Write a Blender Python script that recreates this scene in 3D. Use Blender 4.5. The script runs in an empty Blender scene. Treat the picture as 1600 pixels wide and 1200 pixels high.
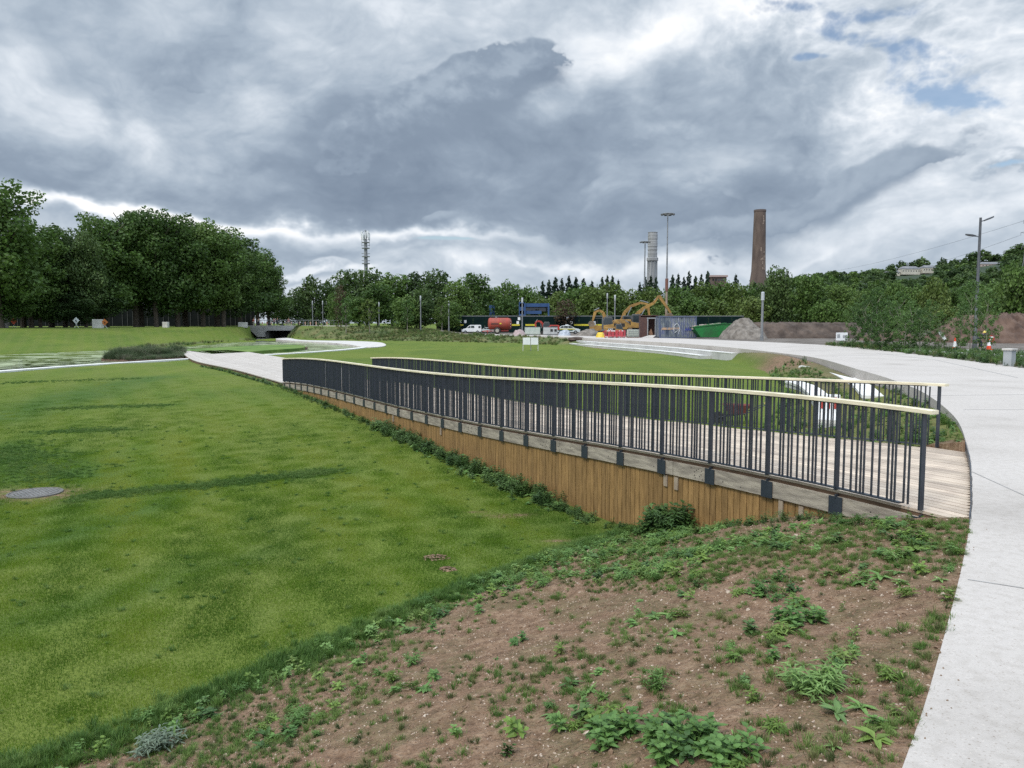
import bpy, bmesh, math, random
import numpy as np
from mathutils import Vector, Matrix, noise as mnoise
random.seed(7); RNG = np.random.default_rng(11)
C = bpy.context.scene.collection
SC = bpy.context.scene
CAMZ = 1.98; TH = math.atan(95/1200.0); CT, ST = math.cos(TH), math.sin(TH)
def ray(px, py):
    t = (px-800)/1200.0; k = (600-py)/1200.0
    return Vector((t, CT+k*ST, k*CT-ST))
def G(px, py, z):
    """the place on the ground at height z seen at that point of the photograph"""
    r = ray(px, py); f = (z-CAMZ)/r.z
    return Vector((r.x*f, r.y*f, z))
def P(px, py, d):
    """the place at distance d seen at that point of the photograph"""
    r = ray(px, py); f = d/r.y
    return Vector((r.x*f, d, CAMZ+r.z*f))
def sst(e0, e1, x):
    t = np.clip((x-e0)/(e1-e0), 0, 1); return t*t*(3-2*t)

# ---------------------------------------------------------------- materials
def nodes_of(m):
    m.use_nodes = True
    nt = m.node_tree; return nt, nt.nodes, nt.links
MATS = {}
def mat(name, col, col2=None, scale=5.0, rough=0.7, bump=0.0, bscale=None, metal=0.0, rnd=0.0, island=0.0, detail=4, stretch=None, spec=0.5, lo=0.35, hi=0.65, coords='Object', trans=0.0):
    if name in MATS: return MATS[name]
    m = bpy.data.materials.new(name); nt, N, L = nodes_of(m)
    b = N['Principled BSDF']; b.inputs['Roughness'].default_value = rough; b.inputs['Metallic'].default_value = metal
    b.inputs['Specular IOR Level'].default_value = spec
    tc = N.new('ShaderNodeTexCoord'); vec = tc.outputs[coords]
    if stretch:
        mp = N.new('ShaderNodeMapping'); mp.inputs['Scale'].default_value = stretch; L.new(vec, mp.inputs['Vector']); vec = mp.outputs[0]
    out = None
    if col2:
        n = N.new('ShaderNodeTexNoise'); n.inputs['Scale'].default_value = scale; n.inputs['Detail'].default_value = detail
        L.new(vec, n.inputs['Vector'])
        r = N.new('ShaderNodeValToRGB'); r.color_ramp.elements[0].position = lo; r.color_ramp.elements[1].position = hi
        r.color_ramp.elements[0].color = (*col, 1); r.color_ramp.elements[1].color = (*col2, 1)
        L.new(n.outputs['Fac'], r.inputs['Fac']); out = r.outputs['Color']
    else:
        c = N.new('ShaderNodeRGB'); c.outputs[0].default_value = (*col, 1); out = c.outputs[0]
    if rnd or island:
        src = None
        h = N.new('ShaderNodeHueSaturation')
        if island:
            g = N.new('ShaderNodeNewGeometry'); src = g.outputs['Random Per Island']; amt = island
        else:
            g = N.new('ShaderNodeObjectInfo'); src = g.outputs['Random']; amt = rnd
        mr = N.new('ShaderNodeMapRange'); mr.inputs['To Min'].default_value = 1-amt; mr.inputs['To Max'].default_value = 1+amt
        L.new(src, mr.inputs['Value']); L.new(mr.outputs[0], h.inputs['Value'])
        if rnd:
            g2 = N.new('ShaderNodeObjectInfo')
            m3 = N.new('ShaderNodeMapRange'); m3.inputs['To Min'].default_value = 0.5-0.035; m3.inputs['To Max'].default_value = 0.5+0.03
            m4 = N.new('ShaderNodeMath'); m4.operation = 'FRACT'; m5 = N.new('ShaderNodeMath'); m5.operation = 'MULTIPLY'; m5.inputs[1].default_value = 7.31
            L.new(g2.outputs['Random'], m5.inputs[0]); L.new(m5.outputs[0], m4.inputs[0]); L.new(m4.outputs[0], m3.inputs['Value']); L.new(m3.outputs[0], h.inputs['Hue'])
            if island:
                m6 = N.new('ShaderNodeMapRange'); m6.inputs['To Min'].default_value = 1-rnd; m6.inputs['To Max'].default_value = 1+rnd
                L.new(g2.outputs['Random'], m6.inputs['Value'])
                m7 = N.new('ShaderNodeMath'); m7.operation = 'MULTIPLY'; L.new(mr.outputs[0], m7.inputs[0]); L.new(m6.outputs[0], m7.inputs[1]); L.new(m7.outputs[0], h.inputs['Value'])
        L.new(out, h.inputs['Color']); out = h.outputs['Color']
    L.new(out, b.inputs['Base Color'])
    if bump:
        n = N.new('ShaderNodeTexNoise'); n.inputs['Scale'].default_value = bscale or scale*3; n.inputs['Detail'].default_value = 5
        L.new(vec, n.inputs['Vector'])
        bp = N.new('ShaderNodeBump'); bp.inputs['Strength'].default_value = bump; bp.inputs['Distance'].default_value = 0.02
        L.new(n.outputs['Fac'], bp.inputs['Height']); L.new(bp.outputs[0], b.inputs['Normal'])
    if trans:
        tr = N.new('ShaderNodeBsdfTranslucent'); L.new(out, tr.inputs['Color'])
        mx = N.new('ShaderNodeMixShader'); mx.inputs[0].default_value = trans
        L.new(b.outputs[0], mx.inputs[1]); L.new(tr.outputs[0], mx.inputs[2]); L.new(mx.outputs[0], N['Material Output'].inputs['Surface'])
    MATS[name] = m; return m

M_metal = mat('dark_steel', (.018,.024,.036), (.026,.033,.046), 8, .45)
M_rail = mat('handrail_timber', (.56,.50,.36), (.74,.67,.50), 3, .6, .15, 30, stretch=(1,1,8))
M_deck = mat('deck_timber', (.39,.315,.25), (.54,.445,.35), 2.5, .75, .3, 40, island=.22, stretch=(1,1,1))
M_clad = mat('cladding_timber', (.185,.106,.036), (.285,.168,.062), 6, .7, .35, 25, island=.16, stretch=(3,3,.5))
M_fascia = mat('weathered_timber', (.20,.175,.145), (.36,.32,.26), 3, .85, .4, 20, island=.12, stretch=(1,1,6))
M_joist = mat('joist_timber', (.10,.06,.035), (.17,.10,.06), 3, .85)
M_galv = mat('galvanised_bolt', (.35,.36,.37), None, rough=.4, metal=.8)
M_conc = mat('pale_concrete', (.44,.42,.395), (.56,.535,.505), 1.2, .8, .15, 40)
M_kerb = mat('kerb_concrete', (.60,.59,.57), (.72,.71,.69), 1.0, .8)
M_stepc = mat('step_concrete', (.40,.40,.39), (.50,.50,.48), .8, .8, .1, 20)
M_white = mat('white_paint', (.74,.75,.76), (.66,.67,.68), 2, .5)
M_glass = mat('dark_glass', (.02,.028,.032), None, rough=.1, spec=.8)
M_black = mat('black_rubber', (.018,.018,.018), (.03,.028,.026), 4, .8)
M_yel = mat('yellow_plant_paint', (.36,.21,.05), (.22,.12,.035), 1.3, .65, detail=8)
M_red = mat('red_paint', (.42,.035,.022), (.30,.04,.03), 1.5, .5)
M_rust = mat('rusty_red_paint', (.30,.05,.028), (.22,.045,.03), 1.3, .65)
M_green = mat('green_skip_paint', (.012,.17,.035), (.02,.11,.03), 1.4, .55)
M_hoard = mat('hoarding_green', (.003,.011,.011), (.006,.018,.017), .6, .9, spec=.1)
M_hyel = mat('yellow_band', (.60,.52,.03), (.5,.42,.03), .7, .6)
M_orange = mat('cone_orange', (.75,.10,.02), None, rough=.5)
M_bark = mat('bark', (.06,.045,.032), (.10,.08,.06), 6, .9, .4, 20)
M_birch = mat('pale_bark', (.18,.16,.13), (.26,.24,.2), 6, .9)
M_brick = mat('chimney_brick', (.070,.050,.042), (.125,.092,.074), .25, .9, .1, 2, detail=8, stretch=(1,1,.35))
M_greyt = mat('tower_grey', (.19,.195,.2), (.31,.315,.32), .12, .85, detail=8, stretch=(2,2,.5))
M_steelg = mat('grey_steel', (.16,.17,.18), (.22,.23,.24), 3, .5)
M_skin = mat('skin', (.50,.27,.19), None, rough=.6)
M_plastic = mat('grey_cabinet', (.34,.40,.36), (.42,.46,.42), 1.5, .6)

# ---------------------------------------------------------------- mesh building
def link(o, parent=None):
    C.objects.link(o)
    if parent: o.parent = parent
    return o
def tag(o, label=None, cat=None, group=None, kind=None):
    if label: o['label'] = label
    if cat: o['category'] = cat
    if group: o['group'] = group
    if kind: o['kind'] = kind
    return o
def empty(name, loc, rz=0, label=None, cat=None, group=None):
    o = bpy.data.objects.new(name, None); o.empty_display_size = .2; C.objects.link(o)
    o.location = loc; o.rotation_euler = (0, 0, rz); return tag(o, label, cat, group)
def copy_tree(o, parent=None):
    c = o.copy(); C.objects.link(c); c.parent = parent
    for ch in list(o.children): copy_tree(ch, c)
    return c
class MB:
    def __init__(s): s.v = []; s.f = []; s.m = []; s.cm = 0
    def mi(s, k): s.cm = k; return s
    def add(s, vs, fs):
        n = len(s.v); s.v.extend([tuple(p) for p in vs]); s.f.extend([tuple(i+n for i in f) for f in fs]); s.m.extend([s.cm]*len(fs)); return s
    def box(s, c, d, rz=0, tilt=None):
        x, y, z = d[0]/2, d[1]/2, d[2]/2
        vs = [Vector((i*x, j*y, k*z)) for i in (-1, 1) for j in (-1, 1) for k in (-1, 1)]
        R = Matrix.Rotation(rz, 3, 'Z')
        if tilt is not None: R = R @ Matrix.Rotation(tilt, 3, 'Y')
        vs = [R @ v + Vector(c) for v in vs]
        return s.add(vs, [(0,1,3,2),(4,6,7,5),(0,4,5,1),(2,3,7,6),(0,2,6,4),(1,5,7,3)])
    def beam(s, a, b, w, h, up=Vector((0,0,1)), w2=None, h2=None):
        a, b = Vector(a), Vector(b); t = (b-a).normalized()
        if abs(t.dot(up)) > .98: up = Vector((0, 1, 0))
        sd = t.cross(up).normalized(); u = sd.cross(t).normalized()
        vs = []
        for p, ww, hh in ((a, w, h), (b, w2 or w, h2 or h)):
            for i, j in ((-1,-1),(1,-1),(1,1),(-1,1)): vs.append(p+sd*i*ww/2+u*j*hh/2)
        return s.add(vs, [(0,1,2,3),(7,6,5,4),(0,4,5,1),(1,5,6,2),(2,6,7,3),(3,7,4,0)])
    def tube(s, pts, rad, n=8, cap=True):
        pts = [Vector(p) for p in pts]
        if not hasattr(rad, '__len__'): rad = [rad]*len(pts)
        vs = []; fs = []
        for i, p in enumerate(pts):
            t = (pts[min(i+1, len(pts)-1)]-pts[max(i-1, 0)]).normalized()
            up = Vector((0,0,1)) if abs(t.z) < .95 else Vector((1,0,0))
            a = t.cross(up).normalized(); b = a.cross(t).normalized()
            for k in range(n):
                q = 2*math.pi*k/n; vs.append(p+(a*math.cos(q)+b*math.sin(q))*rad[i])
        for i in range(len(pts)-1):
            for k in range(n):
                k2 = (k+1) % n; fs.append((i*n+k, i*n+k2, (i+1)*n+k2, (i+1)*n+k))
        if cap: fs.append(tuple(range(n))); fs.append(tuple(range((len(pts)-1)*n, len(pts)*n))[::-1])
        return s.add(vs, fs)
    def lathe(s, prof, c=(0,0,0), n=16):
        vs = []; fs = []
        for r, z in prof:
            for k in range(n):
                q = 2*math.pi*k/n; vs.append((c[0]+r*math.cos(q), c[1]+r*math.sin(q), c[2]+z))
        m = len(prof)
        for i in range(m-1):
            for k in range(n):
                k2 = (k+1) % n; fs.append((i*n+k, i*n+k2, (i+1)*n+k2, (i+1)*n+k))
        fs.append(tuple(range(n))[::-1]); fs.append(tuple(range((m-1)*n, m*n)))
        return s.add(vs, fs)
    def side(s, prof, y0, y1):
        """outline in x,z run from y0 to y1"""
        n = len(prof); vs = [(x, y0, z) for x, z in prof]+[(x, y1, z) for x, z in prof]
        fs = [tuple(range(n)), tuple(range(n, 2*n))[::-1]]+[(i, i+n, (i+1) % n+n, (i+1) % n) for i in range(n)]
        return s.add(vs, fs)
    def prism(s, poly, ztop, zbot):
        """plan outline; ztop / zbot a number or a list"""
        n = len(poly); zt = ztop if hasattr(ztop, '__len__') else [ztop]*n; zb = zbot if hasattr(zbot, '__len__') else [zbot]*n
        vs = [(p[0], p[1], zt[i]) for i, p in enumerate(poly)]+[(p[0], p[1], zb[i]) for i, p in enumerate(poly)]
        fs = [tuple(range(n)), tuple(range(n, 2*n))[::-1]]+[(i, i+n, (i+1) % n+n, (i+1) % n) for i in range(n)]
        return s.add(vs, fs)
    def build(s, name, mats, parent=None, smooth=False, bevel=0):
        me = bpy.data.meshes.new(name); me.from_pydata(s.v, [], s.f)
        if not isinstance(mats, (list, tuple)): mats = [mats]
        for m in mats: me.materials.append(m)
        if len(mats) > 1: me.polygons.foreach_set('material_index', s.m)
        bm = bmesh.new(); bm.from_mesh(me)
        bmesh.ops.triangulate(bm, faces=[f for f in bm.faces if len(f.verts) > 4])
        bmesh.ops.recalc_face_normals(bm, faces=bm.faces)
        if bevel: bmesh.ops.bevel(bm, geom=list(bm.edges), offset=bevel, segments=2, affect='EDGES', profile=.5)
        if smooth:
            for f in bm.faces: f.smooth = True
            for e in bm.edges:
                if len(e.link_faces) == 2 and e.calc_face_angle(0) > .7: e.smooth = False
        bm.to_mesh(me); bm.free()
        return link(bpy.data.objects.new(name, me), parent)

def np_mesh(name, V, F, mats, smooth=False, parent=None, linkit=True):
    """V (n,3), F (m,k) arrays"""
    me = bpy.data.meshes.new(name); k = F.shape[1]
    me.vertices.add(len(V)); me.vertices.foreach_set('co', V.astype(np.float32).ravel())
    me.loops.add(F.size); me.loops.foreach_set('vertex_index', F.astype(np.int32).ravel())
    me.polygons.add(len(F)); me.polygons.foreach_set('loop_start', np.arange(0, F.size, k, dtype=np.int32))
    me.polygons.foreach_set('loop_total', np.full(len(F), k, np.int32))
    if smooth: me.polygons.foreach_set('use_smooth', np.ones(len(F), bool))
    for m in (mats if isinstance(mats, (list, tuple)) else [mats]): me.materials.append(m)
    me.update(calc_edges=True)
    o = bpy.data.objects.new(name, me)
    return link(o, parent) if linkit else o

# ---------------------------------------------------------------- numpy noise
_perm = RNG.random((256, 256))
def vnoise(x, y):
    xi = np.floor(x).astype(int); yi = np.floor(y).astype(int); fx = x-xi; fy = y-yi
    fx = fx*fx*(3-2*fx); fy = fy*fy*(3-2*fy)
    a = _perm[xi & 255, yi & 255]; b = _perm[(xi+1) & 255, yi & 255]; c = _perm[xi & 255, (yi+1) & 255]; d = _perm[(xi+1) & 255, (yi+1) & 255]
    return (a*(1-fx)+b*fx)*(1-fy)+(c*(1-fx)+d*fx)*fy-.5
def fbm(x, y, o=4):
    r = 0; a = 1.
    for i in range(o): r = r+a*vnoise(x*2**i+17.3*i, y*2**i+5.1*i); a *= .5
    return r

# ---------------------------------------------------------------- lie of the land
def zL(y): return np.interp(y, [0, 13, 20, 25, 32, 37, 60], [-1.5, -1.5, -1.36, -1.2, -1.02, -.95, -1.0])
def GL(px, py):
    z = -1.0
    for i in range(12): p = G(px, py, float(z)); z = zL(p.y)
    return (p.x, p.y)
WZ = -1.12                                     # water level
LB = [(-14,-6),(-6.9,2.6),(-3.55,5.85),(-1.45,8.7),(.6,11.2),(2.0,12.6),(3.6,14.6),(5.2,18),
      GL(1215,640), GL(1222,605), GL(1195,580), GL(1128,561), GL(1020,551), GL(915,543), GL(880,540), GL(800,536.5), GL(700,534.5), GL(600,532.5), GL(500,530.5), GL(455,529),
      (-46, 158), (-56, 164), GL(400,533)]
LB += [tuple(G(px, py, WZ)[:2]) for px, py in ((372,533.5),(300,541),(192,546.5),(0,554.5),(-300,568))]+[(-90,42),(-60,10),(-36,-10)]
RP = [(p.x, p.y, 0.) for p in (G(1410,1200,0), G(1450,1085,0), G(1495,920,0), G(1510,850,0), G(1516,812,0), G(1518,760,0), G(1513,705,0))]
RP += [tuple(G(px, py, 0)[:2])+(z,) for px, py, z in ((1490,650,-.12),(1440,612,-.3),(1390,592,-.38),(1345,580,-.42),(1283,561.5,-.3),(1235,554,-.1),(1190,547.5,-.02),(1165,545,-.12),(1130,542,-.75),(1050,536,-.95),(950,530.3,-.85),(912,527.6,-.15),(850,525.3,-.02),(790,523.8,-.02))]
RP += [tuple(G(px, py, z)) for px, py, z in ((740,522.5,.0),(705,520,.25),(660,512.5,.95),(600,510.5,1.25),(520,510,1.35),(470,509.6,1.4))]+[(-48,175,1.4),(-62,176,1.4)]
RP += [tuple(P(px, py, d)) for px, py, d in ((392,510.4,152),(300,511.8,132),(150,512.6,115),(0,513,103),(-300,514,92))]+[(-110,40,1.2),(-75,-10,1.),(-40,-40,.5),(-8,-14,0),(-2.2,-2.6,0),(-.65,-.1,0)]
WATER = [G(px, py, WZ) for px, py in ((-500,618),(0,584),(240,567),(290,562),(380,557),(500,549.3),(560,544),(566,541.5),(544,539),(490,535),(448,532.5))]
WATER = [(p.x, p.y) for p in WATER]+[(-47,140),(-46.5,160),(-46,260),(-55,260),(-56,165)]+[tuple(G(px, py, WZ)[:2]) for px, py in ((398,534),(372,534.5),(300,541),(192,546.5),(0,554.5),(-300,568))]+[(-110,52)]
LEFT_PX = ((1410,1200),(1450,1085),(1495,920),(1510,850),(1516,812),(1518,760),(1513,705),(1490,650),(1440,612),(1390,592),(1345,578.5),(1283,561),(1235,553.5),(1130,542),(1050,536),(950,530.3),(905,527.6),(850,525.6),(790,524),(735,522.3))
def smooth_line(pts, step=.5):
    """a Catmull-Rom line through the points, resampled"""
    out = []; n = len(pts)
    for i in range(n-1):
        p0, p1, p2, p3 = [Vector(pts[max(0, min(n-1, k))]) for k in (i-1, i, i+1, i+2)]
        m = max(2, int((p2-p1).length/step))
        for k in range(m):
            t = k/m; out.append(.5*((2*p1)+(p2-p0)*t+(2*p0-5*p1+4*p2-p3)*t*t+(3*p1-p0-3*p2+p3)*t**3))
    out.append(Vector(pts[-1])); return out
pleft = [Vector((-5,-6.6,0)), Vector((-2.2,-2.6,0)), Vector((-.65,-.1,0))]+[G(a, b, 0) for a, b in LEFT_PX]
pleft_s = smooth_line(pleft, .4)
pright = [G(735,521.4,0), G(790,522.6,0), G(850,523.8,0), G(900,524.8,0), G(1000,527,0), G(1130,531.6,0), G(1300,540,0), G(1450,556,0), G(1600,575.5,0), Vector((19.6,22,0)), Vector((15,8,0)), Vector((8,-3,0)), Vector((3,-11,0))]
pright_s = smooth_line(pright, .6)
poly = [(p.x, p.y) for p in pleft_s]+[(p.x, p.y) for p in pright_s]
PATH_POLY = [tuple(p) for p in poly]
def pdist(X, Y, poly, closed=True, zs=None):
    D = np.full(X.shape, 1e9); Z = np.zeros(X.shape); n = len(poly)
    for i in range(n if closed else n-1):
        ax, ay = poly[i][:2]; bx, by = poly[(i+1) % n][:2]; dx, dy = bx-ax, by-ay
        t = np.clip(((X-ax)*dx+(Y-ay)*dy)/(dx*dx+dy*dy+1e-9), 0, 1)
        d = np.hypot(X-ax-t*dx, Y-ay-t*dy); m = d < D; D = np.where(m, d, D)
        if zs is not None: Z = np.where(m, zs[i]*(1-t)+zs[(i+1) % n]*t, Z)
    return (D, Z) if zs is not None else D
def inside(X, Y, poly):
    r = np.zeros(X.shape, bool); n = len(poly)
    for i in range(n):
        ax, ay = poly[i][:2]; bx, by = poly[(i+1) % n][:2]
        if ay == by: continue
        c = ((ay > Y) != (by > Y)) & (X < (bx-ax)*(Y-ay)/(by-ay)+ax); r ^= c
    return r
def terrain(X, Y):
    X = np.asarray(X, float); Y = np.asarray(Y, float)
    dB = pdist(X, Y, LB); inB = inside(X, Y, LB)
    dP, zP = pdist(X, Y, RP, zs=[p[2] for p in RP]); inP = inside(X, Y, RP)
    t = np.where(inB, 1, np.where(inP, dP/(dP+dB+1e-6), 0))
    near = (Y < 22) & (X > -20)
    tt = np.where(near, .78*t+.22*sst(0, 1, t), sst(0, 1, t)*.6+.4*t)
    zb = zL(Y)
    plateau = np.where(X < -10, np.where(Y > 95, 1.3, 1.0), 0) * sst(-10, -35, X) + np.where(X >= -10, .0, 0)
    zo = np.where(inP, zP, zP+(plateau-zP)*sst(.5, 6, dP))

    z = zo*(1-tt)+zb*tt
    # rough soil on the near slope
    soil = (~inB & inP & (Y < 24) & (X > -16) & (dP < 30)).astype(float)
    edge = np.clip(np.minimum(dP, dB)/.5, 0, 1)*soil
    z = z + edge*(fbm(X*.9, Y*.9, 3)*.10+fbm(X*7, Y*7, 4)*.028)
    z = z + np.where(inB, fbm(X*.25, Y*.25, 3)*.06, 0)
    # rough bank far side
    far = (~inB & inP & (Y > 60) & (X > -46))
    z = z + np.where(far, sst(2.5, 6, pdist(X, Y, STEPS_PTS, False))*fbm(X*.3, Y*.3, 4)*.28*np.clip(np.minimum(dP, dB)/2, 0, 1), 0)
    # raised turf ledge along the lawn's near border
    led = np.exp(-((pdist(X, Y, LB[0:6], False)-.0)/.22)**2)*(Y < 14)
    z = z + led*.05
    z = z + .30*np.exp(-(((X-HUMP[0])/4)**2+((Y-HUMP[1])/6)**2))*(~inB)*inP*sst(.0, 1.2, dP)*sst(.0, 1.2, dB)
    inW = inside(X, Y, WATER); dW = pdist(X, Y, WATER)
    z = np.where(inW, np.minimum(z, -1.0)-.75*sst(0, .9, dW), z)
    inpath = np.zeros(X.shape, bool); bb = np.nonzero((X > -14) & (X < 30) & (Y > -12) & (Y < 142) & (~inP | (dP < .6)))
    inpath[bb] = inside(X[bb], Y[bb], PATH_POLY); bb = np.nonzero(inpath)
    if len(bb[0]): z[bb] = np.minimum(z[bb], 0)-.16*sst(.0, .12, pdist(X[bb], Y[bb], PATH_POLY))
    # hollow under the boardwalk
    ds = (X-4.46)*D2x+(Y-8.25)*D2y; dt = (X-4.46)*-D2y*-1+(Y-8.25)*-D2x
    under = (ds > -1.2) & (ds < 32.5) & (dt > -.03) & (dt < np.interp(ds, [0,2.9,4.5,6.4,10,40], [5.3,4.92,4.52,4.25,4.0,4.0])+.06) & ~inpath
    z = np.where(under, np.minimum(z, -.5-.02*np.clip(ds, 0, 40)), z)
    return z
def tz(x, y): return float(terrain(np.array([x]), np.array([y]))[0])

STEPS_PTS = [tuple(G(a, b, 0)[:2]) for a, b in ((1163,544.4),(1130,542),(1050,536),(950,530.3),(905,527.8))]
_h = G(1195,556,-.2); HUMP = (_h.x, _h.y)
_l = math.hypot(.48, .877); D2x, D2y = -.48/_l, .877/_l
def build_ground():
    rows = list(-np.geomspace(1, 120, 24)[::-1])+list(np.linspace(-.7, 2.3, 14))
    inv = np.linspace(2.45**-.5, 250.**-.5, 980); rows += list(inv**-2.)+list(np.geomspace(262, 4500, 26))
    u = list(np.linspace(-.82, .82, 760)); s = np.geomspace(.004, 44, 60); u = list(-.82-s[::-1])+u+list(.82+s)
    Yv = np.array(rows); U = np.array(u); w = np.sqrt(Yv**2+1.2**2)
    X = U[None, :]*w[:, None]; Y = np.repeat(Yv[:, None], len(U), 1)
    Z = terrain(X.ravel(), Y.ravel()).reshape(X.shape)
    V = np.stack([X, Y, Z], -1).reshape(-1, 3); nr, nc = X.shape
    i = np.arange((nr-1)*nc).reshape(nr-1, nc)[:, :-1].ravel()
    F = np.stack([i, i+1, i+nc+1, i+nc], 1)
    o = np_mesh('ground', V, F, ground_mat(), smooth=True); tag(o, kind='structure')
    x, y = V[:, 0], V[:, 1]; me = o.data
    inB = inside(x, y, LB); inP = inside(x, y, RP); dB = pdist(x, y, LB); dP = pdist(x, y, RP)
    def attr(n, a):
        at = me.attributes.new(n, 'FLOAT', 'POINT'); at.data.foreach_set('value', a.astype(np.float32))
    wob = fbm(x*1.3, y*1.3, 4)*.55
    soil = (~inB & (y < 13.5) & (x > -13)) * sst(-.05, .45, dB+wob*.6)
    soil2 = (~inB & inP & (y >= 13.5) & (y < 60) & (x > 3)) * .35*sst(.3, 1.4, dB)
    mound = np.exp(-(((x-G(1225,566,-.4).x)/3.2)**2+((y-G(1225,566,-.4).y)/3.5)**2))*1.1*(~inB)
    mound2 = np.exp(-(((x-G(905,533,-.1).x)/6)**2+((y-G(905,533,-.1).y)/4)**2))*1.3*(~inB)
    attr('soil', np.clip(soil+soil2+mound+mound2, 0, 1))
    rough = (~inB & inP & (y > 30) & (x > -47)) * sst(0, 1.5, dB)
    attr('rough', rough)
    attr('gravel', (~inP & (x > -20) & (y > 20)) * 1.0)
    # worn earth round the manhole and the little earth heaps
    m0 = GL(55, 772); worn = 1.1*np.exp(-(((x-m0[0])/1.0)**2+((y-m0[1])/.6)**2))
    for px, py, r in ((925,846,.45),(985,848,.3),(790,803,.4),(812,801,.25),(870,843,.2),(745,797,.2)):
        q = GL(px, py); worn = worn+.75*np.exp(-(((x-q[0])/r)**2+((y-q[1])/(r*.35))**2))
    attr('worn', np.clip(worn, 0, 1))
    # long uncut streaks in the lawn
    st = np.zeros(len(x))
    for a, b, wd, am in (((120,778),(530,736),.45,1.),((70,640),(260,634),.5,.55),((60,676),(190,672),.5,.45),((0,655),(230,590),1.6,.7),((0,700),(90,745),1.1,.8),((250,900),(560,790),.5,.25),((0,870),(330,760),.45,.55),((-60,1000),(420,860),.5,.4)):
        A, Bq = GL(*a), GL(*b); d = pdist(x+wob*.5, y+wob*.5, [A, Bq], False); st = np.maximum(st, am*np.exp(-(d/wd)**2))
    attr('streak', np.clip(st+np.exp(-(np.clip(dB, 0, 9)/.3)**2)*(y < 14)*.4, 0, 1))
    return o

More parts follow.
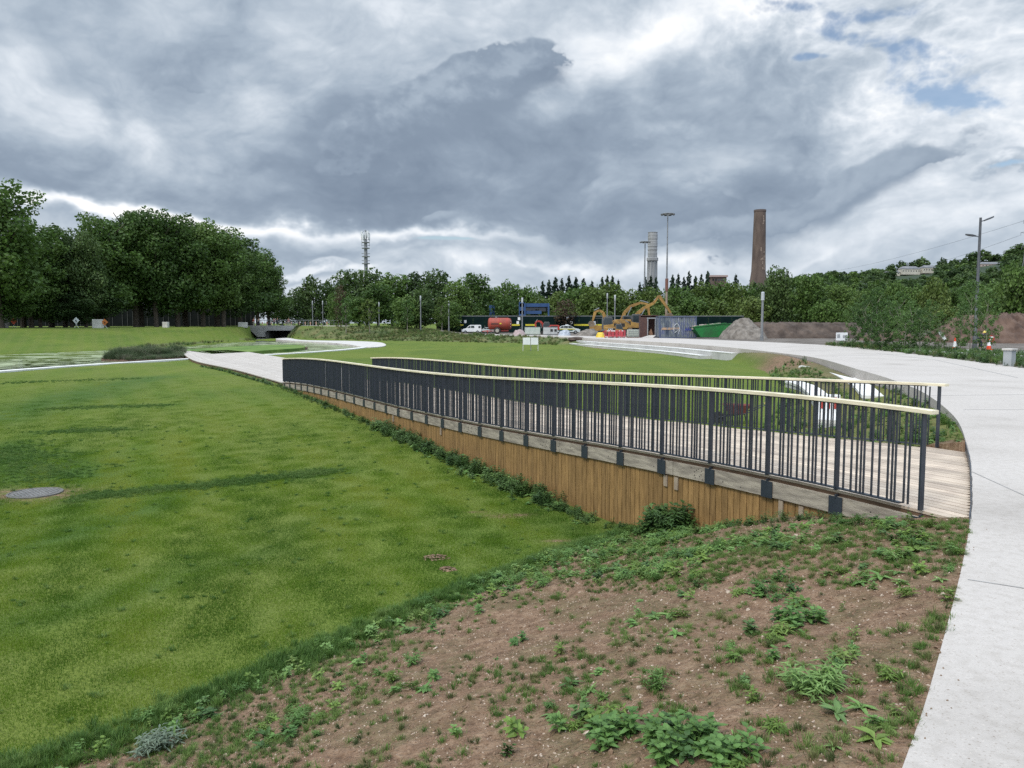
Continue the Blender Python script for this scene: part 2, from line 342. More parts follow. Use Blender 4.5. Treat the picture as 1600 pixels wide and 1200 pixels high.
def ground_mat():
    m = bpy.data.materials.new('ground'); nt, N, L = nodes_of(m); b = N['Principled BSDF']; b.inputs['Roughness'].default_value = .95; b.inputs['Specular IOR Level'].default_value = .15
    tc = N.new('ShaderNodeTexCoord').outputs['Object']
    def noise(sc, det=5, st=None, dist=0):
        n = N.new('ShaderNodeTexNoise'); n.inputs['Scale'].default_value = sc; n.inputs['Detail'].default_value = det; n.inputs['Distortion'].default_value = dist
        v = tc
        if st:
            mp = N.new('ShaderNodeMapping'); mp.inputs['Scale'].default_value = st[:3]; mp.inputs['Rotation'].default_value = (0, 0, st[3]); L.new(v, mp.inputs[0]); v = mp.outputs[0]
        L.new(v, n.inputs['Vector']); return n.outputs['Fac']
    def ramp(f, cs):
        r = N.new('ShaderNodeValToRGB'); e = r.color_ramp.elements
        while len(e) < len(cs): e.new(.5)
        for k, (p, c) in enumerate(cs): e[k].position = p; e[k].color = (*c, 1)
        L.new(f, r.inputs[0]); return r.outputs[0]
    def mix(f, a, bb, mode='MIX'):
        x = N.new('ShaderNodeMix'); x.data_type = 'RGBA'; x.blend_type = mode
        if isinstance(f, (int, float)): x.inputs[0].default_value = f
        else: L.new(f, x.inputs[0])
        L.new(a, x.inputs[6]); L.new(bb, x.inputs[7]); return x.outputs[2]
    def math_(op, a, bb=None):
        x = N.new('ShaderNodeMath'); x.operation = op; x.use_clamp = op in ('ADD',)
        for k, s in enumerate((a, bb)):
            if s is None: continue
            if isinstance(s, (int, float)): x.inputs[k].default_value = s
            else: L.new(s, x.inputs[k])
        return x.outputs[0]
    def att(n): a = N.new('ShaderNodeAttribute'); a.attribute_name = n; return a.outputs['Fac']
    big = noise(.16, 5, (1, .45, 1, .5), 1.2); fine = noise(26, 6)
    lawn = ramp(big, [(.30, (.054,.104,.010)), (.43, (.092,.148,.013)), (.53, (.136,.180,.017)), (.66, (.178,.202,.035))])
    stripe = noise(.9, 3, (1, .06, 1, -.52), .3)
    lawn = mix(math_('MULTIPLY', stripe, .55), lawn, ramp(stripe, [(.42, (.062,.114,.011)), (.6, (.130,.172,.020))]))
    d_ = N.new('ShaderNodeVectorMath'); d_.operation = 'DOT_PRODUCT'; L.new(tc, d_.inputs[0]); d_.inputs[1].default_value = (.877*4.2, .48*4.2, 0)
    sn_ = math_('SINE', d_.outputs['Value']); sm = N.new('ShaderNodeMapRange'); sm.inputs['From Min'].default_value = -.5; sm.inputs['From Max'].default_value = .5; L.new(sn_, sm.inputs['Value'])
    lawn = mix(math_('MULTIPLY', sm.outputs[0], .32), lawn, ramp(fine, [(.3, (.14,.155,.035)), (.7, (.17,.185,.05))]))
    lawn = mix(.5, lawn, ramp(fine, [(.34, (.045,.080,.014)), (.62, (.14,.180,.048))]), 'MIX')
    lawn = mix(math_('MULTIPLY', att('streak'), .8), lawn, ramp(fine, [(.3, (.018,.062,.016)), (.7, (.045,.115,.03))]))
    sn = noise(9, 8); sn2 = noise(60, 4)
    soil = ramp(sn, [(.3, (.125,.070,.040)), (.5, (.235,.144,.088)), (.7, (.355,.240,.156))])
    soil = mix(.35, soil, ramp(sn2, [(.35, (.07,.045,.03)), (.6, (.20,.15,.115))]))
    gp = ramp(noise(1.6, 7, None, .6), [(.46, (0,0,0)), (.60, (1,1,1))])
    soilg = mix(math_('MULTIPLY', gp, .3), soil, ramp(fine, [(.3, (.035,.055,.016)), (.7, (.075,.11,.035))]))
    rough = ramp(noise(.5, 8, (1, .5, 1, 0), .5), [(.3, (.05,.085,.025)), (.45, (.09,.12,.04)), (.58, (.15,.15,.065)), (.72, (.21,.17,.075))])
    rough = mix(.4, rough, ramp(noise(3, 5), [(.35, (.04,.07,.02)), (.65, (.17,.17,.08))]))
    grav = ramp(noise(.35, 9), [(.3, (.095,.082,.07)), (.5, (.15,.13,.115)), (.7, (.22,.20,.18))])
    c = mix(att('rough'), lawn, rough); c = mix(att('soil'), c, soilg); c = mix(att('gravel'), c, grav)
    wn = math_('MULTIPLY', att('worn'), ramp(noise(5, 5), [(.35, (.3,.3,.3)), (.6, (1.4,1.4,1.4))]))
    wn = math_('MINIMUM', wn, 1.0)
    c = mix(wn, c, soil)
    L.new(c, b.inputs['Base Color'])
    bp = N.new('ShaderNodeBump'); bp.inputs['Strength'].default_value = .9; bp.inputs['Distance'].default_value = .05
    L.new(noise(30, 9), bp.inputs['Height']); L.new(bp.outputs[0], b.inputs['Normal'])
    return m
build_ground()
# ---------------------------------------------------------------- the wide concrete path
def conc_mat():
    m = bpy.data.materials.new('path_concrete'); nt, N, L = nodes_of(m); b = N['Principled BSDF']; b.inputs['Roughness'].default_value = .85; b.inputs['Specular IOR Level'].default_value = .3
    tc = N.new('ShaderNodeTexCoord').outputs['Object']
    def no(s, d=6):
        n = N.new('ShaderNodeTexNoise'); n.inputs['Scale'].default_value = s; n.inputs['Detail'].default_value = d; L.new(tc, n.inputs['Vector']); return n.outputs['Fac']
    def rp(f, cs):
        r = N.new('ShaderNodeValToRGB'); e = r.color_ramp.elements
        while len(e) < len(cs): e.new(.5)
        for k, (p, c) in enumerate(cs): e[k].position = p; e[k].color = (*c, 1)
        L.new(f, r.inputs[0]); return r.outputs[0]
    def mx(f, a, c, mode='MIX'):
        x = N.new('ShaderNodeMix'); x.data_type = 'RGBA'; x.blend_type = mode; x.inputs[0].default_value = f; L.new(a, x.inputs[6]); L.new(c, x.inputs[7]); return x.outputs[2]
    base = rp(no(.45, 7), [(.25, (.35,.32,.292)), (.42, (.43,.396,.366)), (.6, (.455,.42,.390)), (.75, (.48,.445,.415))])
    sp = rp(no(75, 3), [(.30, (.72,.68,.64)), (.40, (1,1,1)), (.62, (1,1,1)), (.72, (1.22,1.2,1.18))])
    base = mx(.9, base, sp, 'MULTIPLY')
    base = mx(.6, base, rp(no(12, 5), [(.33, (.86,.85,.83)), (.55, (1.04,1.04,1.04))]), 'MULTIPLY')
    v = N.new('ShaderNodeTexVoronoi'); v.inputs['Scale'].default_value = 9; L.new(tc, v.inputs['Vector'])
    st = rp(v.outputs['Distance'], [(.02, (.45,.38,.32)), (.07, (1,1,1))]); base = mx(.8, base, st, 'MULTIPLY')
    L.new(base, b.inputs['Base Color'])
    bp = N.new('ShaderNodeBump'); bp.inputs['Strength'].default_value = .25; bp.inputs['Distance'].default_value = .01; L.new(no(120, 3), bp.inputs['Height']); L.new(bp.outputs[0], b.inputs['Normal'])
    return m
M_path = conc_mat()
mb = MB(); mb.prism(poly, .004, -.46); tag(mb.build('path', M_path), kind='structure')
M_joint = mat('joint_grey', (.22,.21,.20), (.30,.29,.28), 3, .9)  # path joints laid as flat strips of darker grey
mb = MB()
for a, b in (((1519,737),(1640,792)), ((1505,640),(1640,640)), ((1370,552),(1460,562)), ((1460,562),(1590,590)), ((1512,905),(1640,925)), ((1236,548),(1400,546)), ((1455,618),(1640,616)), ((1300,556.5),(1420,553))):
    A, B = G(*a, .0065), G(*b, .0065); d = (B-A).normalized(); n = Vector((-d.y, d.x, 0))*.009*max(1, A.y/12)
    mb.add([A-n, B-n, B+n, A+n], [(0,1,2,3)])
tag(mb.build('path_joints', M_joint), kind='structure')

# terraced concrete seating below the path
def strip(line, off0, off1):
    """plan outline of a band between two offsets to the left of a line"""
    nn = []
    for i in range(len(line)):
        t = (line[min(i+1, len(line)-1)]-line[max(i-1, 0)]); t.z = 0; t.normalize(); nn.append(Vector((-t.y, t.x, 0)))
    return [(line[i]+nn[i]*off0) for i in range(len(line))], [(line[i]+nn[i]*off1) for i in range(len(line))]
def band(mb, line, off0, off1, ztop, depth):
    a, b = strip(line, off0, off1); n = len(a)
    zt = (lambda i: ztop) if not callable(ztop) else ztop
    vs = []
    for i in range(n):
        z = zt(i); vs += [(a[i].x, a[i].y, z), (b[i].x, b[i].y, z), (b[i].x, b[i].y, z-depth), (a[i].x, a[i].y, z-depth)]
    fs = [(0,1,2,3), ((n-1)*4+3, (n-1)*4+2, (n-1)*4+1, (n-1)*4)]
    for i in range(n-1):
        for k in range(4): fs.append((i*4+k, i*4+(k+1) % 4, (i+1)*4+(k+1) % 4, (i+1)*4+k))
    return mb.add(vs, fs)
step_line = smooth_line([G(a, b, 0) for a, b in ((1163,544.4),(1130,542),(1050,536),(950,530.3),(912,528))], 1.5)
root = empty('terraced_steps', step_line[len(step_line)//2], 0, 'long pale concrete terraced seating steps between the path and the far lawn', 'steps')
def local(root, mb):
    inv = root.matrix_basis.inverted() if root.rotation_euler.z else Matrix.Translation(-Vector(root.location))
    mb.v = [tuple(inv @ Vector(p)) for p in mb.v]; return mb
local(root, band(MB(), step_line, .004, 1.0, -.38, .9)).build('step', M_stepc, root)
local(root, band(MB(), step_line[2:], 1.004, 2.0, -.72, .7)).build('step', M_stepc, root)
for ln_, o0, o1, z_ in ((step_line, .55, 1.02, -.35), (step_line[2:], 1.55, 2.02, -.69)): local(root, band(MB(), ln_, o0, o1, z_, .06)).build('nosing', M_kerb, root)
WALLS = [step_line]
# low white seat walls on the slope behind the boardwalk
for pts, lab in ((((1250,571.5),(1275,573),(1305,581),(1340,597),(1364,618)), 'curved white concrete seat wall higher on the bank, close under the path edge'),
            (((1238,595),(1262,603),(1283,620),(1292,640),(1294,656)), 'curved white concrete seat wall lower on the bank, partly hidden behind the red and white barrier')):
    z = -.40 if 'higher' in lab else -.66
    ln = smooth_line([G(a, b, z) for a, b in pts], .4); WALLS.append(ln)
    r = empty('seat_wall', (ln[0].x, ln[0].y, z-.5), 0, lab, 'seat wall', 'curved concrete seat walls')
    local(r, band(MB(), ln, -.3, .3, z-.1, .75)).build('wall_body', M_stepc, r)
    local(r, band(MB(), ln, -.33, .33, z, .1)).build('coping', M_kerb, r)

# ---------------------------------------------------------------- stream, its kerbs, the islands
M_water = bpy.data.materials.new('stream_water'); nt, N, L = nodes_of(M_water); b = N['Principled BSDF']
tc = N.new('ShaderNodeTexCoord'); mp = N.new('ShaderNodeMapping'); mp.inputs['Scale'].default_value = (.22,.5,1); mp.inputs['Rotation'].default_value = (0,0,.1); L.new(tc.outputs['Object'], mp.inputs[0])
n1 = N.new('ShaderNodeTexNoise'); n1.inputs['Scale'].default_value = 1.0; n1.inputs['Detail'].default_value = 9; n1.inputs['Roughness'].default_value = .62; n1.inputs['Distortion'].default_value = 1.6; L.new(mp.outputs[0], n1.inputs['Vector'])
sx = N.new('ShaderNodeSeparateXYZ'); L.new(tc.outputs['Object'], sx.inputs[0])
m_ = N.new('ShaderNodeMapRange'); m_.inputs['From Min'].default_value = 128; m_.inputs['From Max'].default_value = 142; m_.inputs['To Min'].default_value = 0.0; m_.inputs['To Max'].default_value = .4; L.new(sx.outputs['Y'], m_.inputs['Value'])
sb = N.new('ShaderNodeMath'); sb.operation = 'SUBTRACT'; L.new(n1.outputs['Fac'], sb.inputs[0]); L.new(m_.outputs[0], sb.inputs[1])
r_ = N.new('ShaderNodeValToRGB'); r_.color_ramp.elements[0].position = .505; r_.color_ramp.elements[1].position = .53; L.new(sb.outputs[0], r_.inputs[0])
cm = N.new('ShaderNodeMix'); cm.data_type = 'RGBA'; cm.inputs[6].default_value = (.012,.018,.014,1); cm.inputs[7].default_value = (.26,.30,.17,1); L.new(r_.outputs[0], cm.inputs[0]); L.new(cm.outputs[2], b.inputs['Base Color'])
rr = N.new('ShaderNodeMapRange'); rr.inputs['To Min'].default_value = .06; rr.inputs['To Max'].default_value = .8; L.new(r_.outputs[0], rr.inputs['Value']); L.new(rr.outputs[0], b.inputs['Roughness'])
n2 = N.new('ShaderNodeTexNoise'); n2.inputs['Scale'].default_value = 3; L.new(tc.outputs['Object'], n2.inputs['Vector'])
bp = N.new('ShaderNodeBump'); bp.inputs['Strength'].default_value = .08; bp.inputs['Distance'].default_value = .05; L.new(n2.outputs['Fac'], bp.inputs['Height']); L.new(bp.outputs[0], b.inputs['Normal'])
wp = [(-120,34),(-20,50),(-6,90),(-10,125),(-30,150),(-40,262),(-64,262),(-66,165),(-70,130),(-150,90)]
mb = MB(); mb.add([(x, y, WZ) for x, y in wp], [tuple(range(len(wp)))]); tag(mb.build('stream_water', M_water), kind='structure')
def px_line(pts, z, step=.8): return smooth_line([G(a, b, z) for a, b in pts], step)
KZ = -.90
mb = MB(); band(mb, px_line(((-300,603),(-100,588),(0,579.5),(120,570.7),(240,563.3),(300,559.8)), KZ), -.34, .42, KZ, .5)
tag(mb.build('stream_kerb', M_kerb), kind='structure')
mb = MB(); band(mb, px_line(((372,556.3),(440,552.5),(500,548.7),(548,544.8),(580,541)), KZ), -.35, .5, KZ, .5)
tag(mb.build('stream_kerb', M_kerb), kind='structure')
# broad paved band that turns round the head of the stream
outer = [(431,529),(450,528),(470,531),(510,532.2),(545,532.6),(590,534.6),(603,538.5),(596,541.5),(580,542.5)]
inner = [(568,542.4),(560,541),(545,538.3),(515,535.4),(488,534),(455,532.2),(431,530.2)]
mb = MB(); mb.prism([tuple(p[:2]) for p in px_line(outer, KZ)]+[tuple(p[:2]) for p in px_line(inner, KZ)], KZ+.006, KZ-.4)
tag(mb.build('stream_paving', M_conc), kind='structure')
M_lawnflat = mat('island_turf', (.06,.13,.015), (.13,.20,.035), .5, .95, .6, 14)
M_earth = mat('bare_earth', (.11,.065,.045), (.21,.14,.10), 1.4, .95, .6, 12, detail=7)
isl = [(283,546.5),(330,543.5),(380,540.5),(430,538.6),(460,538.6),(476,540.5),(474,543),(455,545),(420,547),(380,550.5),(330,553)]
pts = smooth_line([G(a, b, -.8) for a, b in isl], 1.5)
root = None
mb = MB(); mb.prism([(p.x, p.y) for p in pts], -.8, -1.5); tag(mb.build('stream_island', [M_lawnflat]), kind='structure')
mb = MB(); band(mb, px_line(((350,553.5),(390,551.5),(430,548),(465,545.5),(474,543.8)), -1.0, 1.5), -.5, .5, -.9, .4); tag(mb.build('earth_margin', M_earth), kind='structure')
rp_ = [(158,560.5),(185,557),(230,554),(284,552.5),(286,558),(240,561),(200,562.5)]
ri = smooth_line([G(a, b, -.98) for a, b in rp_], 1)
mb = MB(); mb.prism([(p.x, p.y) for p in ri], -.98, -1.5); tag(mb.build('reed_bed_soil', M_earth), kind='structure')

# ---------------------------------------------------------------- boardwalk with its two railings
D2 = Vector((-.48, .877, 0)).normalized(); N2 = Vector((.877, .48, 0)).normalized(); P0 = Vector((4.46, 8.25, 0))
SP = 1.085; NPOST = 29; S1 = NPOST*SP+.35
def tfar(s): return float(np.interp(s, [0,2.9,4.5,6.4,10,40], [5.3,4.92,4.52,4.25,4.0,4.0]))
def off_line(px, py, tf):
    """point of the vertical surface over the railing line seen at that pixel"""
    best = None
    for s in np.linspace(-1, 34, 1401):
        p = P0+D2*s+N2*tf(s); r = ray(px, py); f = p.y/r.y; e = abs(r.x*f-p.x)
        if best is None or e < best[0]: best = (e, s, CAMZ+r.z*f)
    return best[1], best[2]
NT = [(440,560),(480,560.3),(522,561.5),(555,567),(600,574),(645,580),(690,583),(780,587.5),(900,593.5),(1000,599),(1111,607),(1204,614),(1316,624.5),(1453,638)]
FT = [(581,558.5),(620,558.7),(660,560),(690,562.5),(750,568),(810,573),(900,578),(1000,582.5),(1100,586),(1200,589.5),(1330,594),(1400,596.5),(1474,599)]
def zfun(tr, tf):
    q = sorted(off_line(a, b, tf) for a, b in tr); S = np.array([k[0] for k in q]); Z = np.array([k[1] for k in q])
    c = np.polyfit(S, Z, 5); return (lambda s: float(np.polyval(c, min(max(s, S[0]-.6), S[-1]+.3)))), (S[0], S[-1])
ztn, rn = zfun(NT, lambda s: 0.); ztf, rf = zfun(FT, tfar)
H_R = 1.12
print('near rail s', rn, 'z', [round(ztn(s)-H_R, 2) for s in (0, 8, 16, 24, 31)], 'far', rf, [round(ztf(s)-H_R, 2) for s in (3, 8, 16, 24, 31)])
def zdeck(s, t):
    return ztn(s)-H_R + (ztf(max(s, 3))-ztn(s))*min(max(t/tfar(s), 0), 1) if s < S1 else ztn(S1)-H_R+(-.80-ztn(S1)+H_R)*min((s-S1)/6, 1)
def dp(s, t, dz=0): p = P0+D2*s+N2*t; return Vector((p.x, p.y, zdeck(s, t)+dz))
_sv = np.linspace(-1.6, 5, 661); _sc = {}
def s_near(t):     # where the boards meet the path
    k = round(t, 3)
    if k not in _sc:
        q = P0+N2*t; ins = inside(q.x+D2.x*_sv, q.y+D2.y*_sv, poly); _sc[k] = float(_sv[np.nonzero(ins)[0][-1]]) if ins.any() else -.5
    return _sc[k]
boardwalk = empty('boardwalk', (P0.x, P0.y, -.03), 0, 'long pale timber boardwalk crossing the sunken lawn from the concrete path to the stream', 'footbridge')
boardwalk_inv = Matrix.Translation(-Vector(boardwalk.location))
mb = MB(); BW = .147; t = .045; k = 0
SE = [S1+.02]
while t < 5.35:
    t1 = t+BW-.016; tm = (t+t1)/2; sn = s_near(tm)+.014
    # far side limit: the deck narrows to four metres
    ss = [s for s in np.linspace(sn, S1, 40)]
    ss = [s for s in ss if tfar(s)+.1 >= t1]
    if len(ss) > 1:
        cut = random.choice((3.6, 4.2, 4.8)); segs = []; a = ss[0]
        while a < ss[-1]-.3:
            e = min(a+cut, ss[-1]); segs.append((a, e-.004)); a = e
        for a, e in segs:
            m = max(1, int((e-a)/1.0)); q = np.linspace(a, e, m+1); lift = random.uniform(-.0015, .0015)
            vs = []
            for s in q:
                for tt_, dz in ((t, 0), (t1, 0), (t1, -.032), (t, -.032)): vs.append(dp(s, tt_, dz+lift))
            fs = [(0,1,2,3), (m*4+3, m*4+2, m*4+1, m*4)]
            for i in range(m):
                for j in range(4): fs.append((i*4+j, i*4+(j+1) % 4, i*4+4+(j+1) % 4, i*4+4+j))
            mb.add(vs, fs)
    t += BW; k += 1
local(boardwalk, mb).build('deck', M_deck, boardwalk)
# farther reach of the deck, turning left to the stream
la = [dp(S1+.02, -.06)]+[G(a, b, -.80) for a, b in ((415,590),(365,576.5),(310,565),(293,557.5),(283,548.6))]
lb = [dp(S1+.02, 4.06)]+[G(a, b, -.80) for a, b in ((520,570),(455,560.6),(405,552.5),(385,549.5),(356,546.8))]
sa = smooth_line(la, 40); sb_ = smooth_line(lb, 40); m = 24
def resamp(l, n):
    d = [0]
    for i in range(1, len(l)): d.append(d[-1]+(l[i]-l[i-1]).length)
    return [Vector([float(np.interp(q, d, [p[c] for p in l])) for c in range(3)]) for q in np.linspace(0, d[-1], n)]
sa = resamp(smooth_line(la, 1.), m+1); sb_ = resamp(smooth_line(lb, 1.), m+1); nb = 27
mb = MB()
for j in range(nb):
    vs = []
    for i in range(m+1):
        a, c = sa[i], sb_[i]
        for f, dz in ((j/nb, 0), ((j+.93)/nb, 0), ((j+.93)/nb, -.05), (j/nb, -.05)): p = a.lerp(c, f); vs.append((p.x, p.y, p.z+dz))
    fs = [(0,1,2,3), (m*4+3, m*4+2, m*4+1, m*4)]
    for i in range(m):
        for q in range(4): fs.append((i*4+q, i*4+(q+1) % 4, i*4+4+(q+1) % 4, i*4+4+q))
    mb.add(vs, fs)
local(boardwalk, mb).build('deck', mat('deck_timber_far', (.40,.36,.32), (.47,.43,.39), 2, .8, 0, island=.07), boardwalk)
mb = MB()
for l, sg in ((sa, 1), (sb_, -1)):
    vs = []
    for i in range(m+1):
        a = l[i]; o = sb_[i] if l is sa else sa[i]; d = (o-a).normalized()
        for q, dz in ((.05, -.052), (.12, -.052), (.12, -.6), (.05, -.6)): p = a+d*q; vs.append((p.x, p.y, a.z+dz))
    fs = [(0,1,2,3), (m*4+3, m*4+2, m*4+1, m*4)]
    for i in range(m):
        for q in range(4): fs.append((i*4+q, i*4+(q+1) % 4, i*4+4+(q+1) % 4, i*4+4+q))
    mb.add(vs, fs)
local(boardwalk, mb).build('edge_beam', M_joist, boardwalk)
# joist edge, weathered fascia boards, boarded skirt
def run(mb, s0, s1, t0, t1, z0, z1, n=None):
    n = n or max(1, int((s1-s0)/1.0)); vs = []
    for s in np.linspace(s0, s1, n+1):
        for t, dz in ((t0, z0), (t1, z0), (t1, z1), (t0, z1)):
            p = P0+D2*s+N2*t; vs.append((p.x, p.y, zdeck(s, 0 if t < 2 else 99)+dz))
    fs = [(0,1,2,3), (n*4+3, n*4+2, n*4+1, n*4)]
    for i in range(n):
        for q in range(4): fs.append((i*4+q, i*4+(q+1) % 4, i*4+4+(q+1) % 4, i*4+4+q))
    return mb.add(vs, fs)
mb = MB(); run(mb, s_near(.07)+.05, S1, .055, .10, -.036, -.10); run(mb, 3.0, S1, 3.99, 4.05, -.036, -.22)
local(boardwalk, mb).build('edge_joist', M_joist, boardwalk)
mb = MB(); s = -.02
while s < S1-.1:
    e = min(s+random.choice((2.7, 3.3, 4.1)), S1); run(mb, s, e-.012, .005, .047, -.075, -.285); s = e
local(boardwalk, mb).build('fascia_board', M_fascia, boardwalk)
mb = MB(); s = .05
while s < S1:
    w = random.choice((.118, .118, .124)); p = P0+D2*(s+w/2)+N2*.0; gz = tz(p.x, p.y)-.45; zt = zdeck(s+w/2, 0)-.29+random.uniform(-.012, .004)
    if zt > gz+.3:
        q = P0+D2*(s+w/2)+N2*(.058-random.uniform(0, .006)); mb.box((q.x, q.y, (zt+gz)/2), (w-.012, .024, zt-gz), math.atan2(D2.y, D2.x))
    s += w
local(boardwalk, mb).build('timber_skirt', M_clad, boardwalk)
for s, wd, h, dz in ((4.02,.085,.2,-.31),(4.27,.085,.18,-.31),(1.95,.07,.24,-.30),(1.62,.07,.24,-.31),(13.2,.09,.2,-.3),(16.8,.09,.2,-.3)):   # pale patch blocks on the skirt boards
    p = P0+D2*s+N2*.028; mb = MB(); mb.box((p.x, p.y, zdeck(s, 0)+dz-h/2), (wd, .02, h), math.atan2(D2.y, D2.x))
    local(boardwalk, mb).build('patch_block', mat('pale_patch', (.25,.19,.14), (.33,.27,.2), 5, .85), boardwalk)
mb = MB()      # dark steel edge between deck end and path
ee = [P0+D2*(s_near(t)+.004)+N2*t for t in np.linspace(-.3, 4.9, 30)]
band(mb, [Vector((p.x, p.y, 0)) for p in ee], -.008, .012, .004, .12); local(boardwalk, mb).build('steel_edge', M_metal, boardwalk)
for i in range(90):      # knots and screw holes of the fascia
    s = random.choice([random.gauss(3.4+c, .22) for c in (0, 4.3, 8.0, 13.)]+[random.uniform(0, 18)]); p = P0+D2*s+N2*.004; mb = MB(); mb.box((p.x, p.y, zdeck(s, 0)-random.uniform(.11, .26)), (.016, .004, .014), math.atan2(D2.y, D2.x))
    local(boardwalk, mb).build('knot', M_black, boardwalk)

ANG = math.atan2(D2.y, D2.x)
def railing(t0, s0, nposts, ztop, label, brackets, stop):
    def q(s, off=0): p = P0+D2*s+N2*((t0 if t0 < 1 else tfar(s))+off); return Vector((p.x, p.y, 0))
    r = empty('railing', q(s0)+Vector((0,0,ztop(s0)-H_R)), 0, label, 'railing', 'railings of the boardwalk')
    base = Vector(r.location)
    mb = MB(); ss = np.linspace(s0-.12, stop+.06, 90); vs = []; n = len(ss)-1
    for s in ss:
        p = q(s); z = ztop(s)
        for o, dz in ((-.06, -.004), (-.052, 0), (.052, 0), (.06, -.004), (.06, -.044), (-.06, -.044)): v = p+N2*o; vs.append(Vector((v.x, v.y, z+dz))-base)
    fs = [(0,1,2,3,4,5), tuple(n*6+k for k in (5,4,3,2,1,0))]
    for i in range(n):
        for k in range(6): fs.append((i*6+k, i*6+(k+1) % 6, i*6+6+(k+1) % 6, i*6+6+k))
    mb.add(vs, fs); mb.build('handrail', M_rail, r)
    for nm, z0, z1, w in (('top_bar', -.047, -.060, .025), ('bottom_bar', -H_R+.045, -H_R+.028, .03)):
        mb = MB(); vs = []
        for s in ss[1:-1]:
            p = q(s); z = ztop(s)
            for o, dz in ((-w, z0), (w, z0), (w, z1), (-w, z1)): v = p+N2*o; vs.append(Vector((v.x, v.y, z+dz))-base)
        n = len(ss)-3; fs = [(0,1,2,3), (n*4+3, n*4+2, n*4+1, n*4)]
        for i in range(n):
            for k in range(4): fs.append((i*4+k, i*4+(k+1) % 4, i*4+4+(k+1) % 4, i*4+4+k))
        mb.add(vs, fs); mb.build(nm, M_metal, r)
    post0 = None; br0 = None; bal0 = None
    mb = MB(); mb.box((0, 0, -.53), (.022, .074, 1.07)); _o = mb.build('post', M_metal); post_me = _o.data; bpy.data.objects.remove(_o)
    mb = MB(); mb.box((0, 0, -.51), (.010, .030, 1.02)); _o = mb.build('baluster', M_metal); bal_me = _o.data; bpy.data.objects.remove(_o)
    ks = []
    for i in range(nposts):
        s = s0+i*SP
        if s > stop: break
        p = q(s); z = ztop(s)-.047
        o = link(bpy.data.objects.new('post', post_me), r); o.location = Vector((p.x, p.y, z+.001))-base; o.rotation_euler.z = ANG
        pat = random.choice(([.125,.2,.267,.308,.358,.45,.55,.633,.69,.75,.81,.90], [.11,.19,.235,.30,.40,.48,.53,.60,.69,.73,.80,.90], [.13,.20,.29,.34,.385,.47,.56,.65,.70,.76,.82,.91]))
        ks += [s+SP*(f+random.uniform(-.012, .012)) for f in pat]
    rest = MB()
    for i, s in enumerate(k for k in ks if k < stop-.03):
        p = q(s); z = ztop(s)-.061; rz = ANG
        if i < 100:
            o = link(bpy.data.objects.new('baluster', bal_me), r); o.location = Vector((p.x, p.y, z))-base; o.rotation_euler.z = rz
        else: rest.box(Vector((p.x, p.y, z-.51))-base, (.010, .030, 1.02), rz)
    if rest.v: tag(rest.build('balusters', M_metal, r), kind='stuff')
    if brackets:
        for i in range(nposts):
            s = s0+i*SP
            if s > stop: break
            p = q(s)-N2*.008; z = zdeck(s, 0)
            mb = MB(); mb.box((0, 0, -.185), (.19, .010, .225)); mb.box((0, -.045, -.17), (.16, .080, .014)); mb.box((0, -.02, -.07), (.016, .06, .05)); mb.box((-.03, -.03, -.19), (.014, .05, .20))
            o = mb.build('bracket', M_metal, r); o.location = Vector((p.x, p.y, z))-base; o.rotation_euler.z = ANG
            o.rotation_euler.z = math.atan2(-D2.y, -D2.x)+math.pi
            if i < 12:
                for bx, bz in ((-.06,-.12),(.065,-.12),(-.06,-.25),(.065,-.25)):
                    mb = MB(); mb.tube([(0,-.008,0),(0,-.02,0)], .011, 6); b_ = mb.build('bolt', M_galv, o); b_.location = (bx, 0, bz)
    return r
railing(0., 0., NPOST+1, ztn, 'near dark steel railing with pale timber handrail, nearest the mown lawn', True, min(rn[1], S1))
railing(4., 2.93, NPOST-2, ztf, 'far dark steel railing with pale timber handrail, across the boardwalk', False, rf[1])
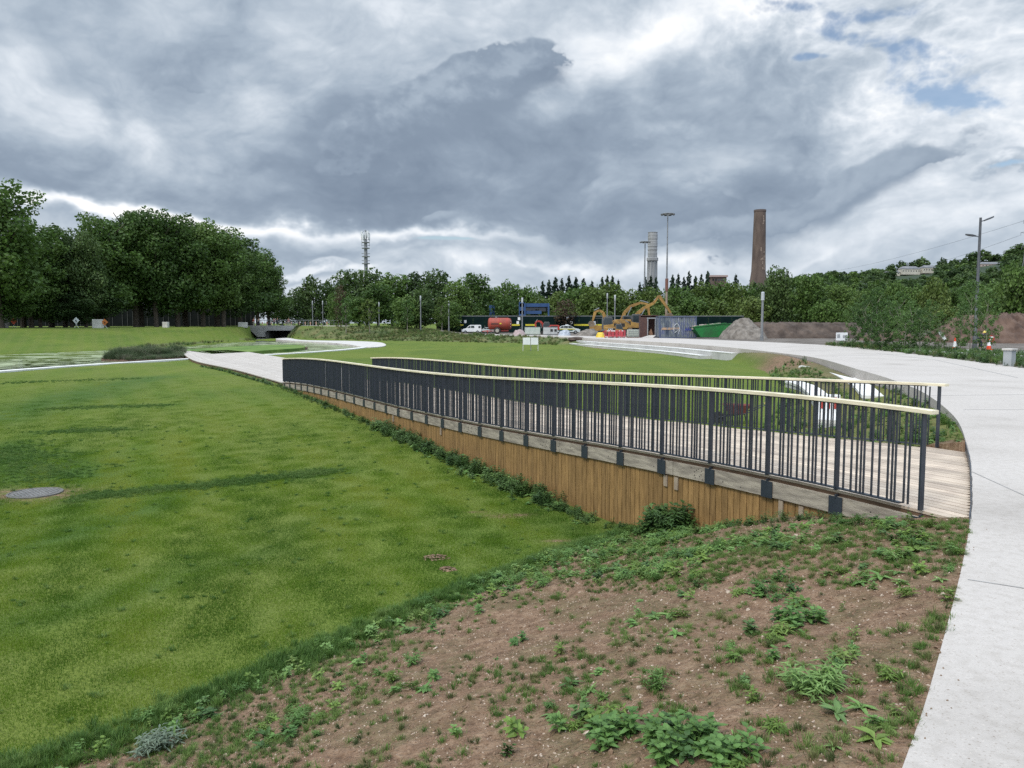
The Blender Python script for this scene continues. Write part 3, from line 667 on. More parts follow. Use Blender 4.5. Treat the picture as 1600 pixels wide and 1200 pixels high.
# ---------------------------------------------------------------- small plants
def leafmat(name, cols, rnd=.22, trans=.3, rough=.55, pos=False, scale=.35):
    """green that varies leaf by leaf, plant by plant and, slowly, from place to place"""
    m = bpy.data.materials.new(name); nt, N, L = nodes_of(m); b = N['Principled BSDF']; b.inputs['Roughness'].default_value = rough; b.inputs['Specular IOR Level'].default_value = .3
    g = N.new('ShaderNodeNewGeometry'); n = N.new('ShaderNodeTexNoise'); n.inputs['Scale'].default_value = scale; n.inputs['Detail'].default_value = 4
    L.new(g.outputs['Position'], n.inputs['Vector'])
    if pos:      # the mower's passes and finer patches
        n.inputs['Scale'].default_value = .22; mp = N.new('ShaderNodeMapping'); mp.inputs['Rotation'].default_value = (0, 0, -.5); mp.inputs['Scale'].default_value = (1.6, .45, 1); L.new(g.outputs['Position'], mp.inputs[0]); L.new(mp.outputs[0], n.inputs['Vector'])
        n2_ = N.new('ShaderNodeTexNoise'); n2_.inputs['Scale'].default_value = 3.2; n2_.inputs['Detail'].default_value = 6; L.new(g.outputs['Position'], n2_.inputs['Vector'])
        d_ = N.new('ShaderNodeVectorMath'); d_.operation = 'DOT_PRODUCT'; L.new(g.outputs['Position'], d_.inputs[0]); d_.inputs[1].default_value = (.877*4.2, .48*4.2, 0); si = N.new('ShaderNodeMath'); si.operation = 'SINE'; L.new(d_.outputs['Value'], si.inputs[0])
        c1 = N.new('ShaderNodeMath'); c1.operation = 'MULTIPLY_ADD'; L.new(si.outputs[0], c1.inputs[0]); c1.inputs[1].default_value = .10; L.new(n.outputs['Fac'], c1.inputs[2])
        c2 = N.new('ShaderNodeMath'); c2.operation = 'MULTIPLY_ADD'; L.new(n2_.outputs['Fac'], c2.inputs[0]); c2.inputs[1].default_value = .3; L.new(c1.outputs[0], c2.inputs[2]); c3 = N.new('ShaderNodeMath'); c3.operation = 'SUBTRACT'; L.new(c2.outputs[0], c3.inputs[0]); c3.inputs[1].default_value = .15; nf = c3.outputs[0]
    else: nf = n.outputs['Fac']
    oi = N.new('ShaderNodeObjectInfo'); a = N.new('ShaderNodeMath'); a.operation = 'MULTIPLY_ADD'; L.new(oi.outputs['Random'], a.inputs[0]); a.inputs[1].default_value = .16 if pos else .34; 
    s = N.new('ShaderNodeMath'); s.operation = 'SUBTRACT'; L.new(nf, s.inputs[0]); s.inputs[1].default_value = .08 if pos else .17; L.new(s.outputs[0], a.inputs[2])
    r = N.new('ShaderNodeValToRGB'); e = r.color_ramp.elements
    while len(e) < len(cols): e.new(.5)
    for k, c in enumerate(cols): e[k].position = .3+.4*k/(len(cols)-1); e[k].color = (*c, 1)
    L.new(a.outputs[0], r.inputs[0])
    h = N.new('ShaderNodeHueSaturation'); mr = N.new('ShaderNodeMapRange'); mr.inputs['To Min'].default_value = 1-rnd; mr.inputs['To Max'].default_value = 1+rnd
    L.new(g.outputs['Random Per Island'], mr.inputs['Value']); L.new(mr.outputs[0], h.inputs['Value']); L.new(r.outputs[0], h.inputs['Color']); L.new(h.outputs[0], b.inputs['Base Color'])
    tr = N.new('ShaderNodeBsdfTranslucent'); L.new(h.outputs[0], tr.inputs['Color']); mx = N.new('ShaderNodeMixShader'); mx.inputs[0].default_value = trans
    L.new(b.outputs[0], mx.inputs[1]); L.new(tr.outputs[0], mx.inputs[2]); L.new(mx.outputs[0], N['Material Output'].inputs['Surface'])
    return m
M_blade = leafmat('lawn_blade', [(.066,.146,.011), (.140,.236,.016), (.245,.300,.036)], .3, .5, .6, pos=True)
M_dblade = leafmat('tall_grass_blade', [(.065,.135,.028), (.10,.185,.04), (.15,.225,.06)], .3, .35, .6, scale=.6)
M_tgrass = leafmat('thin_grass_blade', [(.085,.16,.035), (.13,.215,.05), (.18,.25,.075)], .35, .4, .6, scale=.9)
M_dry = leafmat('bank_grass_blade', [(.07,.10,.035), (.12,.145,.05), (.20,.185,.08)], .35, .3, .7, scale=.15)
M_weed = leafmat('weed_leaf', [(.095,.19,.052), (.145,.26,.07), (.20,.32,.10)], .25, .35, .5, scale=.8)
M_weed2 = leafmat('yellow_weed_leaf', [(.10,.17,.035), (.16,.25,.05), (.20,.28,.08)], .25, .35, .5, scale=.8)
M_dweed = leafmat('dark_weed_leaf', [(.045,.095,.026), (.075,.14,.04), (.12,.20,.065)], .3, .25, .5, scale=.8)
M_grey = leafmat('grey_weed_leaf', [(.10,.15,.10), (.14,.19,.13), (.19,.23,.17)], .25, .25, .6)
M_reed = leafmat('reed_blade', [(.06,.10,.045), (.10,.14,.065), (.17,.165,.12)], .35, .25, .7, scale=.5)
M_stem = mat('weed_stem', (.10,.13,.05), (.14,.11,.07), 6, .7)

def add_leaf(V, F, p, d, up, ln, w, curl=.25):
    """one folded, drooping leaf of six faces"""
    s = d.cross(up); s.normalize(); n = len(V); nn = s.cross(d).normalized()
    q = lambda a, b, c: V.append(tuple(p+d*(ln*a)+s*(w*b)+nn*(ln*c)))
    q(0,0,0); q(.35,.5,.10); q(.38,0,.02); q(.35,-.5,.10); q(.75,.36,.02-curl*.5); q(.78,0,-.03-curl*.5); q(.75,-.36,.02-curl*.5); q(1,0,-curl)
    F += [(n,n+1,n+2,n+2),(n,n+2,n+3,n+3),(n+1,n+4,n+5,n+2),(n+2,n+5,n+6,n+3),(n+4,n+7,n+5,n+5),(n+5,n+7,n+6,n+6)]
def to_obj(name, V, F, mats, parent=None, linkit=False, mi=None):
    me = bpy.data.meshes.new(name); me.from_pydata(V, [], [tuple(dict.fromkeys(f)) for f in F])
    for m in (mats if isinstance(mats, list) else [mats]): me.materials.append(m)
    if mi: me.polygons.foreach_set('material_index', mi)
    o = bpy.data.objects.new(name, me)
    return link(o, parent) if linkit else o
def rv(a=1.): return random.uniform(-a, a)
def plant_mesh(kind, h=.2, seed=0, mats=None, name='weed'):
    random.seed(seed); V = []; F = []
    up = Vector((0,0,1))
    if kind == 'upright':      # opposite leaf pairs up several stems
        for st in range(random.randint(3, 6)):
            b = Vector((rv(.04), rv(.04), 0)); lean = Vector((rv(.45), rv(.45), 1)).normalized(); hh = h*random.uniform(.5, 1.)
            k = max(3, int(hh/.028))
            for i in range(k+1):
                f = i/k; p = b+lean*hh*f; a0 = i*1.57+st
                for a in (a0, a0+math.pi):
                    d = Vector((math.cos(a), math.sin(a), .15+.7*f)).normalized(); add_leaf(V, F, p, d, up, (.055+.035*math.sin(f*3.0))*(1-.35*f)*random.uniform(.7, 1.2), .034, .35)
            n = len(V); t = Vector((.003, .0, 0)); e = b+lean*hh; V += [tuple(b-t), tuple(b+t), tuple(e+t*.5), tuple(e-t*.5)]; F.append((n, n+1, n+2, n+3))
    elif kind == 'rosette':    # broad leaves spreading from one root
        k = random.randint(7, 11)
        for i in range(k):
            a = i*2.4+rv(.3); d = Vector((math.cos(a), math.sin(a), random.uniform(.15, .8))).normalized(); add_leaf(V, F, Vector((0,0,.005)), d, up, h*random.uniform(.7, 1.2), h*.36, .35)
    elif kind == 'spiky':      # narrow leaves on arching stems
        for st in range(random.randint(5, 9)):
            a = rv(3.14); lean = Vector((math.cos(a)*.6, math.sin(a)*.6, 1)).normalized(); hh = h*random.uniform(.6, 1.1); b = Vector((rv(.05), rv(.05), 0))
            for i in range(9):
                f = (i+1)/9; p = b+lean*hh*f-up*.12*hh*f*f; a2 = i*2.4+st; d = Vector((math.cos(a2), math.sin(a2), .5)).normalized(); add_leaf(V, F, p, d, up, .07*random.uniform(.7, 1.3), .014, .4)
    elif kind == 'grass':
        for i in range(70):
            a = rv(3.14); r = abs(random.gauss(0, .035)); b = Vector((math.cos(a)*r, math.sin(a)*r, 0)); a2 = a+rv(.8); ln = h*random.uniform(.5, 1.1); tilt = random.uniform(.05, .75)
            d = Vector((math.cos(a2)*tilt, math.sin(a2)*tilt, 1)).normalized(); s = Vector((-d.y, d.x, 0)).normalized()*.0022 if tilt > .01 else Vector((.002,0,0)); m = b+d*ln*.55; e = b+d*ln+Vector((d.x, d.y, -.4*tilt))*ln*.3
            n = len(V); V += [tuple(b-s), tuple(b+s), tuple(m+s*.8), tuple(m-s*.8), tuple(e)]; F += [(n, n+1, n+2, n+3), (n+3, n+2, n+4, n+4)]
    elif kind.startswith('patch'):      # half a metre square of mown lawn
        for i in range(int(kind[5:])):
            b = Vector((random.gauss(0, .16), random.gauss(0, .16), -.004)); ln = random.uniform(.018, .042)*h; a = rv(3.14); t = random.uniform(0, .9); d = Vector((math.cos(a)*t, math.sin(a)*t, 1)).normalized(); a3 = rv(3.14); s = Vector((math.cos(a3), math.sin(a3), 0))*.0028
            n = len(V); V += [tuple(b-s), tuple(b+s), tuple(b+d*ln)]; F.append((n, n+1, n+2, n+2))
    elif kind == 'stone':
        bm = bmesh.new(); bmesh.ops.create_icosphere(bm, subdivisions=1, radius=.5)
        sx, sy, sz = random.uniform(.7, 1.3), random.uniform(.6, 1), random.uniform(.35, .7)
        for v in bm.verts: v.co = Vector((v.co.x*sx, v.co.y*sy, v.co.z*sz))*random.uniform(.78, 1.2)
        V = [tuple(v.co) for v in bm.verts]; F = [tuple(v.index for v in f.verts) for f in bm.faces]; bm.free()
    return to_obj(name, V, F, mats or M_weed)
_gn = {}
def scatter(name, protos, pos, rot, scl, idx):
    """one object: copies of the small plants at the given places"""
    col = bpy.data.collections.new(name+'_kinds')
    for i, p in enumerate(protos):
        if p.name in col.objects: continue
        p.name = 'k%02d_' % i + p.name; col.objects.link(p)
    me = bpy.data.meshes.new(name); n = len(pos); me.vertices.add(n); me.vertices.foreach_set('co', np.asarray(pos, np.float32).ravel())
    a = me.attributes.new('rot', 'FLOAT_VECTOR', 'POINT'); a.data.foreach_set('vector', np.asarray(rot, np.float32).ravel())
    a = me.attributes.new('scl', 'FLOAT', 'POINT'); a.data.foreach_set('value', np.asarray(scl, np.float32))
    a = me.attributes.new('kind', 'INT', 'POINT'); a.data.foreach_set('value', np.asarray(idx, np.int32))
    o = link(bpy.data.objects.new(name, me)); o['kind'] = 'stuff'
    ng = bpy.data.node_groups.new(name, 'GeometryNodeTree'); ng.interface.new_socket('Geometry', in_out='INPUT', socket_type='NodeSocketGeometry'); ng.interface.new_socket('Geometry', in_out='OUTPUT', socket_type='NodeSocketGeometry')
    N, L = ng.nodes, ng.links; gi = N.new('NodeGroupInput'); go = N.new('NodeGroupOutput'); ip = N.new('GeometryNodeInstanceOnPoints'); ci = N.new('GeometryNodeCollectionInfo')
    ci.inputs['Collection'].default_value = col; ci.inputs['Separate Children'].default_value = True; ci.inputs['Reset Children'].default_value = True
    def att(nm, ty): x = N.new('GeometryNodeInputNamedAttribute'); x.data_type = ty; x.inputs['Name'].default_value = nm; return x.outputs['Attribute']
    L.new(gi.outputs[0], ip.inputs['Points']); L.new(ci.outputs[0], ip.inputs['Instance']); ip.inputs['Pick Instance'].default_value = True
    L.new(att('kind', 'INT'), ip.inputs['Instance Index']); L.new(att('rot', 'FLOAT_VECTOR'), ip.inputs['Rotation']); L.new(att('scl', 'FLOAT'), ip.inputs['Scale']); L.new(ip.outputs[0], go.inputs[0])
    md = o.modifiers.new('scatter', 'NODES'); md.node_group = ng
    return o
def slopes(x, y, e=.15):
    gx = (terrain(x+e, y)-terrain(x-e, y))/(2*e); gy = (terrain(x, y+e)-terrain(x, y-e))/(2*e); return gx, gy
def place(name, protos, x, y, smin, smax, idx=None, tilt=0., dz=0., follow=False):
    z = terrain(x, y)+dz; n = len(x); rot = np.zeros((n, 3))
    if follow:
        gx, gy = slopes(x, y); rot[:, 0] = np.arctan(gy); rot[:, 1] = -np.arctan(gx)
    else:
        rot[:, 0] = RNG.normal(0, tilt, n); rot[:, 1] = RNG.normal(0, tilt, n); rot[:, 2] = RNG.uniform(0, 6.28, n)
    return scatter(name, protos, np.stack([x, y, z], 1), rot, RNG.uniform(smin, smax, n), RNG.integers(0, len(protos), n) if idx is None else idx)
def wpx(x, y, z):     # where a place falls in the photograph, for choosing where weeds grow thick
    zz = z-CAMZ; Fd = y*CT-zz*ST; U = y*ST+zz*CT; return 800+1200*x/Fd, 600-1200*U/Fd
# mown lawn blades, where the camera can make them out
xs, ys = np.meshgrid(np.arange(-34, 8, .36), np.arange(2.5, 44, .36)); xs = (xs+RNG.uniform(-.18, .18, xs.shape)).ravel(); ys = (ys+RNG.uniform(-.18, .18, ys.shape)).ravel()
ok = inside(xs, ys, LB) & (np.abs(xs) < .86*ys+1.5) & (RNG.random(len(xs)) < np.clip((44-ys)/20, 0, 1)); xs, ys = xs[ok], ys[ok]
ds_ = (xs-4.46)*D2x+(ys-8.25)*D2y; dt_ = (xs-4.46)*D2y+(ys-8.25)*-D2x; ok = (dt_ < -.35) | (dt_ > 4.4); m0 = GL(55, 772); ok &= ((xs-m0[0])/.72)**2+((ys-m0[1])/.58)**2 > 1; xs, ys = xs[ok], ys[ok]
lv = np.clip((ys-9)/9+RNG.uniform(-.5, .5, len(ys)), 0, 2.99).astype(int)
place('lawn_grass', [plant_mesh('patch%d' % (800, 330, 110)[k//3], 1., k, M_blade, 'grass_patch') for k in range(9)], xs, ys, .9, 1.1, idx=lv*3+RNG.integers(0, 3, len(ys)), follow=True)
# uncut darker streaks, clover and ragged tufts within the lawn
X1, Y1 = [], []
for a, b, wd, n in (((120,778),(530,736),.28,1500),((70,640),(260,634),.35,350),((60,676),(190,672),.3,300),((0,700),(95,750),.8,900),((0,600),(230,590),.6,300)):
    A, Bq = GL(*a), GL(*b); t = RNG.random(n); X1.append(A[0]+(Bq[0]-A[0])*t+RNG.normal(0, wd*.4, n)); Y1.append(A[1]+(Bq[1]-A[1])*t+RNG.normal(0, wd, n)*(.35+.65*RNG.random(n)))
X1, Y1 = np.concatenate(X1), np.concatenate(Y1); m_ = 900; X1 = np.concatenate([X1, RNG.uniform(-16, 3, m_)]); Y1 = np.concatenate([Y1, RNG.uniform(5, 24, m_)]); ok = inside(X1, Y1, LB) & ((X1-m0[0])**2+((Y1-m0[1])*1.2)**2 > .4); X1, Y1 = X1[ok], Y1[ok]
place('lawn_tufts', [plant_mesh('grass', .040, 90, M_dblade), plant_mesh('grass', .045, 91, M_dblade)], X1, Y1, .6, 1.3, tilt=.2)
# longer grass along the lawn's border
bl = [Vector((p[0], p[1], 0)) for p in LB[0:7]]; bs = smooth_line(bl, .05); n = 3000
ii = RNG.integers(0, len(bs), n); off = np.abs(RNG.normal(0, .22, n))*RNG.choice([-.5, 1.], n)
bx = np.array([bs[i].x for i in ii])+RNG.normal(0, .06, n)+off*.72; by = np.array([bs[i].y for i in ii])-off*.6+RNG.normal(0, .05, n)
ok = by > 2; place('border_grass', [plant_mesh('grass', .085, 20+k, M_dblade, 'grass_tuft') for k in range(4)], bx[ok], by[ok], .6, 1.35, tilt=.15)
# weeds, thin grass and stones on the soil slope
n = 60000; x = RNG.uniform(-7.5, 9.5, n); y = RNG.uniform(2.2, 15, n)
inS = inside(x, y, RP) & ~inside(x, y, LB) & ~inside(x, y, PATH_POLY)
ds_ = (x-4.46)*D2x+(y-8.25)*D2y; dt_ = (x-4.46)*D2y+(y-8.25)*-D2x
inS &= ~((ds_ > -1.3) & (dt_ > -.2) & (dt_ < 5.2))
x, y = x[inS], y[inS]; z = terrain(x, y); px_, py_ = wpx(x, y, z)
def dens(lst, base):
    r = np.full(len(x), base)
    for a, b, rx, ry, am in lst: r = r+am*np.exp(-((px_-a)/rx)**2-((py_-b)/ry)**2)
    return r
dB_ = pdist(x, y, LB); dP_ = pdist(x, y, RP)
patchy = np.clip(.5+fbm(x*1.7, y*1.7, 3)*2.2, 0, 1.4)
bare = 1-.85*np.exp(-((px_-850)/230)**2-((py_-985)/60)**2)-.5*np.exp(-((px_-600)/200)**2-((py_-1120)/70)**2)
w = dens([(1200,845,330,28,1.6),(930,900,200,35,1.0),(700,975,100,35,.5),(1240,960,90,40,.9),(1060,900,80,30,.5),(1270,1080,80,60,.8),(960,1130,90,50,1.2),(1100,1165,90,35,1.0),(1390,900,60,30,.5),(1420,1000,120,200,.45),(500,1120,150,40,.5),(1380,1170,50,40,.7)], .16)
w = (w*patchy+.9*np.exp(-(dB_/.35)**2))*bare
keep = RNG.random(len(x)) < w*.15*np.clip(y/5, .7, 2.2)
kinds = [plant_mesh('upright', .10, 38, M_dweed), plant_mesh('rosette', .055, 39, M_weed), plant_mesh('spiky', .11, 45, M_weed2), plant_mesh('upright', .15, 46, M_weed2), plant_mesh('rosette', .10, 47, M_dweed), plant_mesh('upright', .13, 30, M_weed), plant_mesh('upright', .17, 31, M_weed), plant_mesh('upright', .09, 32, M_weed), plant_mesh('upright', .11, 36, M_weed2), plant_mesh('rosette', .085, 33, M_weed), plant_mesh('rosette', .07, 34, M_weed2), plant_mesh('spiky', .16, 35, M_weed), plant_mesh('upright', .07, 37, M_weed)]
place('weeds', kinds, x[keep], y[keep], .35, 1.0, tilt=.2)
gk = RNG.random(len(x)) < np.clip((fbm(x*1.2+5, y*1.2, 3)+.30)*1.6, 0, 1)*0.8*bare+.22*np.exp(-((px_-420)/280)**2-((py_-1130)/80)**2)+.34*np.exp(-((px_-1250)/250)**2-((py_-870)/40)**2)
place('thin_grass', [plant_mesh('grass', .055, 40+k, M_tgrass if k else M_dry, 'thin_tuft') for k in range(3)], x[gk], y[gk], .3, .95, tilt=.2)

xa_ = RNG.uniform(-7.5, 7.5, 150000); ya_ = 2.2+RNG.random(150000)**1.4*10; ok = inside(xa_, ya_, RP) & ~inside(xa_, ya_, LB) & ~inside(xa_, ya_, PATH_POLY)
ds_ = (xa_-4.46)*D2x+(ya_-8.25)*D2y; dt_ = (xa_-4.46)*D2y+(ya_-8.25)*-D2x; ok &= ~((ds_ > -1.3) & (dt_ > -.1) & (dt_ < 5.2)); xa_, ya_ = xa_[ok], ya_[ok]
sk = RNG.random(len(xa_)) < .22; M_stone = mat('stone', (.26,.19,.14), (.50,.42,.34), 1.5, .9, rnd=.0, island=.45)
place('stones', [plant_mesh('stone', 1, 50+k, M_stone, 'pebble') for k in range(5)], xa_[sk], ya_[sk], .006, .022, tilt=.6)
big = RNG.random(len(x)) < .005; place('stones', [plant_mesh('stone', 1, 60+k, M_stone, 'pebble') for k in range(4)], x[big], y[big], .03, .065, tilt=.5)
M_clod = mat('soil_clod', (.115,.072,.044), (.235,.155,.100), 2, .95, island=.4)
lk = RNG.random(len(xa_)) < .035; place('soil_lumps', [plant_mesh('stone', 1, 75+k, M_clod, 'lump') for k in range(4)], xa_[lk], ya_[lk], .025, .055, tilt=.7)
ck = RNG.random(len(xa_)) < .75; place('soil_clods', [plant_mesh('stone', 1, 70+k, M_clod, 'clod') for k in range(5)], xa_[ck], ya_[ck], .006, .028, tilt=.7)
# crumbs of soil and grass spilling over the path edge
n = 1500; f = RNG.random(n)*(len(pleft_s)-1); f = f[f < 45]; q = [pleft_s[int(k)].lerp(pleft_s[int(k)+1], k % 1) for k in f]; off = RNG.normal(-.01, .05, len(q))
cx_ = np.array([p.x for p in q])+off; cy_ = np.array([p.y for p in q])-off*.5; ok = (cy_ > 2) & (cy_ < 7.6); cx_, cy_ = cx_[ok], cy_[ok]; m = len(cx_)
scatter('soil_crumbs', [plant_mesh('stone', 1, 80+k, M_clod, 'crumb') for k in range(3)], np.stack([cx_, cy_, np.full(m, .006)], 1), RNG.uniform(0, 6, (m, 3)), RNG.uniform(.004, .016, m), RNG.integers(0, 3, m))
n = 900; f = RNG.random(n)*(len(pleft_s)-2); f = f[f < 45]; q = [pleft_s[int(k)].lerp(pleft_s[int(k)+1], k % 1) for k in f]; off = -np.abs(RNG.normal(0, .05, len(q)))-.015
cx_ = np.array([p.x for p in q])+off; cy_ = np.array([p.y for p in q])-off*.5; ok = (cy_ > 2) & (cy_ < 7.4) & (RNG.random(len(cx_)) < .5+fbm(cx_*3, cy_*3, 2)*2.2); cx_, cy_ = cx_[ok], cy_[ok]
place('path_edge_grass', [plant_mesh('grass', .07, 85+k, M_dblade if k else M_dry, 'edge_tuft') for k in range(3)], cx_, cy_, .4, 1.1, tilt=.35)
# the larger weeds one can point to
def weed(px, py, kind, h, m, seed, label, copies=((0,0,1),)):
    z = -.4
    for i in range(30): p = G(px, py, z); z = tz(p.x, p.y)
    r = empty('weed_plant', (p.x, p.y, z), 0, label, 'weed')
    V = []; F = []
    for i, (dx, dy, s) in enumerate(copies):
        o = plant_mesh(kind, h*s, seed+i, m); a = rv(3.1); dz = tz(p.x+dx, p.y+dy)-z; n = len(V)
        for v in o.data.vertices: c = v.co; V.append((c.x*math.cos(a)-c.y*math.sin(a)+dx, c.x*math.sin(a)+c.y*math.cos(a)+dy, c.z+dz))
        F += [tuple(k+n for k in f.vertices) for f in o.data.polygons]
    to_obj('foliage', V, F, m, r, True)
tri = lambda s, n=6: [(0,0,1)]+[(math.cos(k*2.1)*s*(.5+.12*k), math.sin(k*2.1)*s*(.5+.12*k), .65+.08*(k % 4)) for k in range(n)]
weed(955,1150,'upright',.15,M_weed,101,'leafy green weed clump low in the foreground, left of the tallest one', tri(.13))
weed(1052,1172,'upright',.21,M_weed,131,'tallest broad-leaved weed clump at the bottom of the soil slope', tri(.15, 8))
weed(1138,1188,'upright',.14,M_weed,161,'leafy weed clump just right of the tallest one at the picture bottom', tri(.12, 5))
weed(1245,972,'upright',.15,M_weed,191,'bright green weed clump alone on bare soil, midway up the slope', tri(.16, 6))
weed(1375,905,'rosette',.12,M_weed,221,'low spreading broad-leaved weed beside the path, below the boardwalk end', [(0,0,1),(.16,.05,.7),(-.14,.04,.7)])
weed(1270,1085,'spiky',.24,M_weed,251,'narrow-leaved arching weed clump near the path, low on the slope', tri(.14, 4))
weed(1368,1158,'rosette',.10,M_weed2,281,'yellow-green dock rosette beside the path edge at bottom right', [(0,0,1),(.1,.1,.6)])
weed(240,1172,'spiky',.20,M_grey,311,'grey-green narrow-leaved weed on the lawn border at bottom left', tri(.14, 5))
weed(1430,862,'rosette',.13,M_weed2,341,'pale rosette weed between the boardwalk end and the path', [(0,0,1),(.15,.02,.7)])
weed(1045,965,'rosette',.10,M_weed,371,'small low rosette weed on the open soil above the bare patch', [(0,0,1),(-.12,.03,.8)])
# weeds along the foot of the boardwalk skirt
S_, T_, H_ = [], [], []
for s0, s1, n, hh, tw in ((24,32,150,1.2,.3),(18,24,90,1.5,.25),(15.2,17.6,70,2.5,.3),(7.2,15.2,330,2.3,.42),(5.8,7.2,70,1.3,.3),(3.6,4.4,55,2.9,.22),(4.5,5.6,14,1.3,.2),(.6,3.4,80,.9,.3),(32,52,260,1.6,.5)):
    S_.append(RNG.uniform(s0, s1, n)); t = -.14-np.abs(RNG.normal(0, tw*.6, n)); T_.append(t); H_.append(hh*RNG.uniform(.45, 1.15, n)*np.clip(1.25-np.abs(t)*1.1, .35, 1))
S_, T_, H_ = map(np.concatenate, (S_, T_, H_)); 
bx = P0.x+D2.x*S_+N2.x*T_; by = P0.y+D2.y*S_+N2.y*T_
mf = S_ > 32     # along the farther deck
la_ = sa; q_ = np.clip(((S_-32)/20*10), 0, 20); bx = np.where(mf, np.interp(q_, range(len(la_)), [p.x for p in la_])-.35-np.abs(T_)*.3, bx); by = np.where(mf, np.interp(q_, range(len(la_)), [p.y for p in la_])-.15, by)
kinds = [plant_mesh('upright', .20, 400+k, M_dweed, 'skirt_weed') for k in range(4)]+[plant_mesh('rosette', .13, 410, M_dweed, 'skirt_weed'), plant_mesh('rosette', .15, 411, M_weed, 'skirt_weed'), plant_mesh('upright', .18, 412, M_weed, 'skirt_weed'), plant_mesh('spiky', .28, 413, M_dweed, 'skirt_weed')]
n = len(bx); zz_ = terrain(bx, by); rot = np.zeros((n, 3)); rot[:, :2] = RNG.normal(0, .15, (n, 2)); rot[:, 2] = RNG.uniform(0, 6.3, n)
scatter('weeds_along_skirt', kinds, np.stack([bx, by, zz_], 1), rot, H_*.62, RNG.integers(0, len(kinds), n))
# tufts and weeds behind the boardwalk by the seat walls, and the rough bank
n = 26000; x = RNG.uniform(3, 22, n); y = RNG.uniform(13, 46, n); ok = inside(x, y, RP) & ~inside(x, y, LB) & ~inside(x, y, PATH_POLY)
ds_ = (x-4.46)*D2x+(y-8.25)*D2y; dt_ = (x-4.46)*D2y+(y-8.25)*-D2x; ok &= ~((ds_ > -1.3) & (dt_ > -.2) & (dt_ < 4.6)); x, y = x[ok], y[ok]
wd_ = np.minimum(pdist(x, y, [tuple(p_) for p_ in WALLS[1]], False), pdist(x, y, [tuple(p_) for p_ in WALLS[2]], False)); k = (RNG.random(len(x)) < .22) & (wd_ > .6)
place('bank_weeds', [plant_mesh('grass', .16, 500, M_dblade), plant_mesh('grass', .14, 501, M_dblade), plant_mesh('upright', .2, 502, M_weed), plant_mesh('upright', .25, 503, M_dweed), plant_mesh('rosette', .12, 504, M_weed)], x[k], y[k], .6, 1.5, idx=RNG.choice([0,0,1,1,1,2,3,4], int(k.sum())), tilt=.15)
n = 30000; x = RNG.uniform(-46, 24, n); y = RNG.uniform(62, 190, n); ok = inside(x, y, RP) & ~inside(x, y, LB) & ~inside(x, y, PATH_POLY); x, y = x[ok], y[ok]
k = (RNG.random(len(x)) < np.clip(.5+fbm(x*.2, y*.2, 2), .1, 1)) & (pdist(x, y, [tuple(p_) for p_ in WALLS[0]], False) > 3.6)
M_bg = M_dry; place('bank_grass', [plant_mesh('grass', .16, 510+j, M_dry if j else M_dblade, 'bank_tuft') for j in range(4)], x[k], y[k], 1.6, 3.8, tilt=.2)
# reeds on the small island
ri2 = [(p.x, p.y) for p in ri]; xs_ = [p[0] for p in ri2]; ys_ = [p[1] for p in ri2]
x = RNG.uniform(min(xs_), max(xs_), 5200); y = RNG.uniform(min(ys_), max(ys_), 5200); ok = inside(x, y, ri2); x, y = x[ok], y[ok]; ok = x > G(186,557,-1).x; x, y = x[ok], y[ok]
hx = np.clip((x-G(186,557,-1).x)/2.5, .25, 1)*np.clip((G(284,555,-1).x-x)/2+.35, .35, 1)
rot = np.zeros((len(x), 3)); rot[:, :2] = RNG.normal(0, .12, (len(x), 2)); rot[:, 2] = RNG.uniform(0, 6.3, len(x))
scatter('reeds', [plant_mesh('grass', .3, 530+j, M_reed, 'reed_tuft') for j in range(4)], np.stack([x, y, np.full(len(x), -1.0)], 1), rot, hx*RNG.uniform(1.1, 3.6, len(x))*np.clip(.85+fbm(x*.9, y*.5, 3)*1.3, .35, 1.3), RNG.integers(0, 4, len(x)))
# planting bed beyond the path
n = 16000; x = RNG.uniform(18, 46, n); y = RNG.uniform(24, 84, n); z = 0*x; px_, py_ = wpx(x, y, z)
top = np.interp(px_, [1290,1330,1400,1480,1600,1800], [538.5,537,541,546.5,553.5,563]); bot = np.interp(px_, [1290,1300,1450,1600,1800], [540,541,556.5,576.5,603])
ok = (py_ > top) & (py_ < bot-.3) & (px_ > 1290) & (px_ < 1800); x, y = x[ok], y[ok]
k = RNG.random(len(x)) < .8
place('bed_ground_cover', [plant_mesh('upright', .3, 540, M_dweed), plant_mesh('upright', .22, 541, M_weed), plant_mesh('grass', .28, 542, M_dblade), plant_mesh('grass', .24, 543, M_dry), plant_mesh('upright', .28, 544, M_dweed)], x[k], y[k], .7, 1.7, tilt=.15)
for i, (px, py, r) in enumerate(((681,872,.16),(699,890,.10))):
    z = -1.45
    for k in range(10): p = G(px, py, float(z)); z = tz(p.x, p.y)
    V = []; F = []; random.seed(900+i)
    for k in range(90):
        o = plant_mesh('stone', 1, 910+k+i*100, M_clod, 'clod'); a = rv(3.14); q = r*math.sqrt(random.random()); s = random.uniform(.02, .05); nn = len(V); hz = .05*(1-q/r)
        V += [(v.co.x*s+math.cos(a)*q*1.3, v.co.y*s+math.sin(a)*q, v.co.z*s+hz) for v in o.data.vertices]; F += [tuple(j+nn for j in f.vertices) for f in o.data.polygons]
    o = to_obj('molehill', V, F, M_clod, None, True); o.location = (p.x, p.y, z)
    tag(o, ('larger brown heap of crumbled earth on the near lawn', 'smaller brown heap of crumbled earth on the near lawn, nearer the camera')[i], 'molehill', 'earth heaps on the lawn')
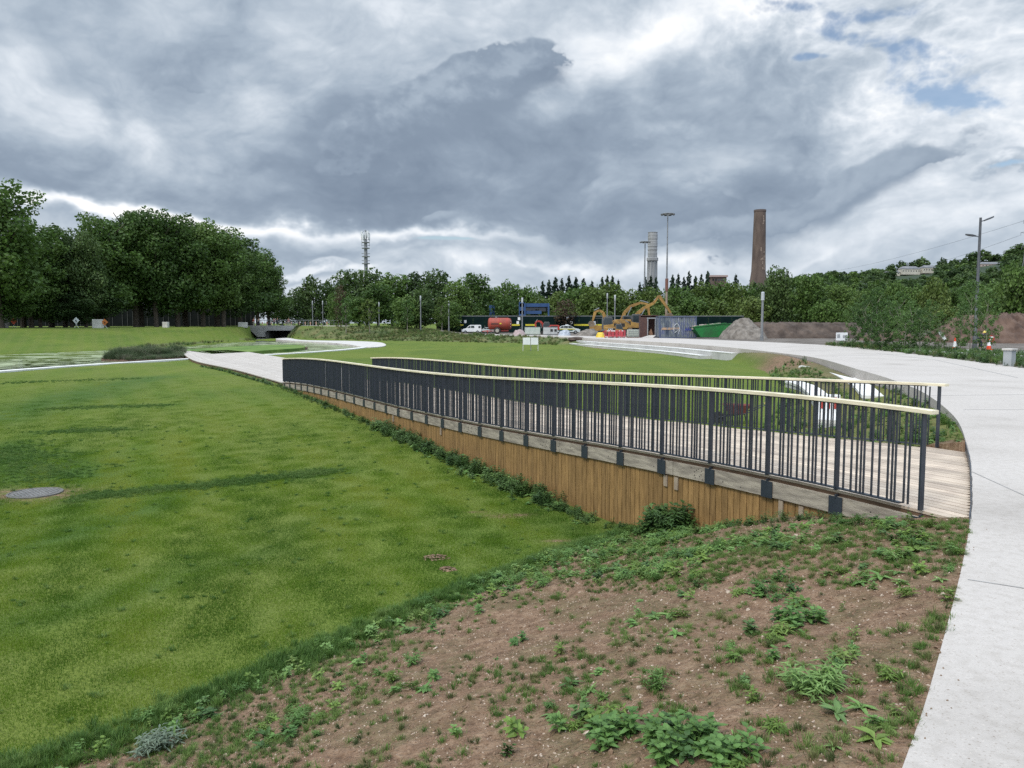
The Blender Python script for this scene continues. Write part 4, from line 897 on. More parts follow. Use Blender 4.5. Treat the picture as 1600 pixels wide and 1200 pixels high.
# ---------------------------------------------------------------- trees
M_lf_dark = leafmat('dark_tree_leaf', [(0.0313,0.0607,0.0184), (0.0534,0.0957,0.0258), (0.0810,0.1306,0.0368)], .38, .3, .55, scale=.08)
M_lf_mid = leafmat('tree_leaf', [(0.0515,0.0994,0.0202), (0.0791,0.1426,0.0294), (0.1150,0.1840,0.0442)], .38, .34, .55, scale=.08)
M_lf_light = leafmat('light_tree_leaf', [(0.0716,0.1180,0.0228), (0.1032,0.1530,0.0332), (0.1355,0.1835,0.0481)], .38, .34, .55, scale=.08)
M_lf_con = leafmat('conifer_leaf', [(.010,.026,.014), (.016,.036,.018), (.024,.046,.022)], .3, .1, .7, scale=.1)
M_lf_red = leafmat('copper_tree_leaf', [(.05,.035,.022), (.08,.05,.028), (.06,.07,.03)], .35, .2, .6, scale=.3)
M_lf_young = leafmat('sapling_leaf', [(0.0403,0.0862,0.0207), (0.0633,0.1265,0.0287), (0.0978,0.1725,0.0460)], .4, .3, .5, scale=.3)
def crown_np(lobes, n, size, rng, shell=.45, flat=.0):
    """leaf-sized folded cards through a set of ellipsoid lobes"""
    w = np.array([l[3]*l[4]*l[5] for l in lobes])**.72; w /= w.sum(); k = rng.choice(len(lobes), n, p=w); Lb = np.array(lobes)[k]
    d = rng.normal(size=(n, 3)); d /= np.linalg.norm(d, axis=1)[:, None]; r = (shell+(1-shell)*rng.random(n))**.6; r = r*(1+rng.normal(0, .07, n))
    c = Lb[:, :3]+d*Lb[:, 3:6]*r[:, None]
    nrm = d*.75+rng.normal(size=(n, 3))*.65+np.array([0,0,.35]); nrm /= np.linalg.norm(nrm, axis=1)[:, None]
    t = np.cross(nrm, rng.normal(size=(n, 3))); t /= np.linalg.norm(t, axis=1)[:, None]; b = np.cross(nrm, t)
    s = (size*rng.uniform(.55, 1.3, n))[:, None]
    V = np.stack([c-t*s*.5, c+b*s*.36+nrm*s*.10, c+t*s*.5, c-b*s*.36+nrm*s*.10], 1).reshape(-1, 3)
    i = np.arange(n)*4; F = np.concatenate([np.stack([i, i+1, i+2], 1), np.stack([i, i+2, i+3], 1)]); return V, F
def lobes_round(w, h, z0, rng, n=24):
    L_ = []
    for i in range(n):
        f = (i+.5)/n; zz = z0+h*(.12+.80*f); prof = math.sin(math.pi*min(.98, (.14+.80*f)))**.62; a = i*2.4+rng.uniform(-.4, .4); r = w/2*prof*rng.uniform(.35, .72)
        s = w*rng.uniform(.17, .27)*(1-.25*f); L_.append((math.cos(a)*r, math.sin(a)*r, zz+rng.uniform(-.04, .04)*h, s, s, s*rng.uniform(.7, .95)))
        if i % 2: q = s*.5; L_.append((math.cos(a)*(r+s*.8), math.sin(a)*(r+s*.8), zz+rng.uniform(-.02, .09)*h, q, q, q*.8))
    for k in range(4): L_.append((0, 0, z0+h*(.3+.15*k), w*.26, w*.26, h*.14))
    return L_
def trunk_mesh(h, r, w, z0, rng, limbs=7, lean=0):
    mb = MB(); pts = [(0,0,-.3), (0,0,.2), (rv(.02)*h, rv(.02)*h, h*.35), (rv(.03)*h+lean, rv(.03)*h, h*.6), (lean*1.5, 0, h*.78)]
    mb.tube(pts, [r*1.5, r*1.1, r*.85, r*.5, r*.15], 8)
    for i in range(limbs):
        f = .3+.5*i/limbs; a = i*2.4; z = h*f; e = w*.30*rng.uniform(.7, 1); mb.tube([(lean*f, 0, z), (lean*f+math.cos(a)*e*.5, math.sin(a)*e*.5, z+h*.10), (math.cos(a)*e, math.sin(a)*e, z+h*.2)], [r*.5, r*.3, r*.1], 6)
    return mb
PROTO = {}
def tree_proto(key, w, h, n, size, m, kind='round', trunk=.25, clear=.15, bark=None, limbs=7):
    rng = np.random.default_rng(sum(map(ord, key))); random.seed(3+len(PROTO))
    if kind == 'round': lb = lobes_round(w, h*(1-clear), h*clear, rng)
    elif kind == 'column': lb = [(rv(.12)*w, rv(.12)*w, h*(clear+(1-clear)*(i+.5)/14), w*.5*math.sin(math.pi*(.12+.8*(i+.5)/14))**.6, w*.5*math.sin(math.pi*(.12+.8*(i+.5)/14))**.6, h*.06) for i in range(14)]
    elif kind == 'cone':
        lb = []
        for i in range(26):
            f = i/26; a = i*2.4; rr = w*.5*(1-f)**.8; lb.append((math.cos(a)*rr*.5, math.sin(a)*rr*.5, h*(.06+.94*f), rr*.55+.12, rr*.55+.12, h*.045))
    elif kind == 'sapling':
        lb = []
        for i in range(40):
            f = (i+.5)/40; a = i*2.4; rr = w*.5*math.sin(math.pi*(.1+.82*f))**.8*rng.uniform(.3, 1.1); s = w*rng.uniform(.06, .13); lb.append((math.cos(a)*rr, math.sin(a)*rr, h*(clear+(1-clear)*f), s, s, s))
    V, F = crown_np(lb, n, size, rng, shell=.25 if kind in ('sapling', 'cone') else .5)
    cr = np_mesh('crown', V, F, m, linkit=False); tm = trunk_mesh(h, trunk, w, 0, rng, limbs); t = tm.build('trunk', bark or M_bark, smooth=True); C.objects.unlink(t)
    PROTO[key] = (w, h, cr, t); return key
def plant_tree(key, x, y, z, w, h, label, cat='tree', group=None, rz=None, name=None):
    W_, H_, cr, t = PROTO[key]; e = empty(name or 'leafy_tree', (x, y, z), random.uniform(0, 6.28) if rz is None else rz, label, cat, group)
    e.scale = (w/W_, w/W_, h/H_)
    for s in (t, cr):
        c = s.copy(); C.objects.link(c); c.parent = e
    return e
for i in range(3): tree_proto('big%d' % i, 10, 16, 12500, .40, (M_lf_mid, M_lf_mid, M_lf_dark)[i], trunk=.32, clear=.10)
for i in range(3): tree_proto('dark%d' % i, 10, 13, 4200, .62, (M_lf_dark, M_lf_dark, M_lf_mid)[i], trunk=.25, clear=.08)
for i in range(2): tree_proto('light%d' % i, 10, 9, 3600, .60, M_lf_light if i else M_lf_mid, trunk=.2, clear=.03)
for i in range(2): tree_proto('con%d' % i, 6, 13, 2600, .6, M_lf_con, 'cone', trunk=.15, limbs=0)
for i in range(3): tree_proto('sap%d' % i, 2.6, 5, 2300, .13, M_lf_young, 'sapling', trunk=.035, clear=.12, bark=M_birch)
for i in range(2): tree_proto('young%d' % i, 3, 6, 1400, .24, (M_lf_young, M_lf_light)[i], 'sapling', trunk=.06, clear=.3, bark=M_birch)
tree_proto('copper', 3, 9, 1500, .3, M_lf_red, 'column', trunk=.08, clear=.1)
tree_proto('bush', 3, 2.2, 900, .25, M_lf_light, 'round', trunk=.05, clear=0, limbs=3)
def row(lst, keys, label, group, cat='tree', name=None, zb=None):
    for i, (px, py, w, d) in enumerate(lst):
        k = random.choice(keys) if not isinstance(keys, str) else keys; p = P(px, py, d); z = tz(p.x, d)-.1 if zb is None else P(px, float(np.interp(px, [q[0] for q in prof], [q[1] for q in prof]))+3, d).z
        plant_tree(k, p.x, d, z, w*d/1200*1.18, (p.z-z)*1.0, label, cat, group, name=name)
random.seed(21)
plant_tree('big0', P(-12,287,108).x, 108, 1.2, 15, P(0,284,108).z-1.2, 'tallest tree at the left picture edge, its crown cut by the frame', 'tree')
row([(-60,330,110,113),(42,358,96,119)], ['big1'], 'dark leafy tree in the left stand, next to the tall tree cut by the frame', 'trees at the left end of the stand')
row([(95,352,88,125),(128,360,64,125)], ['big2'], 'darker brownish leafy tree towards the left of the stand on the far bank', 'dark trees in the left stand')
row([(160,335,98,133),(205,322,96,139),(238,330,90,139),(272,332,96,143),(312,340,92,148),(345,356,88,150),(372,370,82,161),(400,388,72,178),(418,408,62,181)], ['big0', 'big1'], 'tall green leafy tree in the dense stand on the left bank', 'trees in the dense left stand')
row([(30,375,110,126),(75,385,110,131),(150,370,110,138),(215,350,110,145),(285,352,110,152),(335,365,110,156),(385,395,90,186)], ['big2', 'big1'], 'leafy tree in the back row of the left stand', 'back row trees of the left stand')
row([(60,440,70,120),(150,430,70,129),(110,455,70,123),(0,430,90,111)], ['big1', 'big2'], 'low-branched leafy tree at the front foot of the left stand', 'low front trees of the left stand')
# the belt of trees behind the compound
row([(440,462,46,200),(465,450,40,205),(487,433,44,185),(540,424,56,180),(572,420,62,185),(612,425,66,184),(650,428,56,188),(683,421,56,182),(716,436,48,170),(742,424,56,178),(590,442,60,168),(655,452,50,160)], ['dark0', 'dark1', 'dark2'], 'dark tall tree in the belt between the road bridge and the white van', 'dark belt trees left of the compound')
row([(515,440,44,190),(528,455,40,172),(632,462,44,158),(702,470,40,158),(560,462,40,165)], ['dark2', 'light0'], 'mid green tree low in the belt right of the road bridge', 'lower belt trees right of the bridge')
row([(770,446,44,190),(797,440,48,192),(825,447,44,190),(790,464,52,174),(735,470,50,172)], ['light0', 'dark2'], 'green round tree in the belt above the red tanker', 'belt trees above the tanker')
row([(845,466,40,182),(872,458,46,188),(905,446,60,184),(880,478,36,172),(925,452,56,176),(950,446,68,174),(985,456,56,180),(1020,452,60,182),(1058,446,58,186),(1082,462,56,178),(1100,444,52,190),(1128,440,56,190),(1150,446,50,184),(1172,442,44,186),(1120,470,60,176),(1175,466,58,172),(1040,476,50,176),(1010,478,50,172)], ['light0', 'light1', 'light1'], 'light green round tree in the belt behind the diggers and the blue container', 'light green belt trees behind the compound')
row([(1218,416,46,172),(1200,440,40,176)], ['dark0'], 'very dark tree just right of the foot of the brick chimney', 'dark trees by the brick chimney')
row([(1266,424,56,168)], ['dark2'], 'broad round tree right of the dark one by the brick chimney', None)
row([(1312,441,46,170),(1340,452,40,175),(1365,446,40,182),(1398,440,44,180),(1430,446,44,178),(1462,437,44,172),(1490,446,40,176),(1515,448,40,180),(1290,470,50,160),(1350,478,50,160),(1420,482,60,156),(1480,480,60,150),(1540,470,50,150)], ['light0', 'light1', 'dark2'], 'green tree in the belt below the wooded hillside', 'belt trees below the hillside')
row([(1545,440,56,140),(1592,412,64,118),(1640,405,70,118),(1570,440,50,122)], ['dark2', 'light0'], 'green tree in the belt at the right picture edge', 'belt trees at the right edge')
row([(848,438,26,240),(858,436,26,242),(868,432,30,240),(878,434,26,238),(889,430,30,240),(900,432,30,238),(912,434,28,242),(925,438,26,240),(941,432,26,236),(949,429,24,236),(957,430,26,238),(966,436,24,238)], ['con0', 'con1'], 'dark pointed conifer left of the grey concrete tower, above the belt', 'conifers left of the grey tower', name='conifer')
row([(1000,440,22,236),(1009,432,26,236),(1017,429,26,238),(1025,432,24,238),(1051,428,26,236),(1060,426,24,234),(1069,431,24,236),(1077,422,26,236),(1087,430,24,238),(1096,426,24,236),(1106,422,24,234)], ['con0', 'con1'], 'dark pointed conifer between the grey concrete tower and the brick chimney', 'conifers right of the grey tower', name='conifer')
row([(1150,427,28,236)], ['con1'], 'single dark conifer standing alone between the flat-topped building and the brick chimney', None, name='conifer')
row([(1180,440,30,230),(1192,444,26,228)], ['con0'], 'dark conifer at the foot of the brick chimney', 'conifers at the chimney foot', name='conifer')
# young trees on the grass bank
for px, py, w, yb, lab, k in ((540,466,30,519,'young green tree staked on the grass bank, beside the copper one','young0'),(577,468,34,509,'spreading young tree on the grass bank, second from the bridge','young1'),(636,470,26,508,'slim young tree on the grass bank behind the curved paving','young0'),(690,465,30,509,'pale green rounded young tree, rightmost on the grass bank','young1')):
    p = P(px, py, 146); z = tz(p.x, 146); plant_tree(k, p.x, 146, z, w*146/1200, p.z-z, lab, 'young tree', name='young_tree')
p = P(531, 446, 152); plant_tree('copper', p.x, 152, tz(p.x, 152), 2.6, p.z-tz(p.x, 152), 'narrow copper-leaved tree right of the road bridge', 'tree', name='copper_tree')
p = P(878, 468, 170); plant_tree('copper', p.x, 160, 0, 5.2, P(878,468,160).z, 'reddish brown tree behind the hoarding, right of the blue frame building', 'tree', name='copper_tree')
# saplings in the planting bed
random.seed(5)
for i, (px, py, w, d) in enumerate(((1338,474,34,66),(1352,462,40,64),(1372,450,44,66),(1392,470,40,60),(1406,458,46,58),(1425,470,44,56),(1440,484,36,54),(1455,470,36,58),(1380,488,38,58),(1415,492,38,54),(1362,490,34,62),(1470,488,30,56))):
    p = P(px, py, d); plant_tree('sap%d' % (i % 3), p.x, d, 0, w*d/1200*1.15, p.z, 'slender green sapling in the thicket beside the path', 'sapling', 'saplings in the thicket', name='sapling')
for i, (px, py, w, d, lab) in enumerate(((1520,440,46,52,'tall thin sapling in front of the double street lamp'),(1545,452,40,50,'leaning sapling just right of the double street lamp, near the worker'),(1505,470,34,55,'thin sapling left of the double street lamp, by the traffic cone'))):
    p = P(px, py, d); plant_tree('sap%d' % i, p.x, d, 0, w*d/1200*1.1, p.z, lab, 'sapling', name='sapling')
row([(1102,489,20,165),(1118,490,20,165),(1135,490,20,165),(1085,489,16,166),(1150,490,20,164)], 'bush', 'low pale green bush behind the hoarding above the green skips', 'bushes above the skips', 'bush', 'bush')
row([(748,485,16,170),(835,486,18,170),(900,485,22,168),(885,488,16,168)], 'bush', 'low pale green bush peeping over the dark hoarding', 'bushes over the hoarding', 'bush', 'bush')
# wooded hillside far away on the right
HD = 1100.
prof = [(1180,442),(1260,438),(1310,433),(1340,431),(1380,427),(1420,424),(1460,421),(1500,414),(1540,408),(1570,404),(1600,396),(1680,380),(1800,350),(2000,320),(2400,330),(2800,400)]
V = []; rows_ = 14
for i, (px, py) in enumerate(prof):
    top = P(px, py, HD)
    for j in range(rows_+1):
        f = j/rows_; d = HD*(.62+.38*f); V.append((top.x*(.62+.38*f)/1., d, -2+(top.z+2)*(f**.9)))
    V.append((top.x*1.3, HD*1.5, -2))
nr = rows_+2; F = [(i*nr+j, (i+1)*nr+j, (i+1)*nr+j+1, i*nr+j+1) for i in range(len(prof)-1) for j in range(nr-1)]
M_hill = mat('hill_wood_floor', (.016,.03,.014), (.03,.05,.02), .02, .95)
o = to_obj('hill', V, F, M_hill, None, True); o['kind'] = 'structure'
rng = np.random.default_rng(8); n = 2600; u = rng.uniform(1190, 2300, n); f = rng.uniform(.0, 1.0, n)**.8
pos = np.zeros((n, 3))
for i in range(n):
    py = np.interp(u[i], [p[0] for p in prof], [p[1] for p in prof]); t = P(u[i], py, HD); g = .62+.38*f[i]; pos[i] = (t.x*g, HD*g, -2+(t.z+2)*f[i]**.9-2.5)
ok = np.ones(n, bool)
for k, (px0, px1, pyb) in enumerate(((1395,1462,434),(1525,1566,420))):
    q = np.array([wpx(*p_) for p_ in pos]); ok &= ~((q[:, 0] > px0) & (q[:, 0] < px1) & (f > .66) & (f < 1.01))
pos = pos[ok]; n = len(pos)
kk = []
for j in range(4):
    V, F = crown_np(lobes_round(12, 10, 0, rng, 9), 260, 2.3, rng, .5); kk.append(np_mesh('far_crown', V, F, (M_lf_dark, M_lf_mid, M_lf_dark, M_lf_dark)[j], linkit=False))
rot = np.zeros((n, 3)); rot[:, 2] = rng.uniform(0, 6.28, n)
scatter('hillside_wood', kk, pos, rot, rng.uniform(.7, 1.35, n), rng.integers(0, 4, n))
random.seed(4)
tree_proto('hilltree', 12, 10, 420, 2.0, M_lf_dark, 'round', trunk=.4, clear=.1)
row([(1393,414,16,1088),(1410,409,18,1088),(1428,409,20,1088),(1440,404,22,1088),(1474,404,14,1088),(1520,395,22,1088),(1538,392,26,1088),(1556,398,20,1088),(1580,390,24,1088),(1596,382,30,1088)], 'hilltree', 'dark tree standing up on the skyline of the hill', 'trees on the hill skyline', 'tree', None, 1)
# ---------------------------------------------------------------- things
def at(px, d): return P(px, 505, d).x
def text_obj(s, size, m, parent, loc, rot, name='lettering'):
    cu = bpy.data.curves.new(name, 'FONT'); cu.body = s; cu.size = size; cu.extrude = .01; cu.offset = size*.02; cu.align_x = 'CENTER'; cu.align_y = 'CENTER'
    t = bpy.data.objects.new(name, cu); C.objects.link(t); dg = bpy.context.evaluated_depsgraph_get(); me = bpy.data.meshes.new_from_object(t.evaluated_get(dg)); bpy.data.objects.remove(t)
    me.materials.clear(); me.materials.append(m); o = link(bpy.data.objects.new(name, me), parent); o.location = loc; o.rotation_euler = rot; return o
# road bridge over the stream
bd = 165.
br = empty('road_bridge', (at(440, bd), bd, -1.1), 0, 'pale grey concrete road bridge over the stream, left of the grass bank', 'bridge')
def bl_(px, py): p = P(px, py, bd); return (p.x-br.location.x, p.z-br.location.z)
mb = MB(); mb.side([bl_(384,508.6), bl_(540,508.6), bl_(540,513), bl_(470,515.3), bl_(455,516.5), bl_(418,516.5), bl_(414,519), bl_(413.5,526.5), bl_(402,526.5)], 0, .7); mb.build('parapet_beam', M_conc, br)
mb = MB(); mb.side([bl_(384,508.9), bl_(545,508.9), bl_(545,515), bl_(384,515)], .7, 9); mb.build('deck_slab', M_stepc, br)
mb = MB(); mb.side([bl_(412,512), bl_(418,512), bl_(418,530), bl_(412,530)], .7, 9); mb.side([bl_(456,512), bl_(470,512), bl_(470,530), bl_(456,530)], .7, 9); mb.side([bl_(418,512), bl_(456,512), bl_(456,530), bl_(418,530)], 8.6, 9); mb.build('abutment', mat('culvert_wall', (.10,.10,.095), (.16,.16,.15), 1, .9), br)
def bar_rail(root, x0, x1, y, z, n, h=1.1):
    mb = MB()
    mb.beam((x0, y, z+h), (x1, y, z+h), .06, .06); mb.beam((x0, y, z+h*.5), (x1, y, z+h*.5), .03, .03); mb.build('top_rail', M_steelg, root)
    for i in range(n):
        mb = MB(); mb.box((0, 0, h/2), (.05, .05, h)); o = mb.build('post', M_steelg, root); o.location = (x0+(x1-x0)*i/(n-1), y, z)
zt = bl_(400,508.6)[1]
bar_rail(br, bl_(386,0)[0], bl_(533,0)[0], .35, zt, 22); 
r2 = empty('bridge_railing', (at(430,176), 176, 1.4), 0, 'grey steel railing along the far side of the road bridge', 'railing'); bar_rail(r2, -8, 10, 0, 0, 16, 1.3)
for i, px in enumerate((410,417,424,447,455,468,477,485,494,511)):
    d = 168; mb = MB(); mb.lathe([(.11,0),(.11,.85),(.08,.95)], n=10); mb.mi(1).lathe([(.115,.6),(.115,.74)], n=10)
    o = mb.build('bollard', [mat('timber_bollard', (.45,.34,.25), (.55,.42,.32), 3, .7), M_orange], smooth=True); o.location = (at(px, d), d, 1.36)
    tag(o, 'short pale bollard in the row along the road bridge', 'bollard', 'bollards on the road bridge')
# people
def person(x, y, z, rz, pose, shirt, trousers, hair, label, hat=None):
    r = empty('person', (x, y, z), rz, label, 'person')
    J = {'hip':(0,0,.93),'waist':(0,0,1.08),'chest':(0,.01,1.32),'neck':(0,0,1.48),'head':(0,.01,1.60),'top':(0,.0,1.71),
         'ls':(-.17,0,1.40),'le':(-.23,.02,1.13),'lw':(-.22,.10,.90),'lh':(-.21,.13,.82),'rs':(.17,0,1.40),'re':(.23,.02,1.13),'rw':(.22,.10,.90),'rh':(.21,.13,.82),
         'lt':(-.09,0,.90),'lk':(-.11,.03,.50),'la':(-.12,0,.09),'lf':(-.13,.14,.04),'rt':(.09,0,.90),'rk':(.11,.03,.50),'ra':(.12,0,.09),'rf':(.13,.14,.04)}
    J.update(pose)
    Rd = {'hip':.13,'waist':.12,'chest':.14,'neck':.055,'head':.095,'top':.07,'ls':.06,'le':.042,'lw':.03,'lh':.035,'rs':.06,'re':.042,'rw':.03,'rh':.035,'lt':.085,'lk':.058,'la':.042,'lf':.035,'rt':.085,'rk':.058,'ra':.042,'rf':.035}
    def skin(name, keys, edges, m, grow=0.):
        me = bpy.data.meshes.new(name); me.from_pydata([J[k] for k in keys], [(keys.index(a), keys.index(b)) for a, b in edges], []); me.materials.append(m)
        o = link(bpy.data.objects.new(name, me), r); md = o.modifiers.new('skin', 'SKIN'); 
        for i, k in enumerate(keys): v = me.skin_vertices[0].data[i]; v.radius = (Rd[k]+grow, (Rd[k]+grow)*(.75 if k in ('hip','waist','chest') else 1))
        me.skin_vertices[0].data[0].use_root = True; o.modifiers.new('sub', 'SUBSURF').levels = 1; o.modifiers['sub'].render_levels = 1; return o
    E_ = [('hip','waist'),('waist','chest'),('chest','neck'),('neck','head'),('head','top'),('chest','ls'),('ls','le'),('le','lw'),('lw','lh'),('chest','rs'),('rs','re'),('re','rw'),('rw','rh'),('hip','lt'),('lt','lk'),('lk','la'),('la','lf'),('hip','rt'),('rt','rk'),('rk','ra'),('ra','rf')]
    skin('body', list(J), E_, M_skin)
    skin('jacket', ['waist','chest','ls','le','lw','rs','re','rw','hip'], [('hip','waist'),('waist','chest'),('chest','ls'),('ls','le'),('le','lw'),('chest','rs'),('rs','re'),('re','rw')], shirt, .018)
    skin('trousers', ['hip','lt','lk','la','rt','rk','ra'], [('hip','lt'),('lt','lk'),('lk','la'),('hip','rt'),('rt','rk'),('rk','ra')], trousers, .016)
    hd = Vector(J['head']); mb = MB(); mb.lathe([(.10,.0),(.115,.05),(.10,.11),(.05,.145)] if not hat else [(.17,-.0),(.135,.02),(.13,.08),(.08,.14),(.03,.16)], (hd.x, hd.y-.012, hd.z+.02), 12); mb.build('hard_hat' if hat else 'hair', hat or hair, r, smooth=True)
    return r
M_navy = mat('navy_cloth', (.02,.025,.05), None, rough=.9); M_pink = mat('pink_cloth', (.55,.28,.28), None, rough=.9); M_cream = mat('cream_cloth', (.5,.45,.38), None, rough=.9); M_hair = mat('brown_hair', (.05,.03,.02), None, rough=.8); M_fair = mat('fair_hair', (.3,.2,.1), None, rough=.8)
M_hiv = mat('hi_vis_yellow', (.55,.62,.05), None, rough=.7); M_hat = mat('yellow_hat', (.75,.58,.12), None, rough=.4); M_redc = mat('red_cloth', (.35,.04,.03), None, rough=.9)
person(at(433.5,167), 167, 1.4, 3.1, {}, M_navy, M_navy, M_fair, 'person in dark clothes at the railing, middle of the road bridge')
person(at(428.5,168), 168, 1.4, 2.9, {}, M_pink, M_navy, M_hair, 'person in a pink top, left of the dark-clothed one on the road bridge')
person(at(404.5,169), 169, 1.4, 3.3, {'lw':(-.1,.3,1.1),'lh':(-.06,.36,1.12)}, M_cream, M_navy, M_hair, 'person in a cream top near the left end of the road bridge')
person(at(396.5,170), 170, 1.4, 2.8, {}, M_redc, M_cream, M_fair, 'person in a dark red top at the left end of the road bridge')
person(at(451,169), 169, 1.4, 3.3, {}, M_pink, M_cream, M_fair, 'person in a pink top right of the middle of the road bridge')
wk = {'hip':(0,-.2,.78),'waist':(0,-.08,.92),'chest':(0,.16,1.08),'neck':(0,.28,1.18),'head':(0,.37,1.22),'top':(0,.43,1.30),'ls':(-.17,.2,1.12),'le':(-.24,.36,.9),'lw':(-.18,.5,.72),'lh':(-.16,.56,.66),'rs':(.17,.2,1.12),'re':(.24,.36,.9),'rw':(.18,.5,.72),'rh':(.16,.56,.66),'lt':(-.09,-.18,.76),'lk':(-.12,.08,.45),'rt':(.09,-.18,.76),'rk':(.12,.05,.45)}
person(at(1533,60), 60, .0, -1.5, wk, mat('charcoal_cloth', (.05,.05,.06), None, rough=.9), M_navy, M_hair, 'worker in dark clothes and a yellow hard hat bending forward beside the traffic cones', hat=M_hat)

# lamp columns, masts, towers
def column(px, py, yb, d, label, r=.09, group='plain lamp columns'):
    p = P(px, py, d); z = tz(p.x, d); h = p.z-z; e = empty('lamp_column', (p.x, d, z), 0, label, 'lamp column', group)
    mb = MB(); mb.lathe([(r*1.3,-.2),(r*1.3,.5),(r,.52),(r*.8,h-1.0)], n=10); mb.build('post', M_steelg, e, True)
    mb = MB(); mb.lathe([(r*.9,h-1.0),(r*1.25,h-.95),(r*1.25,h-.08),(r*.8,h)], n=10); mb.build('lantern', mat('frosted_lantern', (.40,.42,.44), None, rough=.3), e, True)
column(1192,456,532,88,'grey lamp column beside the path in front of the long earth bank', .16, None)
column(816,465,521,146,'grey lamp column in front of the blue frame building', .14, None)
column(701,470,512,150,'grey lamp column at the left end of the dark hoarding', .12, None)
column(657,462,508,150,'grey lamp column between two young trees on the grass bank', .12, None)
column(488,470,508,176,'left one of the two thin lamp columns right of the road bridge', .10, None)
column(504,470,508,176,'right one of the two thin lamp columns right of the road bridge', .10, None)
column(592,472,508,160,'thin lamp column on the grass bank near the spreading young tree', .10, None)
column(949,458,505,135,'left one of the two lamp columns rising behind the small digger arm', .10, None)
column(961,461,505,130,'right one of the two lamp columns rising behind the small digger arm', .12, None)
def mast(px, py, yb, d, rust_y, w, label):
    p = P(px, py, d); h = p.z; r = .17*d/150; e = empty('floodlight_mast', (p.x, d, 0), 0, label, 'light mast', 'floodlight masts')
    zr = P(px, rust_y, d).z
    mb = MB(); mb.lathe([(r*1.5,-.3),(r*1.15,zr)], n=10); mb.build('lower_mast', mat('rusty_mast', (.22,.16,.12), (.33,.27,.21), .4, .8), e, True)
    mb = MB(); mb.lathe([(r,zr),(r*.6,h-.2)], n=10); mb.build('upper_mast', M_steelg, e, True)
    mb = MB(); mb.lathe([(r*1.8,zr-1.2),(r*1.8,zr+1.2)], n=10); mb.build('winch_box', mat('dull_rust', (.16,.07,.05), None), e, True)
    mb = MB(); mb.tube([(math.cos(a)*w*.5, math.sin(a)*w*.5, h-.1) for a in np.linspace(0, 2*math.pi, 13)], .07, 5); mb.beam((-w/2,0,h-.1),(w/2,0,h-.1),.08,.08); mb.beam((0,-w/2,h-.1),(0,w/2,h-.1),.08,.08); mb.build('head_ring', M_steelg, e)
    for k in range(8):
        a = k*math.pi/4+.2; mb = MB(); mb.box((0,0,0), (.7,.5,.22), a, .25); o = mb.build('floodlight', mat('lamp_housing', (.12,.125,.13), None, rough=.4), e); o.location = (math.cos(a)*w*.5, math.sin(a)*w*.5, h-.2)
mast(1043.5,333,492,150,445,2.0,'taller floodlight mast rising behind the blue container')
mast(1008,377,476,205,470,2.2,'shorter floodlight mast just left of the grey concrete tower')
# double street lamp on the right
d = 58; p = P(1527,340,d); h = p.z; e = empty('street_lamp', (at(1524.5,d), d, 0), 0, 'tall dark street lamp with two arms at different heights, at the right', 'street lamp')
mb = MB(); mb.lathe([(.16,-.1),(.16,1.2),(.12,1.25),(.085,h)], n=12); mb.build('post', mat('lamp_grey', (.055,.06,.07), (.08,.085,.095), 2, .5), e, True)
k = d/1200.
for nm, z0, sg, ln in (('upper', P(0,346,d).z, 1, 20*k), ('lower', P(0,370,d).z, -1, 22*k)):
    mb = MB(); mb.tube([(0,0,z0-.02),(sg*ln*.45,0,z0+.02+(.12 if sg > 0 else .06))], .035, 8); mb.build('arm', MATS['lamp_grey'], e)
    mb = MB(); x0, x1 = sg*ln*.28, sg*ln; zz0 = z0+.05; zz1 = z0+(.34 if sg > 0 else .16)
    V_ = [(x0,-.05,zz0),(x0,.05,zz0),((x0+x1)/2,.22,(zz0+zz1)/2+.0),(x1,.05,zz1),(x1,-.05,zz1),((x0+x1)/2,-.22,(zz0+zz1)/2)]
    mb.add([(a, b, c+.06) for a, b, c in V_]+[(a, b, c-.04) for a, b, c in V_], [(0,1,2,3,4,5),(11,10,9,8,7,6)]+[(i,(i+1)%6,(i+1)%6+6,i+6) for i in range(6)]); mb.build('lamp_head', MATS['lamp_grey'], e)
# telecom mast
d = 260.; p = P(571,359,d); h = p.z; e = empty('telecom_mast', (p.x, d, 0), 0, 'grey telecom mast with dish platforms above the dark tree belt', 'mast'); k = d/1200.
mb = MB(); mb.lathe([(.8,0),(.62,P(0,412,d).z),(.5,P(0,376,d).z),(.12,h)], n=10); mb.build('shaft', M_steelg, e, True)
for py in (379,388,401,412):
    z = P(0,py,d).z; mb = MB(); mb.lathe([(1.35,z-.1),(1.35,z+.15)], n=12); mb.tube([(1.4*math.cos(a),1.4*math.sin(a),z+1.0) for a in np.linspace(0,2*math.pi,11)],.05,4); mb.build('platform', M_steelg, e)
for i in range(9):
    a = i*2*math.pi/9; z = P(0,371,d).z+(i % 3)*.5; mb = MB(); mb.box((0,0,0), (.42,.26,2.2), a); o = mb.build('antenna_panel', M_white, e); o.location = (math.cos(a)*1.3, math.sin(a)*1.3, z)
mb = MB(); mb.tube([(1.2*math.cos(a),0,P(0,366,d).z+1.2*math.sin(a)) for a in np.linspace(0,2*math.pi,15)],.06,5); mb.tube([(0,1.2*math.cos(a),P(0,366,d).z+1.2*math.sin(a)) for a in np.linspace(0,2*math.pi,15)],.06,5)
for s in (-1,1): mb.beam((s*1.3,0,P(0,385,d).z),(s*1.3,0,P(0,364,d).z),.1,.1)
mb.build('top_frame', M_steelg, e)
